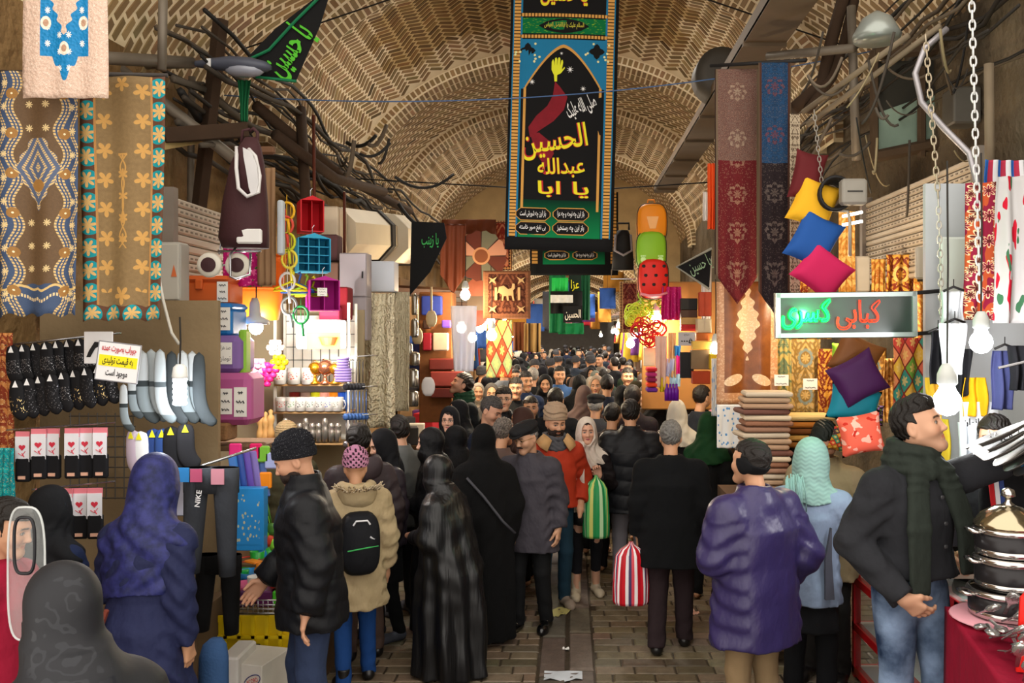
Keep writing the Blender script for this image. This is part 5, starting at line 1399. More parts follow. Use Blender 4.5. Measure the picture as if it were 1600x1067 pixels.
# price sign and shoe card
sg=empty('price_sign',at(185,566,4.7),'white price sign with red, yellow and black lines of writing','sign');sg.rotation_euler=(0,radians(7),0);q_=4.7/FPX
MB().box((0,0,0),(66*q_,.008,60*q_)).build('board',M('#e8e8ea',.5,0,.03),sg);MB().box((0,-.005,1*q_),(60*q_,.003,17*q_)).build('yellow_band',M('#f0e020',.6,0,0),sg)
b_=MB()
for a in(((-33,30),(33,30)),((33,30),(33,-30)),((33,-30),(-33,-30)),((-33,-30),(-33,30))):b_.tube([(a[0][0]*q_,-.004,a[0][1]*q_),(a[1][0]*q_,-.004,a[1][1]*q_)],.003,4)
b_.build('border',M('#8a8a90',.5),sg)
for t_,z,w_,c in(('جوراب بصورت عمده',20,54,'#c01828'),('به قیمت تولیدی',1,48,'#1a1a1c'),('موجود است',-18,34,'#1a1a1c')):mb=MB();write(mb,t_,(0,-.008,z*q_),14*q_,w_*q_,off=.02);mb.build('writing',M(c,.6,0,0),sg)
cd=obox('shoe_card',131,518,176,568,4.9,.008,M('#e4e2e2',.5,0,.03),'white hosiery card with a black shoe picture behind the price sign','card',r=.003);e_=4.9/FPX
MB().prism([(x*e_,-.003,z*e_)for x,z in((-18,10),(-12,10),(-4,24),(4,28),(14,12),(19,10),(17,16),(6,33),(-5,34),(-14,20))],(0,-.002,0)).build('shoe_picture',M('#18181a',.5),cd)
bulb(281,606,4.75,.042,'bright spiral energy saving lamp among the grey socks',.25,5,(.95,.98,1),12,'spiral')
# --- sweatpants and tights on a rack
def pants(x0,y0,x1,y1,Y,col,text,label_=None):
 W,H=(x1-x0)*Y/FPX,(y1-y0)*Y/FPX;t=empty('sweatpants',at((x0+x1)/2,y0,Y),text,'trousers');mb=MB()
 def leg(g):return[[Vector((g*W*(.25+.02*k)+W*.235*(1-.08*k)*cos(a),.045*sin(a)-.01*k*(g>0),-H*k/5))for a in np.linspace(0,2*pi,17)[:-1]]for k in range(6)]
 mb.loft(leg(-1));mb.loft(leg(1));mb.loft([[Vector((W*.5*cos(a),.05*sin(a),z))for a in np.linspace(0,2*pi,17)[:-1]]for z in(0,-H*.12,-H*.24)]);mb.build('cloth',MC(col,.9),t,smooth=True);return t
p1=pants(286,730,374,895,4.9,'#35383e','charcoal sweatpants with white lettering hanging on the rack');e_=4.9/FPX
mb=MB();write(mb,'NIKE',(-14*e_,-.055,-46*e_),8*e_,26*e_,arabic=False,rot=radians(82),off=.015);mb.build('lettering',M('#e8e8ea',.6,0,0),p1)
for k,(x,y,w,h,c)in enumerate(((-36,-9,18,22,'#2a78b8'),(-16,-10,18,20,'#b05070'),(17,-12,20,24,'#c88a9a'))):MB().box((x*e_,-.062,y*e_),(w*e_,.006,h*e_)).build('cardboard_tag',dots('tag%d'%k,c,'#f0f0f2',9,.4),p1)
pants(305,866,378,985,5.05,'#0c0c0e','black trousers hanging low beneath the charcoal sweatpants')
hanger_rod(at(270,742,4.95),at(400,700,5.2),.008,'chromed rack rail over the sweatpants')
for k,(x,y,c)in enumerate(((252,700,'#9a7a90'),(262,700,'#e8e8ea'),(272,698,'#d8dce0'),(283,740,'#b8b8c8'))):tag(MB().rbox((0,0,-.12),(.05,.03,.24),.008).build('tights_packet',dots('tights%d'%k,c,'#5a4a5a',6,.25),None,at(x,y,5.1)),('mauve','white','pale blue','grey lilac')[k]+' tights packet beside the sweatpants rack','packet')
# --- household bits on the corner counter: packets, toys, crate
for k,(x,y,c,n)in enumerate(((362,706,'#3a7ac8','sky blue'),(372,702,'#3052a0','deep blue'),(383,700,'#6a50b0','violet'),(394,699,'#8a78c0','lavender'),(405,696,'#5a78b8','steel blue'))):
 tag(MB().rbox((0,0,-.17),(.05,.02,.30),.008).build('hair_tie_packet',MG(c,.2,.85),None,at(x,y,5.4+.03*k),(0,radians(-8),0)),n+' shiny packet hanging from the corner rail','packet')
for k,(x,y,c,n)in enumerate(((400,690,'#d81c60','crimson'),(412,694,'#7ab83a','green'),(424,704,'#a8b0dc','pale lilac'),(415,735,'#f08a1c','orange tufted'),(368,690,'#e0307a','pink'))):
 tag(MB().rbox((0,0,-.06),(.075,.03,.10),.01).build('small_packet',M(c,.4),None,at(x,y,5.5)),n+' small packet pegged above the toy counter','packet')
bx=boxed(M('#2a86c8',.4),(.24,.08,.37),'blue printed box leaning behind the small toys',front=dots('box print','#2a86c8','#b8b89a',9,.3));bx.location=at(384,858,5.35)
for k,(x,y,c,n)in enumerate(((406,790,'#7ac028','lime'),(412,800,'#d84a2a','scarlet'),(420,806,'#8ad03a','bright green'),(416,782,'#4a7a2a','dark green'))):
 p=at(x,y,5.4);tag(MB().tube([p,p+Vector((.03,0,-.14))],.007,6).ball(p+Vector((.036,-.01,-.17)),.034,10,sq=(1,.4,1.3)).build('plastic_spatula',M(c,.4),smooth=True),n+' plastic spatula pegged over the toy counter','spatula')
kinds=('bowl','cup','jar','box','ball');cols=[('#1fa83a','green'),('#e8302c','red'),('#f08a1c','orange'),('#e8e8e4','white'),('#2a8ad0','blue'),('#6a1c5a','plum'),('#e86a9a','pink'),('#7ad03a','lime')]
spots=[(388,876,1,0),(402,872,0,1),(396,882,2,3),(410,868,4,2),(420,864,0,4),(430,860,1,3),(440,868,3,5),(433,880,1,0),(418,884,4,7),(405,894,2,7),(392,898,4,5),(424,896,3,7),(438,894,3,3),(446,880,0,1),(382,892,0,3),(430,908,2,7),(412,908,3,6),(398,912,3,1),(446,906,1,3),(384,912,6,0),(432,842,1,0),(444,838,1,4),(420,846,7,0),(440,852,2,2),(408,852,5,1)]
for k,(x,y,ci,ki)in enumerate(spots):
 c,cn=cols[ci];kd=kinds[ki%5];Y=6.35-(y-836)/76*.8;p=at(x,y+14,Y);m_=M(c,.35,0,.06,spec=.5);sz=r.uniform(.8,1.1)
 if kd=='bowl':mb=MB().lathe([(.03,0),(.06,.03),(.078,.075),(.072,.075),(.05,.03),(.002,.012)],n=16,cap=False)
 elif kd=='cup':mb=MB().lathe([(.035,0),(.045,.10),(.041,.10),(.03,.01),(.002,.008)],n=14,cap=False)
 elif kd=='jar':mb=MB().lathe([(.03,0),(.034,.02),(.034,.08),(.022,.10),(.022,.12),(.002,.125)],n=14)
 elif kd=='box':mb=MB().rbox((0,0,.04),(.11,.07,.08),.008)
 else:mb=MB().ball((0,0,.05),.05,14)
 o=mb.build('plastic_'+kd,m_,None,p,(0,0,r.uniform(0,3)),smooth=kd!='box');o.scale=(sz,)*3
 tag(o,'%s plastic %s, one of the small wares heaped over the yellow crate'%(cn,kd),'toy' if kd=='ball' else kd,'small wares heaped over the yellow crate')
tag(MB().box(at(405,930,5.7)+Vector((0,.35,-.06)),(.55,.95,.04),R=RX(radians(7))).build('counter_board',M('#9a8460',.8)),'sloping board under the heap of small plastic wares','board')
for k,(x,w,c,n)in enumerate(((385,24,'#4a1c48','plum'),(412,26,'#5a2050','dark purple'),(436,22,'#4cc02a','bright green'))):
 Y=5.45;mb=MB().rbox((0,.06,.045),(w*Y/FPX,.12,.10),.01);o=mb.build('storage_box',M(c,.4),None,at(x,948,Y));tag(o,n+' plastic storage box in the wire basket','storage box')
for x,n in((434,'red'),):tag(MB().rbox((0,.06,.02),(.095,.13,.035),.01).build('storage_box',M('#d82020',.4),None,at(x,920,5.45)),'red plastic box standing on the bright green one','storage box')
wb=MB();a0,a1=at(364,958,5.35),at(458,958,5.35)
for k in range(13):
 p=a0.lerp(a1,k/12);wb.tube([p,p+Vector((0,0,.075))],.003,4)
for h in(0,.025,.05,.078):wb.tube([a0+Vector((0,0,h)),a1+Vector((0,0,h))],.004,5);wb.tube([a0+Vector((0,.3,h)),a1+Vector((0,.3,h))],.004,5);wb.tube([a0+Vector((0,0,h)),a0+Vector((0,.3,h))],.004,5);wb.tube([a1+Vector((0,0,h)),a1+Vector((0,.3,h))],.004,5)
tag(wb.build('wire_basket',CH,smooth=True),'chromed wire basket resting on the yellow crate','basket')
def crate(x0,y0,x1,y1,Y,col,text,dep=.36):
 W,H=(x1-x0)*Y/FPX,(y1-y0)*Y/FPX;t=empty('plastic_crate',at((x0+x1)/2,y1,Y),text,'crate');m_=M(col,.45,0,.08,6);mb=MB();th=.012
 for z in(.006,H-.02):mb.box((0,th/2,z+(.02 if z<.01 else 0)),(W,th,.04));mb.box((0,dep,z+(.02 if z<.01 else 0)),(W,th,.04));mb.box((-W/2,dep/2,z+(.02 if z<.01 else 0)),(th,dep,.04));mb.box((W/2,dep/2,z+(.02 if z<.01 else 0)),(th,dep,.04))
 for k in range(7):mb.box((-W/2+W*k/6,-.002,H/2),(.022,.014,H));
 mb.build('rim_and_ribs',m_,t);pn=MB()
 pn.box((0,.012,H*.5),(W*.99,.008,H*.96)).box((0,dep,H*.5),(W*.99,.008,H*.96)).box((-W/2,dep/2,H*.5),(.008,dep,H*.96)).box((W/2,dep/2,H*.5),(.008,dep,H*.96)).box((0,dep/2,.01),(W,dep,.01));pn.build('walls',m_,t)
 MB().box((0,-.001,H*.5),(W,.016,.02)).build('middle_band',m_,t);MB().box((-W*.02,.005,H*.26),(.10,.012,.035)).build('hand_hole',M('#3a3210',.9),t);return t
crate(331,962,460,1028,5.4,'#d8b808','yellow plastic crate carrying the wire basket')
ac=boxed(M('#cfc9c0',.7),(.27,.3,.25),'white carton with red oval lettering under the yellow crate','carton','box');ac.location=at(400,1090,5.2);ac.rotation_euler=(0,0,radians(-14));
mb=MB();mb.tube([(.075+.05*cos(a),-.152,.16+.032*sin(a)+.02*cos(a))for a in np.linspace(0,2*pi,25)[:-1]],.003,4,close=True);mb.build('oval',M('#3a3a70',.6),ac);mb=MB();write(mb,'ACORD',(.075,-.153,.16),.026,.075,arabic=False,rot=.38,off=.015);mb.build('lettering',M('#c02830',.6,0,0),ac)
obox('carton',340,1028,372,1110,5.0,.3,M('#c8c4c0',.7),'crushed white carton under the crate by the blue denim bag','box')
tag(bag_shape(.15,.34,.12,None,'denim').build('denim_bag',M('#2c4a72',.85,0,.2,8,.3,80),None,at(341,1098,4.6),smooth=True),'blue denim shopping bag standing before the yellow crate','bag')
tag(MB().box((-2.62,5.35,.35),(1.0,.5,.7)).build('stall_counter',M('#5a4630',.9)),'low wooden counter under the sock stall','counter')
tag(MB().box((-2.0,6.25,.4),(.75,.9,.8)).build('stall_counter',M('#6a5238',.9)),'wooden counter behind the yellow crate','counter')
tag(MB().box((-2.75,7.85,1.2),(1.9,.05,2.6)).build('stall_back_panel',M('#a89878',.9,0,.15,3)),'pale board behind the crockery stand','board')
# ================================================================== mourning banner in the middle of the hall
def banner(nm,x0,x1,ytop,ybot,Y,full,text):
 s_=Y/FPX;xc=(x0+x1)/2;t=empty(nm,at(xc,ytop,Y),text,'banner');W=(x1-x0)*s_;H=(ybot-ytop)*s_
 wv=lambda x,z:.012*sin(x*5+z*2.2)+.008*sin(z*5)
 def P(px,py,d=0.0):x,z=(px-xc)*s_,(ytop-py)*s_;return Vector((x,wv(x,z)-d,z))
 def field(a,b,c,d_,lay,mat,name,parent=t,nx=8,ny=14):
  return MB().grid(lambda u,v:P(a+(c-a)*u,d_+(b-d_)*v,lay),nx,ny).build(name,mat,parent,smooth=True,solid=.002 if lay<.001 else 0)
 def skew(f):return f
 def tx(name,s,cx,cy,h,w,lay,col,off=.02,rot=0.0,slant=0.0,outline=None):
  for o,c,l in(((off+.028,outline,lay-.001),(off,col,lay))if outline else((off,col,lay),)):
   mb=MB();write(mb,s,(0,0,0),h*s_,w*s_ if w else None,off=o,rot=rot,slant=slant);b=P(cx,cy)
   mb.v=[(v[0]+b.x,wv(v[0]+b.x,v[2]+b.z)-l+v[1],v[2]+b.z)for v in mb.v];mb.build(name,M(c,.7,0,0),t)
 black=M('#0c0c0e',.9,0,.1);green=M('#0e5a38',.85,0,.08);gold=M('#c79244',.7,0,0);blue=M('#15719c',.8,0,.05);yel,red='#e2d81e','#b4202a'
 field(x0,ytop,x1,ybot,0,black,'black_cloth',nx=12,ny=40)
 def brickband(a,b,c,d_,vert):
  s=Sh('chequered gold band',.8,0,.1);u,v=s.uv();n=abs(d_-b if vert else c-a)/5.2;q=((v if vert else u)*n).fr();c_=s.mix(q.gt(.28),'#2a1c10','#cf9a50');s.col(c_);return field(a,b,c,d_,.004,s.m,'chequered_band',nx=4 if vert else 10,ny=30 if vert else 3)
 L0,L1,R0,R1=x0+6,x0+16,x1-17,x1-7
 if full:
  yb=336
  field(L1+5,ytop,R0-5,yb,.002,black,'panel');field(L0-2,ytop,L0,372,.0035,blue,'blue_edge',nx=2,ny=30);field(L1,ytop,L1+3,372,.0035,blue,'blue_edge',nx=2,ny=30);field(R0-3,ytop,R0,372,.0035,blue,'blue_edge',nx=2,ny=30);field(R1,ytop,R1+2,372,.0035,blue,'blue_edge',nx=2,ny=30)
  brickband(L0,ytop,L1,372,True);brickband(R0,ytop,R1,372,True);brickband(L1,22,R0,27,False);brickband(L1,55,R0,60,False)
  s=Sh('vine pattern',.8,0,.1);n=s.voro(16);s.col(s.mix(n.lt(.25),'#0f6a3a','#7aa82a'));field(L1+3,29,R0-3,53,.004,s.m,'green_strip')
  lz=MB();pts=[(845,41),(858,34),(872,31),(885,29.5),(898,31),(912,34),(924,41),(912,48),(898,51),(885,52.5),(872,51),(858,48)];lz.poly([P(*p,.006)for p in pts][::-1]);lz.build('cartouche',black,t);tx('writing','السلام علیک یا اباالفضل العباس',885,41,11,62,.010,'#c8c040',.01)
  tx('writing','یا حسین',884,-6,34,74,.010,yel,.025,outline=red)
  arch=lambda u:64+70*(1-(1-abs(2*u-1))**.62*1.0)if True else 0
  a,b=L1+3,R0-3
  ar=[]
  for k in range(25):
   u=k/24;q=abs(2*u-1);yq=66+4+66*(q**1.55);ar.append((a+6+(b-a-12)*u,yq))
  mb=MB()
  for k in range(24):
   (p,q),(p2,q2)=ar[k],ar[k+1];mb.quad(P(p,q,.004),P(p2,q2,.004),P(p2,62,.004),P(p,62,.004))
  mb.quad(P(a,140,.004),P(a+6,140,.004),P(a+6,62,.004),P(a,62,.004));mb.quad(P(b-6,140,.004),P(b,140,.004),P(b,62,.004),P(b-6,62,.004));mb.build('blue_spandrel',blue,t)
  m2=MB()
  for k in range(24):
   (p,q),(p2,q2)=ar[k],ar[k+1];m2.quad(P(p,q+5,.006),P(p2,q2+5,.006),P(p2,q2,.006),P(p,q,.006))
  m2.quad(P(a+4,330,.006),P(a+8,330,.006),P(a+8,138,.006),P(a+4,138,.006));m2.quad(P(b-8,330,.006),P(b-4,330,.006),P(b-4,138,.006),P(b-8,138,.006));m2.build('gold_arch',gold,t)
  for gx in(829,937):
   d=MB();c=(gx,80);d.poly([P(c[0]+r_*cos(q),c[1]+r_*sin(q),.007)for q,r_ in((2*pi-2*pi*k/16,10+2.5*cos(8*pi*k/16))for k in range(16))]);d.build('dark_rosette',black,t)
   f=MB()
   rr=random.Random(gx)
   for k in range(16):
    px,py=gx+rr.uniform(-20,20),72+rr.uniform(-6,34)*.8
    if abs(px-gx)<11 and abs(py-80)<11:continue
    if 70+66*(abs(2*(px-a)/(b-a)-1)**1.55)<py+4:continue
    f.poly([P(px+2*cos(q),py+2*sin(q),.008)for q in np.linspace(2*pi,0,7)[:-1]])
   f.build('floral_sprigs',M('#d8d8a0',.8,0,0),t)
  h=MB();hd=[(872,128),(871,118),(867,110),(867,97),(869,93),(871,97),(871.5,104),(872,92),(874,90),(875.5,93),(875.5,103),(877,91),(879,90),(880.5,93),(880,104),(882,95),(884,94),(885,98),(883,110),(887,105),(888,107),(882,115),(876,118),(876,128)]
  h.poly([P(x,y,.008)for x,y in hd][::-1]);h.build('yellow_hand',M('#d8dc28',.7,0,0),t)
  for pts in([(873,128),(880,135),(893,152),(888,172),(872,190),(850,205),(836,216),(833,200),(845,182),(862,166),(870,150)],[(836,210),(850,208),(868,222),(874,240),(862,262),(850,246),(842,228)]):
   m3=MB();m3.poly([P(x,y,.005)for x,y in pts][::-1]);m3.build('red_drape',M('#7a1220',.8,0,.3,14),t)
  for sx,sy,sr in((882,84,3),(896,109,6),(837,129,5),(917,139,5)):
   st=MB();st.poly([P(sx+r_*cos(q),sy+r_*sin(q),.008)for q,r_ in((2*pi-pi*k/8,sr if k%2 else sr*.25)for k in range(16))]);st.build('star',M('#e8e8e8',.7,0,0),t)
  tx('white_writing','صلی الله علیک',915,168,30,48,.009,'#e4e4e4',.015,rot=.42)
  tx('yellow_writing','الحسین',874,222,48,104,.010,yel,.012,rot=.16,outline=red);tx('yellow_writing','عبدالله',886,262,32,74,.012,yel,.012,rot=.06,outline=red);tx('yellow_writing','یا ابا',890,296,26,80,.012,yel,.012,rot=.0,outline=red)
  yb=313;ye=372;ends=((818,870,336),(876,930,335),(818,870,358),(876,930,357))
 else:yb=392;ye=413;ends=((852,888,399),(896,932,399));brickband(x0+3,ytop,x0+12,ye,True);brickband(x1-12,ytop,x1-3,ye,True)
 s=Sh('green band',.85,0,.1);u,v=s.uv();s.col(s.mix(v,'#137a48','#0a2f22'));field(L1+4,yb,R0-4,ye,.0045,s.m,'green_field')
 for k,(a,b,cy)in enumerate(ends):
  hh=9 if full else 6
  for lay,e,m_ in((.006,1.4,gold),(.008,0,black)):
   pp=[(a+7,cy-hh-e),(b-7,cy-hh-e),(b+e,cy-3),(b+e,cy+3),(b-7,cy+hh+e),(a+7,cy+hh+e),(a-e,cy+3),(a-e,cy-3)];m4=MB();m4.poly([P(x,y,lay)for x,y in pp][::-1]);m4.build('oval_panel',m_,t)
  tx('white_writing',('باز این چه شورش است','باز این چه نوحه و چه عزا','بی نفخ صور خاسته','باز این چه رستخیز')[k],(a+b)/2,cy,hh*1.3,(b-a)*.78,.011,'#e6e6e6',.012)
 return t
b1=banner('mourning_banner',801,970,-90,392,8.5,True,'tall black and green mourning banner with yellow calligraphy and raised hand');b1.rotation_euler=(0,radians(1.5),0)
b2=banner('mourning_banner',828,966,300,430,10.2,False,'second mourning banner whose green end shows below the tall one')
for pt,tx_ in(((780,-60,8.5),'rope holding the tall banner'),):
 pass
cable(sag((-3.2,8.3,4.50),(2.9,8.3,4.93),.22,24),.006,M('#4a6a9a',.6),'thin blue line stretched across the hall in front of the banner','line',name='washing_line')
cable([(-3.1,8.52,5.0),(-.2,8.52,5.98),(2.7,8.52,5.0)],.008,BLK,'dark rope across the hall that carries the tall banner','rope',name='rope')
cable([(-3.1,10.25,4.1),(.05,10.25,3.92),(2.8,10.25,4.1)],.008,BLK,'dark rope behind the tall banner carrying the second banner','rope',name='rope')
# ------------------------------------------------------------------ tangled cables along the walls
rr=random.Random(12);CB=[M('#2a2520',.8),M('#3a332b',.8),M('#4a4238',.8),M('#5a4e40',.8),M('#1c1a18',.7)]
def run(side,n,y0,y1,z0,z1,grp,lab):
 for k in range(n):
  x=side*rr.uniform(2.45,2.95)-(.1 if side<0 else 0);pts=[];z=rr.uniform(z0,z1);m=16;f,a=rr.uniform(1.5,3.5),rr.uniform(.04,.16);ph=rr.uniform(0,6)
  for i in range(m+1):
   q=i/m;Y=y0+(y1-y0)*q;pts.append((max(-3.2,min(2.8,x+.12*sin(q*7+ph))),Y,z+(q-.5)*rr.uniform(-.05,.05)-a*abs(sin(q*pi*f+ph))+.03*sin(q*31+ph)))
  cable(pts,rr.choice((.012,.018,.022,.012,.03))*(1 if side<0 else .6),rr.choice(CB),lab,'cable',grp)
run(-1,20,6.6,13.5,3.75,4.75,'cables sagging along the sock side wall','dark dusty cable sagging among many above the cream shutter casings')
run(-1,8,13,24,3.7,4.5,'cables deeper along the sock side wall','dark cable among those far down above the leather hangings')
run(1,16,5.2,12,3.9,4.9,'cables sagging along the neon sign side wall','dark dusty cable sagging among many above the big shutter')
for k in range(16):
 x,y=rr.uniform(400,640),rr.uniform(190,320);Y=rr.uniform(7.5,10);p=at(x,y,Y);p.x=max(p.x,-3.2);q=p+Vector((rr.uniform(-.3,.5),rr.uniform(-.4,.6),rr.uniform(-.5,.25)))
 cable(sag(p,q,rr.uniform(.03,.12),8),rr.choice((.008,.014,.022)),rr.choice(CB),'loose end of old wiring dangling in the tangle by the cream casings','wire','loose wire ends by the cream casings','wire_end')
for k in range(22):
 x,y=rr.uniform(1285,1570),rr.uniform(20,250);Y=rr.uniform(5.0,6.6);p=at(x,y,Y);p.x=min(p.x,3.0);q=p+Vector((rr.uniform(-.35,.3),rr.uniform(-.3,.5),rr.uniform(-.6,.1)))
 cable(sag(p,q,rr.uniform(.03,.14),8),rr.choice((.005,.009,.012)),rr.choice(CB+[M('#8a7c5c',.7)]),'loose end of old wiring dangling in the tangle above the big shutter','wire','loose wire ends above the big shutter','wire_end')
for k,(a,b)in enumerate((((400,165,8),(640,330,10.5)),((430,210,7.8),(600,300,9.6)),((470,170,8.6),(480,330,8.0)))):
 cable([at(*a),(at(*a)+at(*b))/2+Vector((0,0,-.12)),at(*b)],.05,DW,('thick twisted cable bundle from the corner to the casings','second twisted cable bundle below the thick one','upright dusty cable bundle behind the red organizer')[k],'cable bundle',name='cable_bundle',n=8)
cable([at(490,180,7.9),at(492,415,7.9)],.015,M('#5a2a1a',.7,.3),'thin rusty upright rod beside the air conditioner','rod',name='rod')
cable([at(538,300,8.3),at(538,400,8.3)],.014,M('#5a2a1a',.7,.3),'second rusty upright rod near the shutter casing','rod',name='rod')
# ================================================================== right side of the aisle
# tray along the wall head, round vent, wall openings
tray=MB();L=Vector((0,1,0))
tray.box((1.62,10.6,4.72),(.34,9.6,.03)).box((1.46,10.6,4.77),(.02,9.6,.12)).box((1.79,10.6,4.77),(.02,9.6,.12))
for k in range(8):tray.box((1.62,6.2+k*1.25,4.70),(.36,.05,.05))
tag(tray.build('cable_tray',M('#6a5a48',.7,.2,.3,3)),'long brown metal cable tray running under the vault above the rugs','cable tray')
R_=RX(pi/2);vt=MB().lathe([(.001,.02),(.16,.03),(.26,0),(.27,-.35),(.25,-.35),(.24,-.02)],at(1128,112,9.2),24,0,R_);tag(vt.build('vent_pipe',M('#4a4640',.6,.3),smooth=True),'wide dark round vent pipe end behind the cable tray','vent pipe')
wn=empty('window_shutter',at(1436,170,7.0),'greenish glazed window recess high above the big shutter','window');e_=7.0/FPX
def w2(px,py,d=0.0):return Vector(((px-1436)*e_,d,(170-py)*e_))
fm=M('#4a3a2a',.9,0,.3,6,.3,30)
for a,b in(((1366,80),(1366,250)),((1440,105),(1440,245)),((1500,110),(1500,230))):MB().tube([w2(*a),w2(*b)],.035,6).build('upright',fm,wn)
MB().tube([w2(1366,85),w2(1510,70)],.05,6).build('lintel',fm,wn);MB().tube([w2(1366,245),w2(1510,215)],.05,6).build('sill',fm,wn)
MB().prism([w2(1372,243,.05),w2(1498,222,.05),w2(1498,130,.05),w2(1372,175,.05)],(0,.02,0)).build('green_pane',M('#7f9484',.6,0,.25,5),wn);MB().prism([w2(1372,175,.06),w2(1498,130,.06),w2(1498,90,.06),w2(1372,92,.06)],(0,.02,0)).build('dark_pane',M('#2c2a22',.7,0,.2,5),wn)
obox('sheet_metal_box',1490,134,1534,192,6.2,.2,M('#5a564e',.6,.3,.3,4),'bent grey sheet metal box beside the green window','box')
tag(MB().lathe([(.02,0),(.10,-.05),(.16,-.16),(.15,-.2),(.01,-.2)],at(1370,18,6.0),16).build('lamp_hood',M('#9aa09a',.3,.4),smooth=True),'dusty glass lamp hood at the vault edge over the green window','lamp hood')
for k,(a,b,rd,n)in enumerate((((1200,88,7.2),(1335,75,6.6),.035,'dark iron beam end above the blue rug'),((1330,10,6.8),(1338,250,6.8),.035,'upright rusty pipe at the vault springing'),((1255,175,6.4),(1420,55,5.7),.02,'slanting thin pipe crossing in front of the green window'),((1262,195,6.4),(1470,40,5.6),.02,'second slanting thin pipe below the first'),((1545,100,5.4),(1547,300,5.4),.03,'rusty upright pipe behind the white plastic chain'))):tag(MB().tube([at(*a),at(*b)],rd,8).build('pipe',PIPE if k<2 else M('#7a6c58',.8,.2,.2),smooth=True),n,'pipe')
cable([at(1320,-10,7.0),at(1300,60,7.0),at(1285,130,6.9),at(1240,170,6.8)],.05,DW,'thick twisted rope of cables hanging by the vault bricks','cable bundle',name='cable_bundle',n=8)
cable([at(1335,0,7.0),at(1318,70,7.0),at(1300,120,6.9),at(1262,172,6.8)],.04,DW,'second twisted cable rope beside the first','cable bundle',name='cable_bundle',n=8)
cable([at(1480,45,5.6),at(1445,75,5.6),at(1430,115,5.6),at(1440,160,5.6),at(1475,200,5.5),at(1515,240,5.4),at(1528,290,5.3),at(1530,380,5.3)],.02,M('#a8a4a8',.35,.5),'silver conduit curving past the green window','conduit',name='conduit',n=8)
shutter(5.85,8.0,2.66,3.46,2.72,15,'big half lowered cream roller shutter above the neon sign',1)
obox('metal_sheet',1432,385,1470,436,5.7,.04,M('#b8ae9c',.6),'pale shutter panel end next to the white board','panel')
wbd=obox('white_board',1470,370,1525,500,5.3,.03,M('#d3dcd4',.5,0,.04),'white metal board behind the hanging underwear','board')
obox('window_post',1336,400,1360,456,7.6,.06,M('#d8d0c0',.5),'white aluminium post under the big shutter','post')
for k,(x,y,h)in enumerate(((1354,412,50),)):pass
tl=empty('tube_lamp',at(1328,338,7.3),'short white tube lamps inside the brocade stall','lamp');MB().tube([(-.06,0,0),(.10,0,.035)],.012,8).tube([(-.06,0,-.07),(.10,0,-.04)],.012,8).build('tubes',ME('#fff0d8',8),tl)
point_light("tube light",(1.95,6.5,2.55),26,(1,.78,.5),.06)
# cable reel lamp (round heater) and rail
rl=empty('cable_reel',at(1316,304,6.0),'dark coiled cable reel with grey box hung beside the cushions','cable reel');mb=MB()
for k in range(6):mb.tube([(-.06+(.105-.004*k)*cos(a),-.06+.03*k,(.11-.004*k)*sin(a))for a in np.linspace(0,2*pi,21)[:-1]],.012,6,close=True)
mb.build('coil',BLK,rl,smooth=True);MB().rbox((.04,-.1,0),(.17,.09,.17),.02).build('grey_box',M('#8f8a80',.5),rl);MB().box((.04,-.148,0),(.10,.004,.008)).build('slot',BLK,rl)
cable([at(1300,328,6.0),at(1325,330,6.0),at(1328,345,6.0),at(1328,400,6.0)],.012,M('#b8b0a0',.4,.4),'bent pale rail below the cable reel','rail',name='rail')
# chains
WP=M('#dcdcdc',.5,0,.05)
chain('chain',1446,55,1466,310,5.4,.030,M('#c0b29a',.4,.5),'cream steel chain hanging in front of the green window')
chain('chain',1466,312,1474,560,5.2,.026,M('#c8c4b8',.4,.4),'lower chain in front of the white board')
chain('plastic_chain',1518,-10,1531,470,4.7,.030,WP,'white plastic chain hanging to the lamp at the far stall corner')
chain('chain',1272,172,1284,285,6.0,.022,M('#9a948a',.4,.6),'small grey chain above the cushion string')
# long rugs over the aisle
hanger_rod(at(1110,103,6.7),at(1260,94,6.3),.014,'dark rod carrying the long rugs',None,BLK)
pe=lambda u:-.16*(1-abs(2*u-1))+.02
def tworug(nm,c1,c2,split,w,h,a,b):
 s=Sh(nm,.95,0,.1);u,v=s.uv();x=((u-.5)*w).abs();y=v*h;n=s.noise(260,2,coord='UV')
 def med(p,r,col,base):
  yy=((y/p).fr()-.5)*p;d=hyp(x,yy);th=x.atan2(yy);k=d.lt(((th*4).cos().abs()*.3+.7)*r);return s.mix(k*(d*130+(th*8).sin()*1.2).sin().gt(.0)*.8,base,col)
 top=med(.34,.07,c1[1],s.mix(n.gt(.52),c1[0],c1[2]));bot=med(.26,.075,c2[1],s.mix(n.gt(.55),c2[0],c2[2]));c=s.mix(v.gt(split),top,bot)
 vo=s.voro(75,s.vec(x,y));c=s.mix(vo.lt(.30)*.35,c,c2[1]);c=s.mix((vo-.5).abs().lt(.1)*.4,c,c2[2]);c=s.mix(x.gt(w/2-.022),c,a);c=s.mix(x.gt(w/2-.008)+(v.gt(.80)*(x*.5+(1-v)*0).gt(9)),c,b);s.col(s.mulc(c,n*.5+.75));s.bump(n,.5,.008);return s.m
hang('long_rug',1117,108,1187,448,6.6,tworug('taupe and maroon pile',('#7a6258','#9c8874','#62493f'),('#6a2428','#96705c','#521a1c'),.42,.33,1.6,'#6a5a48','#3a2a24'),'taupe and maroon hanging rug with pointed end','rug',wave=.006,end=lambda u:.06-.14*(1-abs(2*u-1)),seed=5,ny=40)
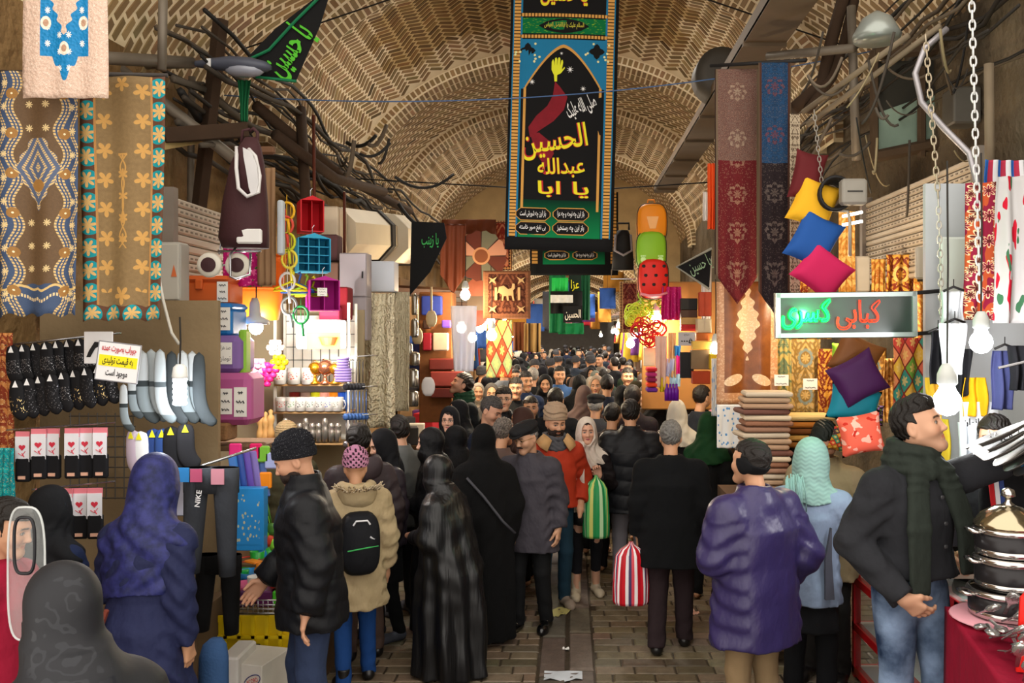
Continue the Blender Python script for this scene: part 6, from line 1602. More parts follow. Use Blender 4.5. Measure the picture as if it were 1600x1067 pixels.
hang('long_rug',1185,98,1236,462,6.35,tworug('blue and navy pile',('#2a4a6c','#6a4048','#1f3a58'),('#2c2426','#665a54','#1e181a'),.43,.23,1.65,'#4a3028','#5a4a3a'),'blue and near black hanging rug with pointed end','rug',wave=.006,end=lambda u:.02-.10*(1-abs(2*u-1)),seed=6,ny=40)
hang('trim_ribbon',1234,178,1250,462,6.3,ornate('beige lace','#a89880','#5a4a3a','#d8c8b0',.075,1.3,f=90),'narrow beige lace ribbon beside the blue rug','ribbon',wave=.004,nf=1)
def satin_cloth():
 s=Sh('bronze satin',.35,0,.5);u,v=s.uv();W,H=95.0,190.0;x=((u-.5)*W).abs();y=v*H
 d=x*1.0+(y-62).abs()*.30+((y*.35).sin()*2.5);leaf=d.lt(17.5)*y.gt(8)*y.lt(122);n=s.noise(16,3,s.vec(u,v*2));lines=(n*22).sin().gt(.2)
 wing=(hyp((x-22)*.9,(y-152)*1.6-(x-22)*.5)).lt(13);cream=s.mix(lines*.5,'#d8b48a','#f0dcb8');br=s.mix(s.noise(6,3,s.vec(u,v*2)),'#5a2c10','#9a5a24')
 c=s.mix(leaf.max(wing),br,cream);bd=x.gt(36).max(y.gt(172));c=s.mix(bd,c,s.mix(lines*.6,'#c08a60','#e0b890'));s.col(c);s.bump(lines*.4+s.noise(5,3,coord='UV')*.8,.5,.01);return s.m
hang('satin_tablecloth',1120,440,1216,632,6.9,satin_cloth(),'bronze satin tablecloth with cream leaf appliqué hanging below the rugs','tablecloth',wave=.02,nf=2,seed=8)
hang('orange_cloth',1106,255,1120,358,7.4,M('#e0521c',.7),'bright orange cloth edge beside the taupe rug','cloth',wave=.02)
hang('white_cloth',1098,300,1112,345,8.0,M('#d8d4d0',.7),'white blouse edge behind the orange cloth','cloth',wave=.02)
hang('baby_bib_cloth',1120,632,1170,700,6.7,dots('bear print','#e4e4e0','#5a94c8',9,.28),'white cloth with blue print hanging under the satin tablecloth','cloth',wave=.01)
hang('baby_bib_cloth',1112,560,1121,650,7.1,dots('bear print b','#dcdcd8','#5a94c8',6,.28),'narrow white printed cloth beside the satin tablecloth','cloth',wave=.01)
# stacks of folded textiles
fc=['#8a5a44','#d0b898','#6a4a40','#c0a080','#9a7458','#e0d0b4','#7a4a3c']
for k in range(17):
 w=.34+r.uniform(-.02,.02);c=fc[k%7]
 tag(MB().rbox((0,.14,.018),(w,.28,.034),.014).build('folded_textile',ornate('fold%d'%k,c,fc[(k+3)%7],'#efe0c8',.4,.3,f=55),None,at(1200+r.uniform(-3,3),768-9.2*k,6.2),(0,0,r.uniform(-.1,.1)),smooth=False),'folded woven textile in the tall stack under the bronze satin cloth','textile','stack of folded woven textiles')
tag(MB().box(at(1200,770,6.2)+Vector((.1,.2,-.55)),(.75,.5,1.06)).build('stall_counter',M('#5c4028',.9)),'wooden counter carrying the stack of folded textiles','counter')
for k in range(5):
 tag(MB().rbox((0,.14,.02),(.40,.28,.038),.016).build('folded_textile',ornate('foldb%d'%k,('#a8642c','#d8a050','#7a3a1c','#c8742c','#e0c080')[k],'#8a8a3a','#f0c870',.4,.3,f=45),None,at(1262,700-10.5*k,6.3)),'folded golden brocade in the low stack below the price tags','textile','low stack of folded golden brocades')
# gold brocades hung at the back of the textile stall
bro=[('#8a5a20','#d0a050','#7a9a9a'),('#6a7a5a','#c0a860','#d8b870'),('#b06a24','#e0a850','#f0d890'),('#7a2c14','#d89a3c','#f0c870'),('#9a7a40','#d8b470','#8aa0a0'),('#c88a3c','#f0c070','#8a4a1c')]
for k,(x0,y0,x1,y1,Y,b_)in enumerate(((1212,470,1236,640,7.0,1),(1235,530,1282,645,7.2,4),(1278,545,1320,650,7.1,3),(1238,445,1300,530,7.6,0),(1310,330,1336,456,7.5,5),(1236,250,1262,460,7.4,3),(1362,405,1384,460,7.2,2),(1384,398,1432,470,7.0,3),(1430,440,1475,560,6.4,2),(1380,560,1400,660,6.6,5),(1320,560,1345,660,6.9,2),(1345,545,1385,660,7.0,0))):
 nm=('sage and gold','pale gold and blue','dark red and gold','brown gold','amber','maroon gold','orange gold','rust and gold folded','bright orange gold','amber folded','rich orange','brown and teal')[k]
 hang('brocade',x0,y0,x1,y1,Y,ornate('brocade%d'%k,*bro[b_],(x1-x0)*Y/FPX,(y1-y0)*Y/FPX,f=34+4*(k%3),med=.3 if k%2 else None,rough=.5),nm+' brocade length, '+('hanging below the neon sign','under the neon sign with a price tag','patterned with big medallions by the purple cushion','behind the neon sign','right behind the cushion string','behind the lace ribbon','under the big shutter','bunched under the big shutter','behind the white board','beside the patchwork','next to the purple cushion','behind the purple cushion')[k],'brocade',wave=.03 if k in(7,8,9)else .012,seed=k)
for x,y in((1221,594),(1266,600)):p=at(x,y,6.9);o=empty('price_tag',p,'handwritten white price tag pinned on the '+('sage and gold' if x<1240 else 'pale gold and blue')+' brocade','price tag');paper(o,(0,0,0),.11,.085,lines=2,name='paper')
hang('patchwork_cover',1396,528,1460,650,6.0,mosaic('patchwork',['#c8483a','#e08a5a','#3a8a7a','#e0b040','#b03060','#6a9a3a','#d86a50'],3),'red and orange patchwork cover hanging under the neon sign end','cover',wave=.02)
# cushions
cf=[M('#5a1418',.8,0,.15),M('#e0a81e',.8,0,.1),M('#1c4f98',.8,0,.1),M('#c8205a',.8,0,.1)]
for k,(x,y,w,h,rot,n)in enumerate(((1262,275,.22,.34,12,'maroon cushion at the top of the hanging string'),(1272,318,.30,.33,22,'yellow cushion second on the hanging string'),(1272,375,.30,.36,28,'blue cushion third on the hanging string'),(1285,425,.34,.30,38,'hot pink cushion at the bottom of the hanging string'))):cushion(x,y,6.1-.03*k,w,h,cf[k],n,rot,.12)
cushion(1338,558,6.0,.32,.28,M('#7a4a22',.5),'bronze cushion behind the purple one',25,.14);cushion(1340,592,5.85,.33,.30,M('#44184e',.6,0,.15),'purple velvet cushion above the teal one',-28,.15);cushion(1334,632,5.9,.34,.24,M('#0f7f94',.6),'teal satin cushion under the purple one',12,.14)
cushion(1345,678,5.6,.28,.26,splash('rose print','#e8604c','#f4b0a0','#c0281c',4),'rose printed cushion beside the striped cap',-10,.14);cushion(1316,688,5.8,.16,.16,mosaic('knitted squares',['#c88a1c','#2a8a6a','#c83a2a','#3a3a3a'],4),'round multicoloured knitted cushion behind the beige coat',20,.12);cushion(1360,648,6.0,.18,.14,splash('violet print','#3a2a30','#b080d0','#8ab03a',8),'small dark flowered cushion behind the rose one',5,.1)
cushion(1312,548,6.6,.12,.12,M('#7ab028',.7),'small lime cushion behind the neon sign edge',0,.08)
# neon sign
Yn=5.3;sn=Yn/FPX;ns=empty('neon_sign',at(1321,492,Yn),'framed neon shop sign with green and red tube lettering','neon sign');ns.rotation_euler=(0,radians(-.6),radians(-4));Wn,Hn=216*sn,72*sn
MB().box((0,.03,0),(Wn,.05,Hn)).build('case',M('#3a3430',.5,.4),ns)
al=M('#b8c4c4',.3,.7,.05);f=MB()
for z in(Hn/2-.018,-Hn/2+.018):f.box((0,-.012,z),(Wn*.985,.03,.026))
for x in(Wn/2-.014,-Wn/2+.014):f.box((x,-.012,0),(.026,.03,Hn*.97))
f.build('aluminium_frame',al,ns);MB().box((0,.0,0),(Wn*.95,.012,Hn*.86)).build('dark_glass',M('#23302c',.22,0,.1,spec=.8),ns)
def outline_text(t,size,width):
 """tube paths that follow the outline of the letters"""
 c=bpy.data.curves.new('w','FONT');c.body=shape(t);c.align_x='CENTER';c.resolution_u=3;c.offset=-.004;o=bpy.data.objects.new('w',c);COL.objects.link(o);bpy.context.view_layer.update()
 m=o.evaluated_get(bpy.context.evaluated_depsgraph_get()).to_mesh();V=[v.co.copy()for v in m.vertices];cnt={}
 key={};ids=[]
 for i,v in enumerate(V):ids.append(key.setdefault((round(v.x,4),round(v.y,4)),i))
 for p in m.polygons:
  vs=[ids[k]for k in p.vertices]
  for a,b in zip(vs,vs[1:]+vs[:1]):cnt.setdefault(frozenset((a,b)),[]).append((a,b))
 nxt={}
 for e,l in cnt.items():
  if len(l)==1 and len(e)==2:nxt[l[0][0]]=l[0][1]
 loops=[];seen=set()
 for a in list(nxt):
  if a in seen:continue
  lp=[];b=a
  while b in nxt and b not in seen:seen.add(b);lp.append(V[b]);b=nxt[b]
  if len(lp)>5:loops.append(lp)
 bpy.data.objects.remove(o);bpy.data.curves.remove(c)
 P=[v for l in loops for v in l];x0,x1=min(v.x for v in P),max(v.x for v in P);y0,y1=min(v.y for v in P),max(v.y for v in P)
 return[[Vector(((v.x-(x0+x1)/2)*width/(x1-x0),0,(v.y-(y0+y1)/2)*size/(y1-y0)))for v in l]for l in loops]
def neon(t,cx,cz,size,width,r_,mat,name):
 mb=MB()
 for lp in outline_text(t,size,width):
  q=[p+Vector((cx,-.028,cz))for p in lp];mb.tube(q,r_,6,close=True)
 return mb.build(name,mat,ns,smooth=True)
neon('کسری',-62*sn,2*sn,46*sn,74*sn,.0058,ME('#06ff38',5,'green neon'),'green_tube_lettering');neon('کبابی',18*sn,0*sn,46*sn,66*sn,.0028,ME('#ff2a08',1.6,'red neon'),'red_tube_lettering')
pl=point_light('neon glow',(-62*sn,-.10,0),6,(.1,1,.35),.03);pl.parent=ns;pl.data.specular_factor=.1
for y,n in((458,'upper'),(522,'lower')):tag(MB().tube([at(1425,y,5.4),at(1475,y-4,5.4)],.012,6).build('bracket',BLK),n+' iron arm holding the neon sign','bracket')
# --- clothes and lamps of the nearest stall on the right
hang('summer_dress',1512,285,1566,500,5.0,bigflowers('daisy print','#8a1838','#b8502a','#e8c8a0','#5a1c1c',2.0,3.4),'maroon and rust dress with big cream daisies','dress',wave=.03,w2=1.25,nf=2)
hang('summer_dress',1560,275,1606,505,4.9,splash('poppy print','#bebcbc','#c0102c','#3a6a4a',4),'white dress splashed with red poppies','dress',wave=.03,w2=1.3,nf=2)
hang('vest_top',1538,250,1600,330,5.2,stripes('striped cotton',['#2a6ac0','#b03048','#d8d8dc'],3),'blue edged striped top behind the flowered dresses','top',wave=.02)
for k,(x0,y0,x1,y1,Y,c,n)in enumerate(((1472,455,1506,520,4.9,'#c8ccd0','grey white pants clipped to the upper hanger'),(1470,505,1512,585,4.8,'#d0d4da','white vest hanging over the lamp'),(1452,518,1478,600,4.9,'#141418','black lace slip beside the white vest'),(1490,545,1520,610,5.0,'#18181c','black briefs behind the big lamp'),(1505,590,1540,650,5.0,'#d8a010','yellow knit folded below the black briefs'),(1448,590,1478,660,5.1,'#c89a2a','mustard cloth behind the big lamp'),(1552,548,1584,640,4.9,'#3a3f6a','blue lace slip beside the upper lamp'),(1578,540,1606,610,4.8,'#15151a','black slip at the frame edge by the upper lamp'),(1500,660,1530,760,5.0,'#c8d0d8','pale packed shirt under the white sign'),(1480,760,1512,820,4.9,'#b8bcc4','grey white shirt packets below the white sign'),(1450,655,1482,730,5.2,'#c8b030','yellow flowered cloth behind the scarf man'))):
 hang('lingerie' if k in(0,1,2,3,6,7)else 'garment',x0,y0,x1,y1,Y,MC(c,.8),n,'underwear' if k in(0,1,2,3,6,7)else 'garment',wave=.03,nf=2,w2=.8 if k%2 else 1.1,end=(lambda u:-.2*(1-abs(2*u-1)))if k in(0,3)else None,seed=k)
for k,(x,y)in enumerate(((1490,452),(1492,502),(1466,516),(1570,542))):tag(MB().tube([at(x-16,y+3,4.85),at(x,y-4,4.85),at(x+16,y+2,4.85)],.007,6).tube([at(x,y-4,4.85),at(x,y-16,4.85)],.003,4).build('clothes_hanger',BLK,smooth=True),('black','green','dark','small black')[k]+' plastic hanger, %s'%('topmost over the grey white pants','over the white vest','over the black lace slip','over the blue lace slip')[k],'hanger')
ws=obox('paper_sign',1500,628,1560,680,5.0,.008,M('#d6dade',.6,0,.03),'white paper sign with black writing behind the ladles','sign',r=.003);mb=MB();write(mb,'بانوان',(-.04,-.004,.07),.05,.11,off=.02);mb.build('writing',M('#1a1a1c',.6,0,0),ws)
tag(MB().box((2.62,5.42,1.7),(.95,.04,3.0)).build('stall_back_panel',M('#b8bcc0',.7,0,.1,3)),'pale panel behind the underwear stall','board')
bulb(1480,628,4.4,.068,'big white glowing bulb above the shoulder of the scarf man',1.0,9,(1,.97,.93),22)
bulb(1533,535,4.5,.056,'white glowing bulb beside the flowered dresses',.8,7,(1,.97,.93),22)
# ladles hanging in a bunch
ld=MB();ld.tube([(0,0,0),(.015,0,.02),(.03,0,0)],.004,5);ld.tube([(0,0,0),(-.02,0,-.10)],[.006,.010],8)
n=14;rings=[]
for k,(q,w)in enumerate(((0,.012),(.03,.022),(.08,.045),(.14,.058),(.20,.055),(.25,.035),(.27,.012))):rings.append([Vector((-.02-q*.75+.012*sin(a)*(w/.05),w*cos(a),-.10-q*.55-abs(w)*.35*(1-cos(a)**2)*(1 if sin(a)>0 else .7)))for a in np.linspace(0,2*pi,n+1)[:-1]])
ld.loft(rings);l0=ld.build('ladle',M('#5a5854',.5,.5,.15),smooth=True);l0.modifiers.new('s','SUBSURF').render_levels=1
for k in range(8):
 lab='steel ladle in the hanging bunch, '+('foremost one with the white label','second','third','fourth','fifth','sixth','seventh','last at the frame edge')[k]+(' from the labelled one' if 0<k<7 else '')
 c=l0 if k==0 else dup(l0);c.location=at(1640+4.5*k,606+2*k,3.85+.035*k);c.rotation_euler=(0,radians(10-3.5*k),radians(5*k-14));c.scale=(1.3,)*3;tag(c,lab,'ladle','steel ladles hanging in a bunch')
MB().box((-.185,-.04,-.245),(.055,.004,.035),R=RY(radians(25))).build('white_label',M('#e8e8ea',.5),l0)
hk=MB().tube([at(1560,575,3.95),at(1625,560,3.95)],.006,6)
tag(hk.build('hook_rail',CH),'green edged rail holding the ladles','rail')
for k in range(6):p=at(1545+11*k,672+5*sin(k),3.9);tag(MB().tube([p,p+Vector((.008,0,-.03)),p+Vector((.025,0,-.035)),p+Vector((.03,0,-.01))],.0035,5).build('wire_hook',CH,smooth=True),'bent steel hook end below the ladles','hook','bent hooks below the ladles')
# black clothes with red and blue stripe, shop assistant comes with the people
t=empty('track_suit',at(1582,705,4.25),'black track suit with red, white and blue stripe hanging at the frame edge','track suit')
MB().loft([[Vector((w*cos(a),.07*sin(a),z))for a in np.linspace(0,2*pi,19)[:-1]]for w,z in((.05,.02),(.12,-.02),(.16,-.15),(.155,-.45),(.15,-.55))]).build('cloth',MC('#0e0f12',.8),t,smooth=True)
for k,c in enumerate(('#b8141c','#d8d8dc','#2a3f7a')):MB().box((-.125+.022*k,-.058-.004*k,-.18),(.021,.008,.36),R=RY(radians(-6))).build('stripe',M(c,.7),t)
tag(MB().ball(at(1590,722,4.0),.03,10,sq=(1.2,.5,.8)).build('blue_bow',M('#1f8ad0',.4),smooth=True),'shiny blue bow in front of the track suit','bow')
# --- red glass showcase along the aisle edge
RD=M('#c0141c',.35,0,.08,spec=.5);t=empty('showcase',(1.92,5.15,0),'red framed glass showcase full of wrapped goods along the aisle edge','showcase');f=MB();Y0,Y1=-.75,.85
for y in(Y0,Y1,.05):
 for x in(0,.5):MB().box((x,y,.49),(.045,.045,.98)).build('post',RD,t)
f=MB()
for z in(.05,.34,.65,.96):
 for x in(0,.5):f.box((x,.05,z),(.045,1.65,.05))
 for y in(Y0,Y1):f.box((.25,y,z),(.5,.045,.05))
f.build('rails_frame',RD,t)
for z in(.07,.36,.67):MB().box((.25,.05,z),(.46,1.6,.012)).build('shelf_board',M('#c8ccd0',.4),t)
MB().box((-.012,.05,.5),(.006,1.6,.9)).build('glass_pane',MG('#cfe0dc',.04,.10),t);MB().box((.25,.05,.985),(.54,1.66,.012)).build('glass_top',MG('#d8e8e4',.04,.35),t)
mf=[M('#b8bcc0',.25,.6,.2,30),M('#c8cccc',.3,.5,.2,30),M('#c83040',.35),M('#2f8a3c',.35),M('#9aa0a4',.3,.5,.3,30),M('#e0a0a8',.4),M('#e8e8ea',.4)]
for k in range(30):
 sh=k%3;z=(.08,.37,.68)[sh];ci=(r.choice((6,2,3,6)),r.choice((0,1,4)),r.choice((6,5,1,2)))[sh];h=r.uniform(.05,.17)
 tag(MB().rbox((0,0,h/2),(r.uniform(.10,.2),r.uniform(.08,.16),h),.02).build('wrapped_packet',mf[ci],None,(2.04+r.uniform(0,.25),4.45+(k//3)*.16,z),(r.uniform(-.2,.2),r.uniform(-.25,.25),r.uniform(0,3))),'wrapped packet lying on the %s shelf of the red showcase'%('bottom','middle','top')[sh],'packet','wrapped goods in the red showcase, %s shelf'%('bottom','middle','top')[sh])
for x,y,n in((1310,790,'nearer'),(1318,772,'farther')):pass
tag(MB().box((2.20,3.9,.10),(1.8,1.7,.20)).build('wooden_step',M('#8a8a88',.8,0,.2,3),bevel=.01),'grey wooden platform under the pot seller','platform')
# --- red clothed table with pots and cutlery
def tw(px,py,Y):return at(px,py,Y)
tb=empty('market_table',(2.07,3.34,.3),'table under a wine red cloth carrying pots and wrapped cutlery','table',None,radians(-11));MB().box((0,0,.765),(1.0,.94,.03)).build('table_top',M('#6a4a30',.7),tb)
for a in(-.44,.44):
 for b in(-.4,.4):MB().box((a,b,.375),(.05,.05,.75)).build('leg',M('#5a4028',.7),tb)
cl=MB();hx,hy=.53,.50
top=[(-hx,-hy),(hx,-hy),(hx,hy),(-hx,hy)];seg=[]
for(a,b),(c,d)in zip(top,top[1:]+top[:1]):
 for k in range(14):seg.append((a+(c-a)*k/14,b+(d-b)*k/14))
rg=[[Vector((x*(1+q*.04*(1+sin(i*1.9))),y*(1+q*.05*(1+sin(i*2.3))),.80-q*.84))for i,(x,y)in enumerate(seg)]for q in(0,.02,.2,.5,.8,1)]
cl.loft([[Vector((x*.97,y*.97,.802))for x,y in seg]]+rg,cap=False);cl.poly([Vector((x*.97,y*.97,.802))for x,y in seg]);o=cl.build('tablecloth',MC('#8e0c2c',.8),None,(2.07,3.34,.3),(0,0,radians(-11)),smooth=True);tag(o,'wine red tablecloth hanging to the floor beside the pot seller','tablecloth')
zt=1.106
def pot(x,y,z,rr,h,lid,text):
 t=empty('cooking_pot',(x,y,z),text,'pot');st=M('#c4c0bc',.15,.95,.05);dk=M('#2c2a2c',.3,.3,.1)
 MB().lathe([(rr*.9,0),(rr*.97,h*.08),(rr,h*.3),(rr,h*.8),(rr*.96,h*.8),(.9*rr,h*.1),(.001,h*.08)],n=28,cap=False).build('pot_wall',dk,t,smooth=True)
 MB().lathe([(rr*1.0,h*.78),(rr*1.05,h*.82),(rr*1.05,h*.92),(rr*1.0,h),(rr*.95,h)],n=28,cap=False).build('steel_rim',st,t,smooth=True);MB().lathe([(rr*.88,0),(rr*1.0,.008),(rr*1.0,.03),(rr*.94,.035)],n=28).build('steel_base',st,t,smooth=True)
 for g in(-1,1):MB().tube([(g*rr*1.0,-.04,h*.82),(g*rr*1.25,-.035,h*.86),(g*rr*1.28,0,h*.87),(g*rr*1.25,.035,h*.86),(g*rr*1.0,.04,h*.82)],.008,6).build('handle',st,t,smooth=True)
 if lid:
  MB().lathe([(rr*1.06,h),(rr*1.04,h+.012),(rr*.8,h+.05),(rr*.4,h+.08),(.02,h+.088)],n=28).build('lid',M('#b0a488',.12,.95,.1),t,smooth=True);MB().lathe([(.03,h+.085),(.012,h+.10),(.012,h+.115),(.03,h+.125),(.024,h+.15),(.002,h+.16)],n=14).build('knob',st,t,smooth=True)
 return t
px_,py_=1.83,3.74
MB_=tag(MB().lathe([(.18,0),(.21,.012),(.205,.018),(.001,.012)],n=28).build('serving_tray',M('#e0a0ac',.4),None,(px_-.03,py_-.02,zt),smooth=True),'pale pink round tray under the pot stack','tray')
pot(px_,py_,zt+.018,.155,.115,False,'widest dark steel pot at the bottom of the stack');pot(px_+.005,py_,zt+.134,.135,.135,False,'middle dark steel pot of the stack');pot(px_,py_,zt+.27,.13,.12,True,'lidded dark steel pot on top of the stack')
# wrapped cutlery bundles
fo=MB().lathe([(.001,0),(.008,.0),(.009,.09),(.02,.11),(.028,.14),(.022,.175),(.002,.185)],n=8);f0=fo.build('wrapped_spoon',M('#c4c4c4',.2,.8,.1),smooth=True);f0.scale=(1,.5,1)
for k in range(44):
 c=f0 if k==0 else dup(f0);a,b=k%5,k//5;q_=.03+.05*a+r.uniform(-.012,.012);w_=.078*b+r.uniform(-.02,.02);c.location=(1.495+.19*w_+.98*q_,3.02+.98*w_-.19*q_,zt+.02+.02*(k%4));c.rotation_euler=(radians(70+r.uniform(-25,25)),r.uniform(-.3,.3),r.uniform(-.5,.5));tag(c,'foil wrapped spoon in the heap on the wine red cloth','spoon','foil wrapped spoons heaped on the table')
kb=empty('knife_pack',(1.63,3.14,zt),'red upright pack of kitchen knives standing at the frame edge','knife pack');kb.rotation_euler=(0,radians(3),radians(-8));MB().prism([(-.06,0,0),(.14,0,0),(.14,0,.30),(-.03,0,.30),(-.06,0,.26)],(0,.012,0)).build('red_card',M('#d81c14',.4,0,.05),kb)
MB().box((.0,-.006,.13),(.06,.006,.22)).box((.09,-.006,.13),(.07,.006,.22)).build('white_windows',M('#e0dcd8',.4),kb);mb=MB();write(mb,'KITCHEN',(.03,-.006,.275),.016,.10,arabic=False,off=.015);write(mb,'KNIFE',(.025,-.006,.252),.016,.08,arabic=False,off=.015);mb.build('lettering',M('#f4f0ec',.5,0,0),kb)
for x in(.0,.09):MB().prism([(x-.012,-.011,.03),(x+.012,-.011,.03),(x+.014,-.011,.11),(x+.016,-.011,.21),(x-.004,-.011,.225),(x-.014,-.011,.11)],(0,-.004,0)).build('knife',M('#9a9a9a',.2,.8,.1),kb)
# light things on the back shelf of this stall
for k,(x,y,c,n)in enumerate(((1450,830,'#c82030','red'),(1470,838,'#3a3a40','dark'),(1455,800,'#d8d8dc','white'),(1475,790,'#8ac0d8','pale blue'),(1590,900,'#d02030','crimson'),(1580,880,'#7ac83a','lime'))):b_=boxed(M(c,.4),(.13,.12,.09),n+' small box on the counter behind the pot stack','box_pack');b_.location=at(x,y+12,4.5)
tag(MB().box(at(1500,860,4.55)+Vector((.1,.2,-.1)),(.95,.5,.06)).build('counter_board',M('#c8b8a8',.6)),'pale counter board behind the pot stack','board')
# ================================================================== middle distance stalls
MID=[]
def pack(nm,x,y,Y,col,text,kind):
 p=at(x,y,Y);m_=M(col,.5,0,.08,5);t=empty('backpack',p,text,'backpack');w,h=.30,.40
 n=20;f=lambda k,d:[Vector((w/2*k*(abs(cos(a))**.6)*(1 if cos(a)>0 else-1),d,h/2*k*(abs(sin(a))**.6)*(1 if sin(a)>0 else-1)))for a in np.linspace(0,2*pi,n+1)[:-1]]
 MB().loft([f(.9,.10),f(1,.06),f(1,-.05),f(.93,-.10),f(.8,-.12)]).build('bag_body',m_,t,smooth=True);MB().tube(f(1.0,-.055)+f(1.0,-.055)[:1],.006,5).build('zip',M('#3a3a30',.6),t)
 MB().tube([(-.04,.05,h/2),(-.03,.05,h/2+.05),(.03,.05,h/2+.05),(.04,.05,h/2)],.008,6).build('grab_loop',m_,t)
 d=MB()
 if kind==0:d.prism([(-.06,-.124,.06),(.06,-.124,.06),(.03,-.124,-.06),(-.03,-.124,-.06)],(0,-.003,0));mt=M('#f0b070',.6)
 elif kind==1:
  for g in(-1,1):d.ball((g*.085,-.122,-.09),.028,10,sq=(1,.2,1));[d.ball((g*.085+.018*q,-.122,-.055),.010,8,sq=(1,.3,1))for q in(-1,0,1)]
  mt=M('#c8f0a0',.6)
 else:
  for q in range(9):d.ball((-.1+.1*(q%3)+.02*(q//3%2),-.120,.12-.09*(q//3)),.018,10,sq=(1,.3,1))
  mt=M('#181414',.6)
 d.build('printed_motif',mt,t);
 if kind==2:MB().tube([(-.13,-.11,-.15),(-.05,-.13,-.17),(.06,-.13,-.165),(.13,-.11,-.14)],.014,8).build('pink_edge',M('#e88a98',.5),t,smooth=True)
 return t
pack('b',1018,350,9.0,'#e88a18','orange backpack at the top of the hanging column',0);pack('b',1017,393,8.95,'#84b828','lime green backpack between the orange and red ones',1);pack('b',1020,436,8.9,'#d8261c','red backpack with black dots at the bottom of the column',2)
t=empty('shopping_trolley',at(973,390,9.6),'black and grey folding shopping trolley hanging beside the banner end','shopping trolley');MB().loft([[Vector((w*cos(a),.07*sin(a)-.03,z))for a in np.linspace(0,2*pi,15)[:-1]]for w,z in((.06,.20),(.09,.12),(.11,-.05),(.12,-.22))]).build('bag',M('#141416',.7),t,smooth=True)
MB().tube([(-.06,-.1,.2),(-.06,-.1,.27),(.06,-.1,.27),(.06,-.1,.2)],.012,8).build('handle',BLK,t);MB().tube([(-.08,-.08,.15),(-.09,-.11,-.02),(0,-.12,-.07),(.09,-.11,-.02),(.08,-.08,.15)],.014,6).build('grey_trim',M('#8a8488',.6),t,smooth=True);MB().tube([(-.12,-.05,-.22),(-.13,-.1,-.32),(.13,-.1,-.32),(.12,-.05,-.22)],.008,6).build('frame',CH,t)
tp=MB();pts=[at(1057,417,8.6),at(1112,388,8.5),at(1108,452,8.5)];tp.prism(pts,(0,.005,0));o=tag(tp.build('pennant',M('#101012',.9)),'black triangular pennant with pale writing hanging among the backpacks','flag');mb=MB();write(mb,'یا حسین',at(1094,414,8.46),.16,.22,rot=.4);mb.build('writing',M('#8aa88a',.7,0,0),o);MB().tube([p+Vector((0,-.006,0))for p in(pts[2],pts[0],pts[1])],.012,5).build('border',M('#9a9a90',.8),o)
fg=MB();q=[at(643,346,9.0),at(694,348,9.0),at(698,372,9.0),at(672,425,9.0),at(640,462,9.0)];fg.prism(q[::-1],(0,.006,0));o=tag(fg.build('pennant',M('#0f1012',.9)),'long black pennant with small green writing hung beside the pot shelves','flag');mb=MB();write(mb,'یا زینب',at(672,376,8.98),.15,.17,off=.01);mb.build('writing',M('#3fae5a',.7,0,0),o)
# leather hangings and rugs at the left middle distance
hang('leather_hide',688,350,728,455,10.5,M('#5c2a16',.6,0,.2,4),'brown leather hide with pointed end beside the black pennant','leather hide',wave=.02,end=lambda u:.25-.3*(1-abs(2*u-1)))
hang('leather_hide',690,343,775,366,11.0,M('#6a3418',.6,0,.25,4),'folded brown leather over the rail above the wheel rug','leather hide',wave=.03)
def wheelrug():
 s=Sh('leather wheel',.6);u,v=s.uv();x,y=u-.5,v-.5;d=hyp(x,y);th=x.atan2(y);k=(th*(8/(2*pi))+8).fr()*1.0;i=((th*(8/(2*pi))+8).fl()).mod(3);c=s.mix(i.lt(.5),s.mix(i.lt(1.5),'#6a6a58','#5a2414'),'#c08a70');c=s.mix((k-.5).abs().gt(.46),c,'#3a1c10');c=s.mix(d.lt(.15),c,'#7a4424');c=s.mix((d-.15).abs().lt(.02),c,'#c08a60');s.col(c);return s.m
s_=10.6/FPX;dk=MB();ce=at(752,400,10.6)
rim=[(1+.06*(k%2))*38*s_ for k in range(32)]
pts=[Vector((rim[k]*cos(2*pi*k/32),0,rim[k]*sin(2*pi*k/32)))for k in range(32)]
for k in range(32):a,b=pts[k],pts[(k+1)%32];dk.uv[len(dk.f)]=[(.5,.5)]+[(.5+p.x/(76*s_*1.06),.5+p.z/(76*s_*1.06))for p in(b,a)];i=len(dk.v);dk.v+=[(0,0,0),tuple(b),tuple(a)];dk.f.append((i,i+1,i+2));dk.mi.append(0)
tag(dk.build('leather_wheel_rug',wheelrug(),None,ce,solid=.015),'round patchwork leather rug like a wheel above the animal rug','rug')
for k,y in enumerate((450,475,495)):tag(MB().lathe([(.001,-.01),(.11,-.01),(.12,0),(.001,.01)],at(745,y,10.7),12,0,R_).build('leather_disc',M(('#8a4a34','#5a4a3c','#7a2c1c')[k],.6)),('top','middle','lowest')[k]+' small leather disc between the wheel rug and the bulbs','leather disc')
ar_=hang('animal_rug',755,423,829,498,10.0,ornate('brown pictorial pile','#4a2418','#7a4a34','#8a5a40',.53,.53,border='#7a5238',bw=.05,f=30),'square brown rug with a cream winged animal in the middle','rug',wave=.004,nf=1);e_=10.0/FPX
mb=MB()
an=[(-24,-4),(-20,8),(-8,10),(4,4),(12,6),(14,14),(20,13),(20,5),(16,2),(17,-8),(19,-16),(15,-16),(12,-7),(4,-7),(5,-16),(1,-16),(-1,-8),(-8,-8),(-9,-16),(-13,-16),(-12,-6),(-20,-2)];mb.prism([Vector((x*e_*.62,-.014,(y-36)*e_*.9))for x,y in an],(0,-.003,0))
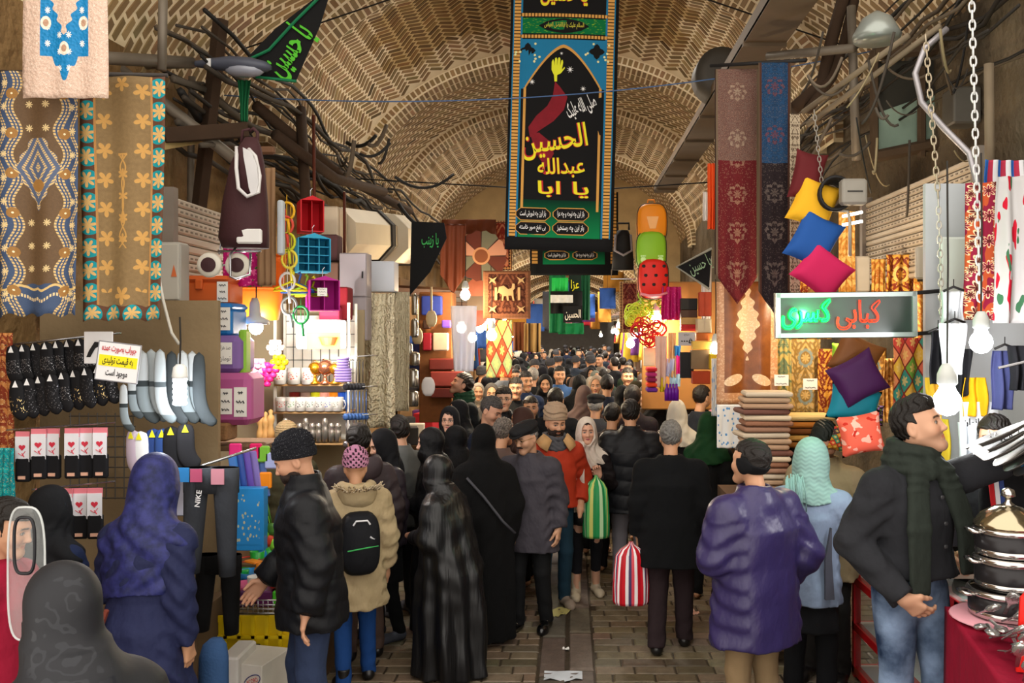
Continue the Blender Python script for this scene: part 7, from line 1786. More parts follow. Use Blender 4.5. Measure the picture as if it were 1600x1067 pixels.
for bx_,by_,sg_ in((-22,-15,1),(22,-15,-1),(-22,-60,1),(22,-60,-1)):mb.prism([Vector(((bx_+sg_*x)*e_,-.014,(by_+y)*e_))for x,y in((-7,5),(0,2),(7,6),(3,0),(5,-6),(-1,-2),(-6,-5),(-3,1))][::sg_],(0,-.003,0))
for x in(-17,19):mb.box((x*e_,-.016,-36*e_),(4*e_,.003,20*e_))
mb.build('pale_figures',M('#c8a878',.9),ar_)
hang('persian_rug',770,345,800,422,11.2,ornate('red pile','#7a2418','#b07050','#3a1c14',.24,.6,border='#a8784a',f=30),'red patterned rug end behind the wheel rug','rug',wave=.004)
hang('geometric_rug',760,500,800,590,11.0,mosaic('lozenge pile',['#c8b860','#8a9a6a','#a04a2c','#d8d0a0'],2.2),'cream and green lozenge rug below the animal rug','rug',wave=.01)
hang('plastic_bag',704,478,745,580,9.6,MG('#e4e4f0',.3,.8),'big white plastic bag hanging in front of the bedding shelves','bag',wave=.04,nf=2,w2=.75)
sh=obox('bedding_shelf',655,456,706,660,10.2,.4,M('#7a4a24',.7,0,.3,20),'brown patterned shelf unit full of packed bedding','shelf',r=.01)
for k,(x0,y0,x1,y1,c,n)in enumerate(((658,462,690,492,'#2a3a8a','blue'),(660,520,674,548,'#8a1c2c','red'),(676,520,700,548,'#c0b09c','beige'),(690,500,704,512,'#6a4ac8','violet'),(670,560,728,578,'#6a2a24','maroon plaid'),(672,580,726,604,'#8a3a34','wine striped'),(672,606,726,622,'#5a2420','dark wine'),(660,500,672,514,'#3a2a24','dark brown'))):obox('packed_bedding',x0,y0,x1,y1,10.05,.1,M(c,.3,0,.2,12),n+' packed bedding on the brown shelf unit','bedding')
for k,(x,y,w,h,n)in enumerate(((648,475,10,34,'tall grinder'),(648,512,12,30,'tall steel jar'),(648,560,16,22,'steel pot'),(645,590,18,30,'glass jug'),(645,622,18,26,'low steel pot'),(640,545,10,18,'small steel cup'))):p=at(x,y+h/2,9.3);q_=9.3/FPX;tag(MB().lathe([(w*q_*.42,0),(w*q_*.5,h*q_*.1),(w*q_*.5,h*q_*.85),(w*q_*.3,h*q_*.95),(.002,h*q_)],n=14).build('steel_vessel',M('#a8a49c',.25,.85,.1),None,p,smooth=True),n+' on the pot shelves beside the quilted curtain','vessel')
for k,(x,y)in enumerate(((674,498),(652,525))):tag(MB().tube([at(x,y-50,9.5),at(x,y-12,9.5)],.012,6).ball(at(x,y,9.5),.075,12,sq=(.8,.3,1.3)).build('hanging_spoon',M('#d0b890',.5),smooth=True),('big pale wooden spoon over the bedding shelf','pale ladle over the pot shelves')[k],'spoon')
tag(MB().box(at(673,598,9.2),(.001,.01,.01)).ball(at(669,604,9.2),.09,14,sq=(.8,.2,1.2)).build('oval_sign',M('#e0dcdc',.5),smooth=True),'white oval sign on the pot shelves','sign')
for k,(x,y,Y,rr_,n,pw,cl_)in enumerate(((727,461,9.8,.055,'warm glowing bulb in front of the leather wall',30,(1,.68,.36)),(767,502,10.2,.05,'yellow glowing bulb under the animal rug',26,(1,.85,.5)),(768,524,10.0,.06,'white glowing bulb lowest under the animal rug',30,(1,.9,.7)),(400,512,6.5,.05,'white glowing bulb under the orange tub',34,(1,.96,.9)),(1026,497,9.0,.055,'glowing bulb among the green lattice baskets',30,(1,.9,.7)),(1118,545,8.2,.05,'glowing bulb beside the cutlery boxes',26,(1,.85,.6)),(985,537,12.5,.06,'warm glowing bulb past the red heart basket',30,(1,.8,.5)))):bulb(x,y,Y,rr_,n,.5,pw,cl_,22)
tag(MB().lathe([(.02,.16),(.035,.12),(.04,.03),(.10,0),(.10,-.03),(.09,-.03),(.03,.02)],at(398,500,6.45),18).build('lamp_shroud',M('#b8b8b8',.4),smooth=True),'grey plastic lamp cap over the bulb under the orange tub','lamp cap')
# right middle goods
def lattice(x,y,Y,w,h,col,text,heart=False,rr_=.012):
 mb=MB();rn=random.Random(int(x));e_=Y/FPX
 for k in range(34):
  a,b=rn.uniform(-1,1),rn.uniform(-1,1)
  if heart and(a*a+(b-abs(a)*.75+.1)**2>.75):continue
  p=at(x+a*w/2,y-b*h/2,Y+rn.uniform(-.04,.04));q=.05*rn.uniform(.7,1.2);mb.tube([p+Vector((q*cos(t),0,q*sin(t)))for t in np.linspace(0,2*pi,11)[:-1]],rr_*.6,5,close=True)
 if heart:mb.tube([at(x+w*.52*16*sin(t)**3/16,y-h*.5*(13*cos(t)-5*cos(2*t)-2*cos(3*t)-cos(4*t))/14,Y)for t in np.linspace(0,2*pi,31)[:-1]],rr_,6,close=True)
 return tag(mb.build('lattice_basket',M(col,.4),smooth=True),text,'basket')
lattice(1014,519,8.8,52,36,'#c8201c','red heart shaped lattice basket under the green ones',True);lattice(1016,480,9.0,50,50,'#9ac83a','lime ring lattice baskets under the red backpack');lattice(994,492,8.9,26,22,'#c8d83a','yellow green ring basket at the edge of the lime ones')
hang('net_bag',1034,448,1064,500,8.8,dots('magenta mesh','#b01060','#d83a8a',14,.25),'magenta mesh bag beside the red backpack','bag',wave=.03,w2=1.1)
for k,(x0,y0,x1,y1,Y,c,n,d_)in enumerate(((1064,466,1090,484,8.6,'#1c1a18','black folded case',.1),(1064,484,1090,496,8.6,'#4a3022','dark brown folded case',.1),(1064,496,1090,507,8.6,'#b08a50','tan folded case',.1),(1064,507,1088,517,8.6,'#b01c1c','red folded case',.1),(1093,456,1112,494,8.4,'#a83a1c','red roofed toy house box',.1),(1090,498,1112,520,8.4,'#c8b89a','beige carton',.15),(1088,520,1114,532,8.3,'#b05a1c','orange carton',.15),(1082,533,1112,546,8.2,'#d8b050','yellow knife carton',.12),(1080,547,1110,577,8.2,'#7a6448','cutlery set box',.1),(1110,553,1120,577,8.1,'#e0b818','bright yellow carton',.1),(1006,542,1024,572,8.9,'#c8d0b0','pale green boxed picture',.05),(1082,580,1110,600,8.1,'#a83a14','orange necklace case',.1))):b_=obox('goods_box',x0,y0,x1,y1,Y,d_,M(c,.5,0,.15,14),n+' stacked in the gift stall behind the rugs','box',r=.006)
ps=obox('price_sign',1060,519,1086,540,8.3,.01,M('#b8b4b8',.6),'grey price sign with the number five thousand','sign',r=.003);mb=MB();write(mb,'۵۰۰۰',(0,-.003,.045),.05,.11,off=.03);write(mb,'حراج',(0,-.003,.10),.022,.05);mb.build('writing',M('#141416',.6,0,0),ps)
for k,(x0,y0,x1,y1,c,n)in enumerate(((1096,400,1112,515,'#d8d0cc','long white scarf hanging beside the pennant'),(1024,525,1042,605,'#e0b8a8','pale pink apron hanging under the heart basket'),(1030,590,1040,612,'#d8c01c','yellow cloth tip under the pink apron'),(1044,520,1056,590,'#d8a878','cream lace cloth beside the pink apron'),(1054,540,1064,556,'#3a8ad0','bright blue towel in the gift stall'),(1055,555,1066,585,'#d82a8a','hot pink towel below the blue one'),(1040,560,1054,588,'#b8b8d8','silver fringe of pens hanging in the gift stall'),(1046,584,1064,604,'#a8c8dc','pale blue packed towel above the purple bottles'))):hang('towel',x0,y0,x1,y1,8.7,M(c,.7,0,.15,12),n,'cloth',wave=.02,nf=2,w2=.9)
for k in range(4):tag(MB().lathe([(.022,0),(.024,.10),(.012,.13),(.012,.16),(.001,.165)],n=10).build('bottle',M('#6a1c9a',.3),None,at(1042+5*k,626,8.6),smooth=True),'purple bottle in the row behind the young man in the gift stall','bottle','purple bottles in the gift stall')
for k in range(8):tag(MB().box((0,0,-.12),(.02,.01,.24)).build('knife',M('#2a2a2c',.4,.3),None,at(1064+2.6*k,550,8.25)),'black handled knife hanging under the price sign','knife','knives hung under the price sign')
for k,c in enumerate(('#c81c28','#b02a6a','#8a1c4a','#e0401c','#6a2a8a')):obox('folded_towel',1011,574+8*k,1028,581+8*k,8.7,.2,M(c,.8,0,.2,20),('red','magenta','plum','orange','violet')[k]+' folded towel in the pile below the pale green box','towel')
for x0,x1,Y,n in((1003,1122,9.2,'gift stall'),):obox('stall_back_panel',x0,440,x1,640,Y,.04,M('#a8743c',.8,0,.3,4),'wooden panel behind the gift stall goods','board')
hang('red_rug',968,440,1000,520,11.5,ornate('dark red pile','#5a1c20','#8a4a3c','#b08a60',.26,.65,border='#6a4a34',f=30),'dark red rug hanging deep behind the lattice baskets','rug',wave=.01)
# ================================================================== people
def P(px,Y,yaw,H,text,z0=0.0,**k):
 b=Body(((px-VX)*Y/FPX,Y,z0),yaw,H,**k);b.text=text;return b
def fin(b,cat='person'):tag(b.root,b.text,cat)
BK,SHOE='#0d0e11',M('#141212',.35,0,.1,spec=.5)
def bag_on(name,b,x0,y0,x1,y1,Y,mat,text,lean=0.0):
 """carrier bag hanging from a hand, gathered at the top"""
 W,H=(x1-x0)*Y/FPX,(y1-y0)*Y/FPX;mb=MB();rings=[];n=26
 for q,w in((0,.10),(.05,.2),(.12,.60),(.22,.86),(.45,.95),(.7,1.0),(.95,.99),(1,.93)):
  rings.append([Vector(((.5*w*W+.012*q*sin(5*a))*cos(a)+lean*q,W*.30*(w*.6+.1)*sin(a)+.012*sin(7*a+6*q)*(1-q*.6),-q*H))for a in np.linspace(0,2*pi,n+1)[:-1]])
 mb.loft(rings);m=n
 for fi in range(len(mb.f)-2):k,j=divmod(fi,n);mb.uv[fi]=[(j/n,k/7),((j+1)/n,k/7),((j+1)/n,(k+1)/7),(j/n,(k+1)/7)]
 o=mb.build(name,mat,None,at((x0+x1)/2,y0,Y),smooth=True);return tag(o,text,'bag')
# centre of the aisle
b=P(1048,6.51,174,1.66,'grey haired man in a long black coat walking away with a striped red bag',fat=1.14,step=.22,hands='L',curl=(1.0,.4),seed=11,wide=.012);b.body();b.hair('#56524e',grey='#7c7a76',vol=.010);b.coat(MC('#0c0d0f',.97,var=.25),hem=.66,ext=.022,collar=.03,fold=.003);b.trousers(MC('#2a1f22',.9),r=1.12);b.shoes(SHOE);fin(b)
bag_on('carrier_bag',b,958,846,1014,944,6.46,stripes('red striped plastic',['#c41a28','#e8e0e4','#4a3a60','#d84a58','#f0e8ea','#b01422'],6,True,.35),'red, white and violet striped plastic bag carried by the man in the black coat')
b=P(985,8.0,178,1.70,'man in a black quilted puffer jacket and light grey trousers seen from behind',fat=1.12,seed=12,wide=.012);b.body();b.hair('#17120f');b.coat(MC('#16171b',.5,.15),hem=.74,ext=.025,quilt=.13,qa=.011,collar=.06);b.trousers(MC('#77757c',.9));b.shoes(SHOE);fin(b)
b=P(916,7.85,6,1.55,'woman in white headscarf and beige boots holding up a green plastic bag',sex='f',hands='L',curl=(.8,.3),L=((.25,.0,1.10),(.10,-.20,1.21)),palm={'L':(-.2,-.9,.2),'Ld':(-.25,-.25,.85)},seed=13,skin='#c99a80',step=.12);b.body(lips='#8a2a44');b.hair('#241610','front');b.cover(MC('#cbbfb2',.85,.6),sw=.165,chest=1.25,loose=.012,fr=(.060,.105));b.coat(MC('#181315',.7),hem=.72,waist=.012,fold=.005);b.trousers(MC('#17181d',.85),r=.86,hem=.24);b.shoes(M('#b8ac96',.8,0,.12,12,.3,60),boot=.17);fin(b)
hang('scarf_end',897,690,913,800,7.56,MC('#cbbfb2',.85,.6),'long white scarf end falling in front of the woman with beige boots','scarf',wave=.015,nf=1,solid=.012)
bag_on('carrier_bag',b,911,742,952,840,7.56,stripes('green plastic',['#2f9a58','#bfe0b0','#1f8048','#6ac070','#d8d878','#2a9050'],4,True,.3),'bulging green and white plastic bag held by the woman in white scarf')
tag(bag_shape(.16,.22,.08,None,'hb').build('handbag',M('#0e0e10',.4),None,at(908,818,7.64),smooth=True),'small black handbag against the coat of the woman in white scarf','handbag')
b=P(866,7.5,14,1.68,'bearded man in tan knitted hat and rust orange jacket looking down',hp=13,hy=8,seed=14,L='pocket',R='pocket',step=.1,skin='#b98a6c');b.body(beard=.9,bcol='#231610');b.beardpart('#231610',.006);b.hat(MC('#96806a',.95),'slouch');b.coat(MC('#a5321a',.75),hem=.89,ext=.012,fold=.004);b.scarf(MC('#4a4a4e',.95),thick=.038,low=.035);b.trousers(MC('#1d3748',.85),r=.95);b.shoes(M('#8a7c70',.8));fin(b)
mb=MB()
for g in(-1,1):mb=MB().loft([[Vector((g*x*b.k,y*b.k,z*b.k))for x,y,z in q]for q in(((.05,-.125,1.47),(.075,-.115,1.50),(.10,-.05,1.52)),((.10,-.165,1.38),(.155,-.135,1.42),(.17,-.03,1.45)))],close=False,cap=False);mb.build('tan_collar',MC('#b08a5c',.8),b.root,smooth=True,solid=.02)
b=P(830,6.93,-18,1.62,'moustached man in black flat cap, glasses and long grey coat',hp=16,hy=-28,lean=4,seed=15,L='down',R='pocket',hands='L',step=.12,fat=1.06,skin='#b58a6e');b.body(stub=.3);b.hair('#4a4440',grey='#8a8682',vol=.007);b.hat(M('#121214',.9,0,.2,30,.3,150),'beret','flat_cap');b.glasses('#8a6a3a');b.coat(MC('#3b383f',.75,.5),hem=.68,ext=.02,collar=.04,fold=.006);b.trousers(MC('#0f1012',.8));b.shoes(M('#0c0c0e',.2,spec=.6),big=1.05)
ms=MB().tube([(-.032,-.088,-.058),(-.016,-.103,-.050),(0,-.107,-.048),(.016,-.103,-.050),(.032,-.088,-.058)],[.003,.008,.007,.008,.003],6);b.part('moustache',ms,M('#1c1614',.9));fin(b)
# women in black on the left of the aisle
b=P(704,6.05,-112,1.46,'short woman in a glossy black chador with face in profile, nearest of the black cloaks',sex='f',lean=7,hp=10,L='front',R='front',seed=21,skin='#c09078');b.body();b.chador(MC('#08090d',.42,.5,.1,spec=.45,st=.12),hem=.02,w=.285,dep=.30,folds=1.5,fr=(.055,.075));b.shoes(SHOE);fin(b)
b=P(688,6.95,-88,1.55,'woman in black chador with profile face behind the glossy cloak',sex='f',lean=4,L='front',R='front',seed=22,skin='#c49a82');b.body();b.chador(MC('#0b0b0e',.6,.6),w=.25,dep=.26);fin(b)
b=P(758,6.67,196,1.60,'woman in matt black cloak with a slanting bag strap seen from behind',sex='f',lean=3,seed=23);b.body();b.chador(MC('#070708',.95,.4),hem=.05,w=.25,dep=.23,folds=.8);b.shoes(M('#6a7686',.7));k=b.k;MB().tube([(.17*k,.12*k,1.36*k),(.05*k,.20*k,1.22*k),(-.10*k,.235*k,1.02*k),(-.2*k,.22*k,.92*k)],.011,6).build('bag_strap',M('#3a3a40',.6),b.root,smooth=True);fin(b)
b=P(716,7.6,-120,1.50,'woman in black hood-like scarf between the cloaks and the grey haired man',sex='f',seed=24,skin='#c49a82');b.body();b.chador(MC('#0a0a0c',.8,.5),w=.24,dep=.22);fin(b)
b=P(777,7.3,150,1.60,'greying man in a brown coat turned away behind the woman with the strap',seed=25,lean=5);b.body();b.hair('#3a3430',grey='#7a7068');b.coat(MC('#5c4a44',.9),hem=.7,collar=.03);b.trousers(MC('#1c1a1c'));b.shoes(SHOE);fin(b)
b=P(763,8.1,62,1.73,'dark haired man in a navy suit bending his head beside the woman with glasses',hp=24,seed=26,skin='#b98a70');b.body(stub=.4);b.hair('#2a2624',grey='#4a4644');b.coat(MC('#141a2a',.8),hem=.75);b.trousers(MC('#141a2a'));b.shoes(SHOE);fin(b)
b=P(704,8.4,-14,1.60,'woman with glasses and black scarf facing the camera beside the pot shelves',sex='f',seed=27,skin='#cfa088',hy=8);b.body(lips='#a04a50');b.hair('#20140e','front');b.cover(MC('#131318',.85),chest=1.2,loose=.01);b.glasses('#1a1010');b.coat(MC('#121216',.8),hem=.6);b.trousers(MC(BK));b.shoes(SHOE);fin(b)
b=P(720,9.0,-60,1.62,'woman in black scarf standing right behind the woman with glasses',sex='f',seed=28);b.body();b.cover(MC('#101014',.8),chest=1.2);b.coat(MC('#121218',.7),hem=.6);b.trousers(MC(BK));b.shoes(SHOE);fin(b)
b=P(726,9.7,-62,1.74,'dark haired man with green scarf looking up at the bedding shelf',z0=.12,hp=-24,hy=-10,seed=29,skin='#b0826a');b.body(stub=.6);b.hair('#1a110d',vol=.016);b.scarf(MC('#1c3a28',.9));b.coat(MC('#0f1114',.8),hem=.7);b.trousers(MC(BK));b.shoes(SHOE);fin(b)
b=P(787,9.3,4,1.74,'young man with glasses in a black jacket facing the camera',seed=30,skin='#c09478');b.body(stub=.2);b.hair('#17100d',vol=.016);b.glasses();b.coat(MC('#101114',.6),hem=.74,quilt=.12,collar=.05);b.trousers(MC(BK));b.shoes(SHOE);fin(b)
b=P(627,7.3,-135,1.61,'man in a grey sports jacket turned towards the cream curtain',seed=31,hy=-20,skin='#bb8f74');b.body(stub=.5);b.hair('#15100d','quiff');b.coat(MC('#5b5d5c',.85),hem=.8,collar=.05);b.trousers(MC('#1a1a1e'));b.shoes(M('#4a4a50',.8));fin(b)
b=P(604,6.75,-58,1.57,'woman in black scarf and dark plum puffer coat looking down at the stall',sex='f',seed=32,hp=14,hands='L',curl=(1,.5),skin='#cfa48a',step=.1);b.body(lips='#8a4a4a');b.hair('#17100c','front');b.cover(MC('#0f0f13',.8),chest=1.36,sw=.14,loose=.008);b.coat(MC('#29222a',.5),hem=.80,quilt=.10,ext=.012);b.coat(MC('#0a0a0c',.9),hem=.50,name='skirt',sleeves=False,top=1.0,ext=-.02);b.trousers(MC('#0a0a0c'),r=.9);b.shoes(M('#3c3e48',.8));fin(b)
b=P(566,6.35,-148,1.64,'dark haired man in a brown-grey hooded puffer jacket seen from behind',seed=33,lean=4,hp=12,hy=-10);b.body();b.hair('#130e0b',vol=.02);b.coat(MC('#352c30',.55),hem=.75,quilt=.12,ext=.02);b.hood(MC('#3c3236',.6));b.trousers(MC('#4a3a34'));b.shoes(SHOE);fin(b)
b=P(556,5.85,202,1.53,'person in pink patterned knit cap and beige parka with a black backpack',sex='f',seed=34,hp=12,hy=-14,step=.20);b.body()
s=Sh('pink knit',.95,0,.1);x,y,z=s.obj();s.col(s.mix(((x*190).sin()*(z*190+y*90).sin()).gt(.25),'#b8809c','#33222c'));s.bump(s.noise(200,2),.5,.01);hm=b.hat(s.m,'beanie','knit_cap');hc=b.hc
pm=MB().ball((0,.075,.135),.034,12);b.part('pompom',pm,MC('#b07a98',.95,.9))
b.coat(MC('#a3906f',.8,.6),hem=.60,ext=.03,fold=.006,flare=.02);b.hood(MC('#a3906f',.8));k=b.k
rr=random.Random(2);mb=MB()
for i in range(90):
 a=pi*(.02+.96*i/90);p=Vector((.15*cos(a)*1.05,.10+.10*sin(a),1.49+rr.uniform(-.015,.02)))*k;mb.tube([p,p+Vector((cos(a)*.02+rr.uniform(-.012,.012),.028*sin(a)+rr.uniform(0,.012),rr.uniform(.0,.035)))],[.006,.002],4)
mb.build('fur_trim',M('#c4b296',.95),b.root,smooth=True)
bp_=MB();rg=[]
for d,q in((.13,1.0),(.20,1.0),(.25,.95),(.275,.82)):rg.append([Vector((.145*q*(abs(cos(a))**.6)*(1 if cos(a)>0 else-1),d,1.10+.23*q*(abs(sin(a))**.65)*(1 if sin(a)>0 else-1)))*k for a in np.linspace(0,2*pi,25)[:-1]])
bp_.loft(rg);o=bp_.build('backpack_body',MC('#101116',.7,.3),None,b.loc,(0,0,b.yaw),smooth=True);o.name='backpack';tag(o,'black backpack with white trim worn over the beige parka','backpack')
MB().tube([Vector((-.06,.275,1.25))*k,Vector((-.04,.28,1.28))*k,Vector((.04,.28,1.28))*k,Vector((.06,.275,1.25))*k],.006,6).build('white_handle',M('#d8d8dc',.6),o);MB().tube([Vector((-.12,.272,1.09))*k,Vector((.10,.282,1.07))*k],.004,5).build('green_zip',M('#3fae5a',.5),o);MB().tube([Vector((-.11,.262,1.17))*k,Vector((-.09,.27,1.14))*k,Vector((-.06,.274,1.16))*k],.006,5).build('white_clip',M('#d8d8dc',.6),o)
b.trousers(MC('#163b74',.85),r=.95);b.shoes(SHOE,boot=.08);fin(b)
b=P(488,4.83,-74,1.75,'bearded man in black beanie and black puffer jacket looking down at the small wares',lean=4,hp=22,hy=-4,hands=True,curl=(.35,.45),seed=35,palm={'L':(.0,.3,0)},skin='#bd8c70',step=.12,fat=1.05,R=((-.23,-.07,1.12),(-.22,-.25,.93)));b.body(beard=.7,stub=1,bcol='#2a1c16');b.beardpart('#2a1c16');s=Sh('flecked knit',.95,0,.1);s.col(s.mix(s.noise(230,1).gt(.70),'#1b1b1f','#77777c'));b.hat(s.m);b.coat(MC('#111216',.5,.22),hem=.75,ext=.028,quilt=.125,qa=.008,collar=.09,cuff=.052,fold=.004);b.trousers(MC('#2a3550',.85,.5),r=1.08,crease=.006);b.shoes(SHOE);fin(b)
b=P(450,6.95,-155,1.58,'person in tan knitted hat and olive coat behind the man in the black beanie',seed=36,lean=6);b.body();b.hat(MC('#94805c',.95),'beanie','knit_cap');b.coat(MC('#3d3a26',.8),hem=.7,collar=.05);b.trousers(MC('#1a1a18'));b.shoes(SHOE);fin(b)
# at the sock stall
b=P(222,4.24,168,1.69,'woman in navy headscarf and long navy coat browsing the socks',sex='f',lean=5,hp=12,hy=18,seed=37,hands='R',curl=(.3,.6),L=((.24,-.06,1.10),(.16,-.26,1.16)),wide=.012,fat=1.05);b.body();s=Sh('navy jacquard',.6,0,.3);s.col(s.mix(s.noise(26,3).op('MULTIPLY_ADD',3,-1),'#171d44','#2b2f6a'));s.bump(s.noise(14,3),.4,.02);b.cover(s.m,o=.026,loose=.02,sw=.215,chest=1.10,folds=.9);b.coat(MC('#1f2444',.75,.5),hem=.60,flare=.055,waist=.016,fold=.007,ext=.006);b.trousers(MC('#24365c'));b.shoes(SHOE);MB().tube([Vector((.06,.17,1.07))*b.k,Vector((.10,.17,.97))*b.k],.012,5).build('brown_belt_end',M('#7a3a2c',.6),b.root);fin(b)
b=P(72,4.45,165,1.53,'woman in black headscarf and dark blue jacket by the lower sock packets',sex='f',seed=38,hy=-12,R=((-.24,-.06,1.10),(-.15,-.30,1.18)),hands='R');b.body();b.cover(MC('#0c0d11',.8),chest=1.30);b.coat(MC('#16203f',.85),hem=.7);b.trousers(MC(BK));b.shoes(SHOE);fin(b)
b=P(-2,3.75,95,1.60,'dark haired man in a red sweater cut off by the frame edge',seed=39,skin='#b98a6c',hp=14);b.body();b.hair('#17110d',vol=.018);b.coat(MC('#8e1530',.9,.5),hem=.9,fold=.003);b.trousers(MC('#1a1a20'));b.shoes(SHOE);fin(b)
s=Sh('black flocked cloth',.5,0,.35);n=s.noise(11,2);v=((n*34).sin().gt(.7))*s.noise(6,2).gt(.52);s.col(s.mix(v,'#16171c','#191b21'));s.set(Roughness=v*-.25+.62);s.bump(s.noise(5,3),.5,.02)
b=P(128,2.38,-128,1.66,'woman under a black flower patterned cloak, closest to the camera',sex='f',hp=14,lean=6,seed=40,L='front',R='front',face=.005,skin='#c49078');b.body();b.chador(s.m,w=.32,dep=.30,fr=(.06,.085));b.shoes(SHOE);fin(b)
wv=empty('windscreen',at(40,1000,3.05),'clear plastic motorcycle windscreen standing before the sock stall','windscreen');e_=3.05/FPX
oc=[(29*e_*(abs(cos(a))**.55)*(1 if cos(a)>0 else-1),104*e_+104*e_*(abs(sin(a))**.6)*(1 if sin(a)>0 else-1))for a in np.linspace(0,2*pi,41)[:-1]]
MB().loft([[Vector((x*q,y_+1.6*x*x,z))for x,z in oc]for q,y_ in((1,0),(1,.006))]).build('clear_shield',MG('#e8ecec',.05,.10),wv,smooth=False);MB().tube([Vector((x,1.6*x*x-.002,z))for x,z in oc],.004,6,close=True).build('bright_edge',MG('#d8dcdc',.1,.55),wv,smooth=True);MB().tube([Vector((x*.55+.008,-.02,(z-104*e_)*.42+150*e_))for x,z in oc],.006,6,close=True).build('black_mirror_frame',M('#15151a',.3),wv,smooth=True)
MB().tube([(0,.01,.06),(0,.02,-1.24)],.018,8).build('stem',M('#2a2a2c',.5),wv)
# right side
b=P(1180,4.83,-150,1.72,'man in a shiny purple padded jacket with a black ear band seen from behind',hy=16,hp=-4,seed=41,L='front',R='pocket',fat=1.10,wide=.015,skin='#c29070');b.body(stub=.2);b.hair('#191310',vol=.010);b.hat(MC('#101012',.95),'band','ear_band');b.coat(MC('#2c2352',.44,.25,.05,spec=.5),hem=.655,ext=.034,fold=.005,collar=.045);b.trousers(MC('#8a7456',.9));b.shoes(SHOE);fin(b)
b=P(1266,5.38,156,1.65,'woman in pale aqua knitted hood and light blue jacket holding a phone',sex='f',hp=10,hy=-8,seed=42,hands='R',R=((-.26,-.04,1.12),(-.17,-.26,1.22)),wide=.01);b.body();s=Sh('aqua knit',.95,0,.1);x,y,z=s.obj();s.col(s.mix((z*260+(x*120).sin()*1.5).sin().op('MULTIPLY_ADD',.5,.5),'#84a4a0','#8cada8'));s.bump((z*260+(x*120).sin()*1.5).sin(),.15,.006);b.cover(s.m,o=.024,chest=1.36,sw=.16,loose=.012,folds=.8);b.coat(MC('#8292ac',.85,.4),hem=.74,ext=.016,fold=.005)
MB().loft([[Vector((x*b.k,y*b.k,z*b.k))for x,y,z in q]for q in(((-.115,.168,.80),(-.165,.14,.80)),((-.115,.172,1.05),(-.15,.15,1.05)),((-.145,.155,1.24),(-.15,.15,1.24)))],close=False,cap=False).build('grey_side_panel',M('#4a4c58',.8),b.root,solid=.02)
b.coat(MC('#17181b',.9),hem=.56,name='skirt',sleeves=False,top=1.0,ext=-.01);b.trousers(MC('#121316',.9));b.shoes(SHOE);fin(b)
tag(MB().rbox((0,0,0),(.07,.012,.14),.008,R=RX(radians(-35))@RY(radians(35))).build('mobile_phone',M('#141416',.3),None,at(1314,792,5.62)),'black mobile phone in the hand of the woman with the aqua hood','phone')
tg=MB();rr=random.Random(6)
for i in range(34):p=at(1228+rr.uniform(0,26),745+rr.uniform(-5,8),5.18);tg.tube([p,p+Vector((rr.uniform(-.02,.02),-.01,-.11)),p+Vector((rr.uniform(-.03,.03),0,-.21))],.004,4)
tag(tg.build('scarf_fringe',MC('#86aaa6',.95),smooth=True),'aqua wool fringe hanging down the back of the light blue jacket','fringe')
b=P(1290,5.95,-30,1.72,'man in beige coat with black ear band bending over the textile stall',hp=30,hy=14,seed=43,L='bent',R='front',skin='#b88a70');b.body(stub=.5);b.hair('#121a14',vol=.016);b.hat(MC('#15181a',.95),'band','ear_band');b.coat(MC('#8e7e60',.85),hem=.7,collar=.05,ext=.01);b.trousers(MC('#1c1a18'));b.shoes(SHOE);fin(b)
b=P(1424,4.12,22,1.80,'young pot seller in dark wool jacket and grey scarf reaching up to the ladles',z0=.2,hy=34,hp=-16,hands='R',curl=(.5,.5),L=((.345,-.16,1.47),(.43,-.38,1.63)),R=((-.275,.06,1.12),(-.195,-.165,.92)),palm={'R':(.8,.5,.2),'Rd':(.75,-.25,-.6)},seed=44,skin='#c29478',step=-.1);b.body(stub=.55);b.hair('#15100d','quiff',vol=.009);b.coat(MC('#26272b',.95,.4,var=.4),hem=.97,ext=.008,fold=.005,waist=.006);b.scarf(MC('#272d28',.95,.5),thick=.05,tails=((-.06,-.10,.93),(.08,.17,1.0)))
s=Sh('faded denim',.85,0,.2);n=s.noise(4,6);s.col(s.mix(n.op('MULTIPLY_ADD',4.2,-1.65),'#1a2c48','#7f95b4'));s.bump(s.noise(12,4),.8,.02);b.trousers(s.m,r=1.02,crease=.008,top=1.02);s=Sh('woven belt',.7);x,y,z=s.obj();s.col(s.mix(((x+y)*90).sin().gt(0),'#7a2c20','#2a3a6a'));k=b.k;MB().tube([Vector((.158*cos(a),.128*sin(a),1.0))*k for a in np.linspace(0,2*pi,31)[:-1]],.018,6,close=True).build('belt',s.m,b.root,smooth=True)
for z in(1.12,1.22,1.33):MB().ball(Vector((.035,-.168+.02*(z>1.3),z))*k,.011,8,sq=(1,.4,1)).build('button',M('#3a3a3c',.4),b.root)
b.shoes(SHOE);fin(b)
b=P(1556,4.75,-35,1.66,'dark haired stall keeper in black half hidden behind the ladles',z0=.2,seed=45,R=((-.27,-.05,1.08),(-.16,-.30,1.0)),hands='R',skin='#c09074');b.body();b.hair('#120d0b',vol=.016);b.coat(MC('#0f1013',.9,.6),hem=.7,ext=.02);b.trousers(MC(BK));b.shoes(SHOE);fin(b)
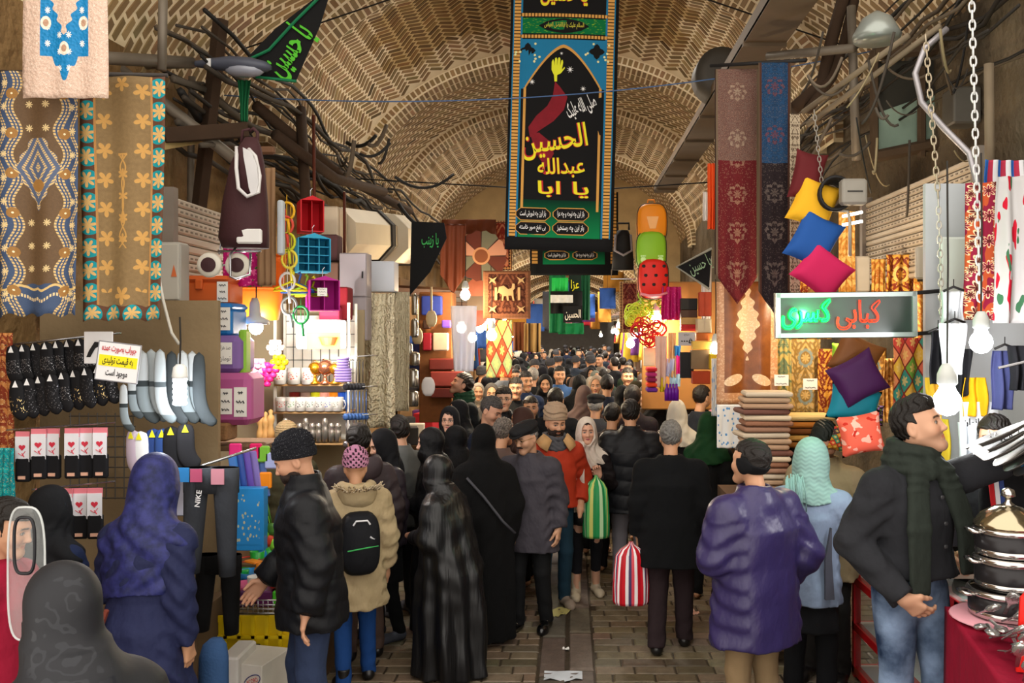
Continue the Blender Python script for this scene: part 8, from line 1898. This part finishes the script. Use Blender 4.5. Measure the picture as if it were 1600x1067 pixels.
# behind, towards the gift stall
def man(px,Y,yaw,H,text,hc='#17110e',coat='#131418',z0=0.0,hat=None,grey=None,quilt=0,**k):
 b=P(px,Y,yaw,H,text,z0,res=.014,face=.0048 if abs(yaw)<100 else .008,**k);b.body(stub=.5);b.hair(hc,grey=grey)
 if hat:b.hat(*hat)
 b.coat(MC(coat,.8),hem=.74,collar=.03,quilt=quilt);b.trousers(MC('#16161a'));fin(b);return b
def woman(px,Y,yaw,H,text,sc='#0f0f12',coat='#141418',ch=False,**k):
 b=P(px,Y,yaw,H,text,sex='f',res=.014,face=.0048 if abs(yaw)<100 else .008,**k);b.body(lips='#9a5050')
 if ch:b.chador(MC(sc,.7,.6),w=.25,dep=.23)
 else:b.cover(MC(sc,.85),chest=1.28);b.coat(MC(coat,.8),hem=.62,flare=.02);b.trousers(MC(BK))
 fin(b);return b
woman(1058,8.7,176,1.64,'woman in pale grey headscarf and black coat seen from behind','#b4aca0','#111114');woman(1106,7.7,152,1.61,'woman in dark green headscarf beside the satin tablecloth','#12381c','#0c0d0e')
man(1094,9.2,128,1.76,'man in dark suit with thin hair turned to the gift stall','#1f1a18','#1b1f28');man(1072,10.2,-8,1.78,'fair young man facing the camera at the gift stall','#4a3420','#2c2c30',skin='#cfa080')
man(988,9.0,175,1.77,'tall man with short dark hair behind the puffer jacket man','#2a2522','#2a2226');woman(1026,9.7,170,1.70,'woman in black scarf and flecked coat seen from behind','#0e0e10','#2a1c12');woman(912,10.2,172,1.69,'woman in brown headscarf with a pink scarf end seen from behind','#54423e','#6a5450')
man(930,9.3,165,1.66,'old man in dark flat cap and grey coat behind the white headscarf','#8a8680','#35353a',0,(M('#1a1a1c',.9),'beret','flat_cap'),'#a8a49e');man(956,8.6,160,1.62,'dark haired man in brown jacket left of the puffer jacket man'.replace('left of','next to'),'#16110e','#2a201e');man(868,9.2,178,1.73,'dark haired man seen from behind over the tan knitted hat','#16110e','#101114')
woman(820,8.2,-95,1.61,'woman with brown scarf slipping off reddish hair beside the flat cap man','#3a2620','#4a3a38');man(829,9.3,5,1.64,'man whose forehead shows above the brown scarfed woman','#1f1814','#26221f');man(806,10.6,2,1.77,'bearded man in black facing the camera under the animal rug','#17110e','#0e0f11');man(820,11.6,25,1.80,'man in blue jacket holding a hand to his face','#16110e','#1c2a48');man(832,13.0,178,1.79,'grey haired man in black jacket walking away in the crowd','#6a6662','#101114',0,None,'#9a9690')
woman(852,12.2,2,1.72,'woman in black chador facing the camera in the middle of the crowd','#0a0a0c',ch=True);man(874,13.4,8,1.80,'man in pale blue jacket facing the camera in the crowd','#16110e','#3a5a8a');woman(933,11.6,-12,1.74,'woman in patterned beige scarf facing the camera in the crowd','#8a7a6a','#121216');man(948,11.2,168,1.77,'man with dark hair and navy jacket near the trolley','#1a1512','#1a2030');woman(992,11.0,60,1.70,'woman in olive scarf turning her face to the gift stall','#3a3220','#4a4638');woman(972,10.6,172,1.66,'woman in black chador seen from behind below the trolley','#08080a',ch=True)
man(980,12.8,5,1.80,'man leaning by the warm bulb past the heart basket','#16110e','#1a1a1e');woman(905,12.4,176,1.70,'woman in black chador seen from behind in the aisle centre','#09090b',ch=True);woman(768,10.9,6,1.68,'woman in grey scarf facing the camera below the yellow bulb','#4a4644','#1a1a1e');man(788,12.6,178,1.92,'man in grey sweater standing on a step with raised arm','#17110e','#5a6068');woman(796,11.3,-20,1.62,'woman in black scarf beside the young man with glasses','#101013');man(1012,10.0,-30,1.72,'man in brown jacket half hidden by the flecked coat','#2a1f18','#3a2c20')
# --- the crowd further down the hall
def model(text,sex,kind,**k):
 b=Body((0,-50,0),0,1.70,sex,res=.024,face=.0105,**k);b.body(legs=True,stub=.4 if sex=='m' else 0)
 if kind=='ch':b.chador(MC('#0b0b0e',.8),w=.26,dep=.24)
 else:
  if sex=='m':b.hair('#16110e')if kind!='hat' else b.hat(MC('#3a3a3e',.95),'beanie','knit_cap')
  else:b.cover(MC('#1a1a20',.85),chest=1.30,res=.016)
  b.coat(MC('#15161a',.8),hem=.74 if sex=='m' else .6);b.trousers(MC('#16161c'))
 return b.root
MODELS=[(model('','m','s',seed=61),'man'),(model('','m','hat',seed=62,fat=1.1),'man in knit cap'),(model('','f','c',seed=63),'woman in headscarf'),(model('','f','ch',seed=64),'woman in chador')]
CC=[('#101115','black'),('#15161b','black'),('#1a2034','navy'),('#3a3a40','grey'),('#3c2c22','brown'),('#101114','black'),('#4a1c22','wine red'),('#2a3a2c','dark green'),('#6a6258','beige'),('#27303e','slate')];SCF=['#0d0d10','#0e0e12','#2a2228','#54443e','#6a7068','#8a8276','#0c0c0e']
rr=random.Random(21);placed=[];tries=0
while len(placed)<125 and tries<9000:
 tries+=1;Y=11.5+30*rr.random()**1.25;X=rr.uniform(-1.85,1.75)
 if any((X-a)**2+((Y-c)*.8)**2<.42**2 for a,c in placed):continue
 if Y<14 and any(abs(o.location.x-X)<.35 and abs(o.location.y-Y)<.45 for o in COL.objects if o.parent is None and o.name.startswith('person')):continue
 placed.append((X,Y));mo,nm=MODELS[rr.choice((0,0,0,1,2,2,3,3))];away=rr.random()<.6;c,cn=rr.choice(CC);mats={'jacket':MC(c,.8),'chador':MC(rr.choice(('#09090b','#0c0c10','#101018')),.8),'headscarf':MC(rr.choice(SCF),.85)}
 zone='just past the near shoppers' if Y<17 else 'under the green flags' if Y<25 else 'in the distant crowd'
 lab=(nm+('' if 'chador' in nm else ' and '+cn+' coat' if 'headscarf' in nm or 'cap' in nm else ' in '+cn+' jacket')).replace('chador','black chador')+(' seen from behind ' if away else ' facing the camera ')+zone
 d=dup(mo,(X,Y,0),radians((180 if away else 0)+rr.uniform(-38,38)),lab,lab,mats,rr.uniform(.93,1.05)*(.95 if 'woman' in nm else 1.02));tag(d,None,'person')
for k,(x,y,c,w,n)in enumerate(((880,1058,'#c8ccd4',.16,'crumpled pale paper lying at the drain'),(873,958,'#b8b070',.14,'yellowish wrapper lying on the drain stones'),(1082,958,'#d8a898',.07,'small pink paper scrap on the pavers'),(884,1016,'#e0dcd8',.03,'white crumb of paper in the drain groove'))):
 Y=FPX*CAMZ/(y-VY);mb=MB().grid(lambda u,v:((u-.5)*w*1.6,(v-.5)*w,.012+.012*sin(u*9+v*5)*cos(v*8)),6,5);tag(mb.build('paper_scrap',M(c,.6),None,((x-VX)*Y/FPX,Y,0),(0,0,k),smooth=True),n,'litter')
for m_,_ in MODELS:
 for o in list(m_.children_recursive)+[m_]:bpy.data.objects.remove(o)
# ================================================================== stalls further down the hall
hang('green_drape',858,425,884,520,16.0,M('#0e6a3c',.7),'green drape hanging far down the hall, beside the black one','drape',wave=.05,nf=2);hang('green_drape',905,428,922,500,15.5,M('#0c4a2c',.7),'dark green drape end nearer than the others','drape',wave=.04);hang('green_drape',872,505,912,522,16.6,M('#127a44',.7),'low green drape under the black flag','drape',wave=.05)
hang('bright_flag',862,434,888,456,15.3,M('#1fae4a',.7),'bright green flag strip above the black flag','flag',wave=.03);hang('black_flag',860,455,910,490,15.2,M('#0c0c0e',.9),'black flag hanging across the green drapes','flag',wave=.03);hang('white_ribbon',860,461,895,473,15.1,M('#c8c8c4',.8),'white ribbon over the black flag','ribbon',wave=.03)
o=hang('black_flag',880,478,910,504,15.0,M('#0d0d0f',.9),'black flag with pale writing low in the hall','flag',wave=.0);mb=MB();write(mb,'الحسین',(0,-.02,-.15),.18,.26,off=.01);mb.build('writing',M('#d8d0c0',.7,0,0),o)
o=hang('black_flag',889,428,908,470,15.4,M('#10201a',.9),'narrow dark flag with yellow writing','flag',wave=.0);mb=MB();write(mb,'عزا',(0,-.02,-.2),.2,.14,off=.01);mb.build('writing',M('#d8d01e',.7,0,0),o)
hang('robe',819,505,845,550,12.4,stripes('brown edged beige',['#b0905a','#b0905a','#3a2a18','#b0905a'],2),'beige robe with dark edging hanging on a rail','robe',wave=.03);hang('robe',802,503,820,548,12.5,M('#6a3a1c',.8),'brown buttoned waistcoat beside the beige robe','waistcoat',wave=.02)
gc=[('#c8c4bc','white'),('#b02a34','red'),('#2a4a8a','blue'),('#d8b43a','yellow'),('#6a3a7a','violet'),('#2f7a5a','green'),('#d88aa0','pink'),('#3a3a40','dark grey'),('#a8742c','ochre'),('#7a2c1c','rust')]
rr=random.Random(31)
for side,nm in((-1,'rug'),(1,'gift')):
 for k in range(10):
  Y=12.2+2.7*k;X=side*2.0;w='far stall' if Y>22 else 'stall past the %s hangings'%nm;gl='on the %s side'%('bedding' if side<0 else 'backpack');oi=('first','second','third','fourth','fifth','sixth','seventh','eighth','ninth','last')[k]
  tag(MB().box((X+side*.25,Y,.45),(.7,2.2,.9)).build('stall_counter',M('#5a4430',.9)),'wooden stall counter, %s of the deep row %s'%(oi,gl),'counter')
  tag(MB().box((X+side*.62,Y,2.0),(.04,2.3,2.3)).build('stall_back_panel',M(rr.choice(('#8a6a44','#a89878','#6a4a30')),.9)),'stall back panel, %s of the deep row %s'%(oi,gl),'board')
  tag(MB().box((X-side*.12,Y,2.86),(1.3,2.3,.03),R=RY(side*radians(-3))).build('awning',M(rr.choice(('#5a5048','#6a4a34','#8a7a60')),.9)),'flat awning, %s of the deep row %s'%(oi,gl),'awning')
  for j in range(6 if k<6 else 3):
   c,cn=rr.choice(gc);h=rr.uniform(.5,.95);wd=rr.uniform(.28,.45);mb=MB().grid(lambda u,v:((u-.5)*wd*(.75+.35*v),.03*sin(u*9+v*3),-v*h),8,8);mb.f=[f[::-1]for f in mb.f]
   tag(mb.build('garment',MC(c,.8),None,(X+side*rr.uniform(-.32,.3),Y-1.0+.38*j,rr.uniform(2.2,2.65)),(0,0,rr.uniform(-.6,.6)),smooth=True,solid=.01),'%s garment hanging in the %s deep stall %s'%(cn,oi,gl),'garment','garments in the %s deep stall %s'%(oi,gl))
  for j in range(5 if k<5 else 2):
   c,cn=rr.choice(gc);s_=rr.uniform(.14,.26);tag(MB().rbox((0,0,s_/2),(s_*1.3,s_,s_),.01,1).build('goods_box',M(c,.5),None,(X+side*rr.uniform(-.05,.4),Y-.95+.45*j,.9),(0,0,rr.uniform(-.4,.4))),'%s goods box on the %s deep counter %s'%(cn,oi,gl),'box','goods on the %s deep counter %s'%(oi,gl))
  for j in range(2 if k<6 else 1):
   p=Vector((X-side*rr.uniform(.35,.75),Y-.6+1.1*j,rr.uniform(2.2,2.5)));bulb(VX+p.x*FPX/p.y,VY-(p.z-CAMZ)*FPX/p.y,p.y,.065,'%s bare bulb in the %s deep stall %s'%('nearer' if j==0 else 'farther',oi,gl),.4,34,(1,.80,.55)if side<0 else(1,.90,.76),26)
for k in range(22):
 Y=rr.uniform(18,44);X=rr.uniform(-1.3,1.3);c,cn=rr.choice(gc);h=rr.uniform(.4,1.1);w=rr.uniform(.3,.8);zt_=rr.uniform(3.0,4.2 if Y<23 else 3.6);mb=MB().grid(lambda u,v:((u-.5)*w,.05*sin(u*7+v*3),-v*h),6,6);mb.f=[f[::-1]for f in mb.f]
 o=mb.build('hanging_cloth',MC(c,.8),None,(X,Y,zt_),smooth=True,solid=.01);MB().tube([(0,0,0),(0,0,(5.9 if Y<23 else 4.45)-zt_)],.003,4).build('cord',BLK,o);tag(o,cn+' cloth hanging high over the distant crowd','cloth',cn+' cloths high over the distant crowd')
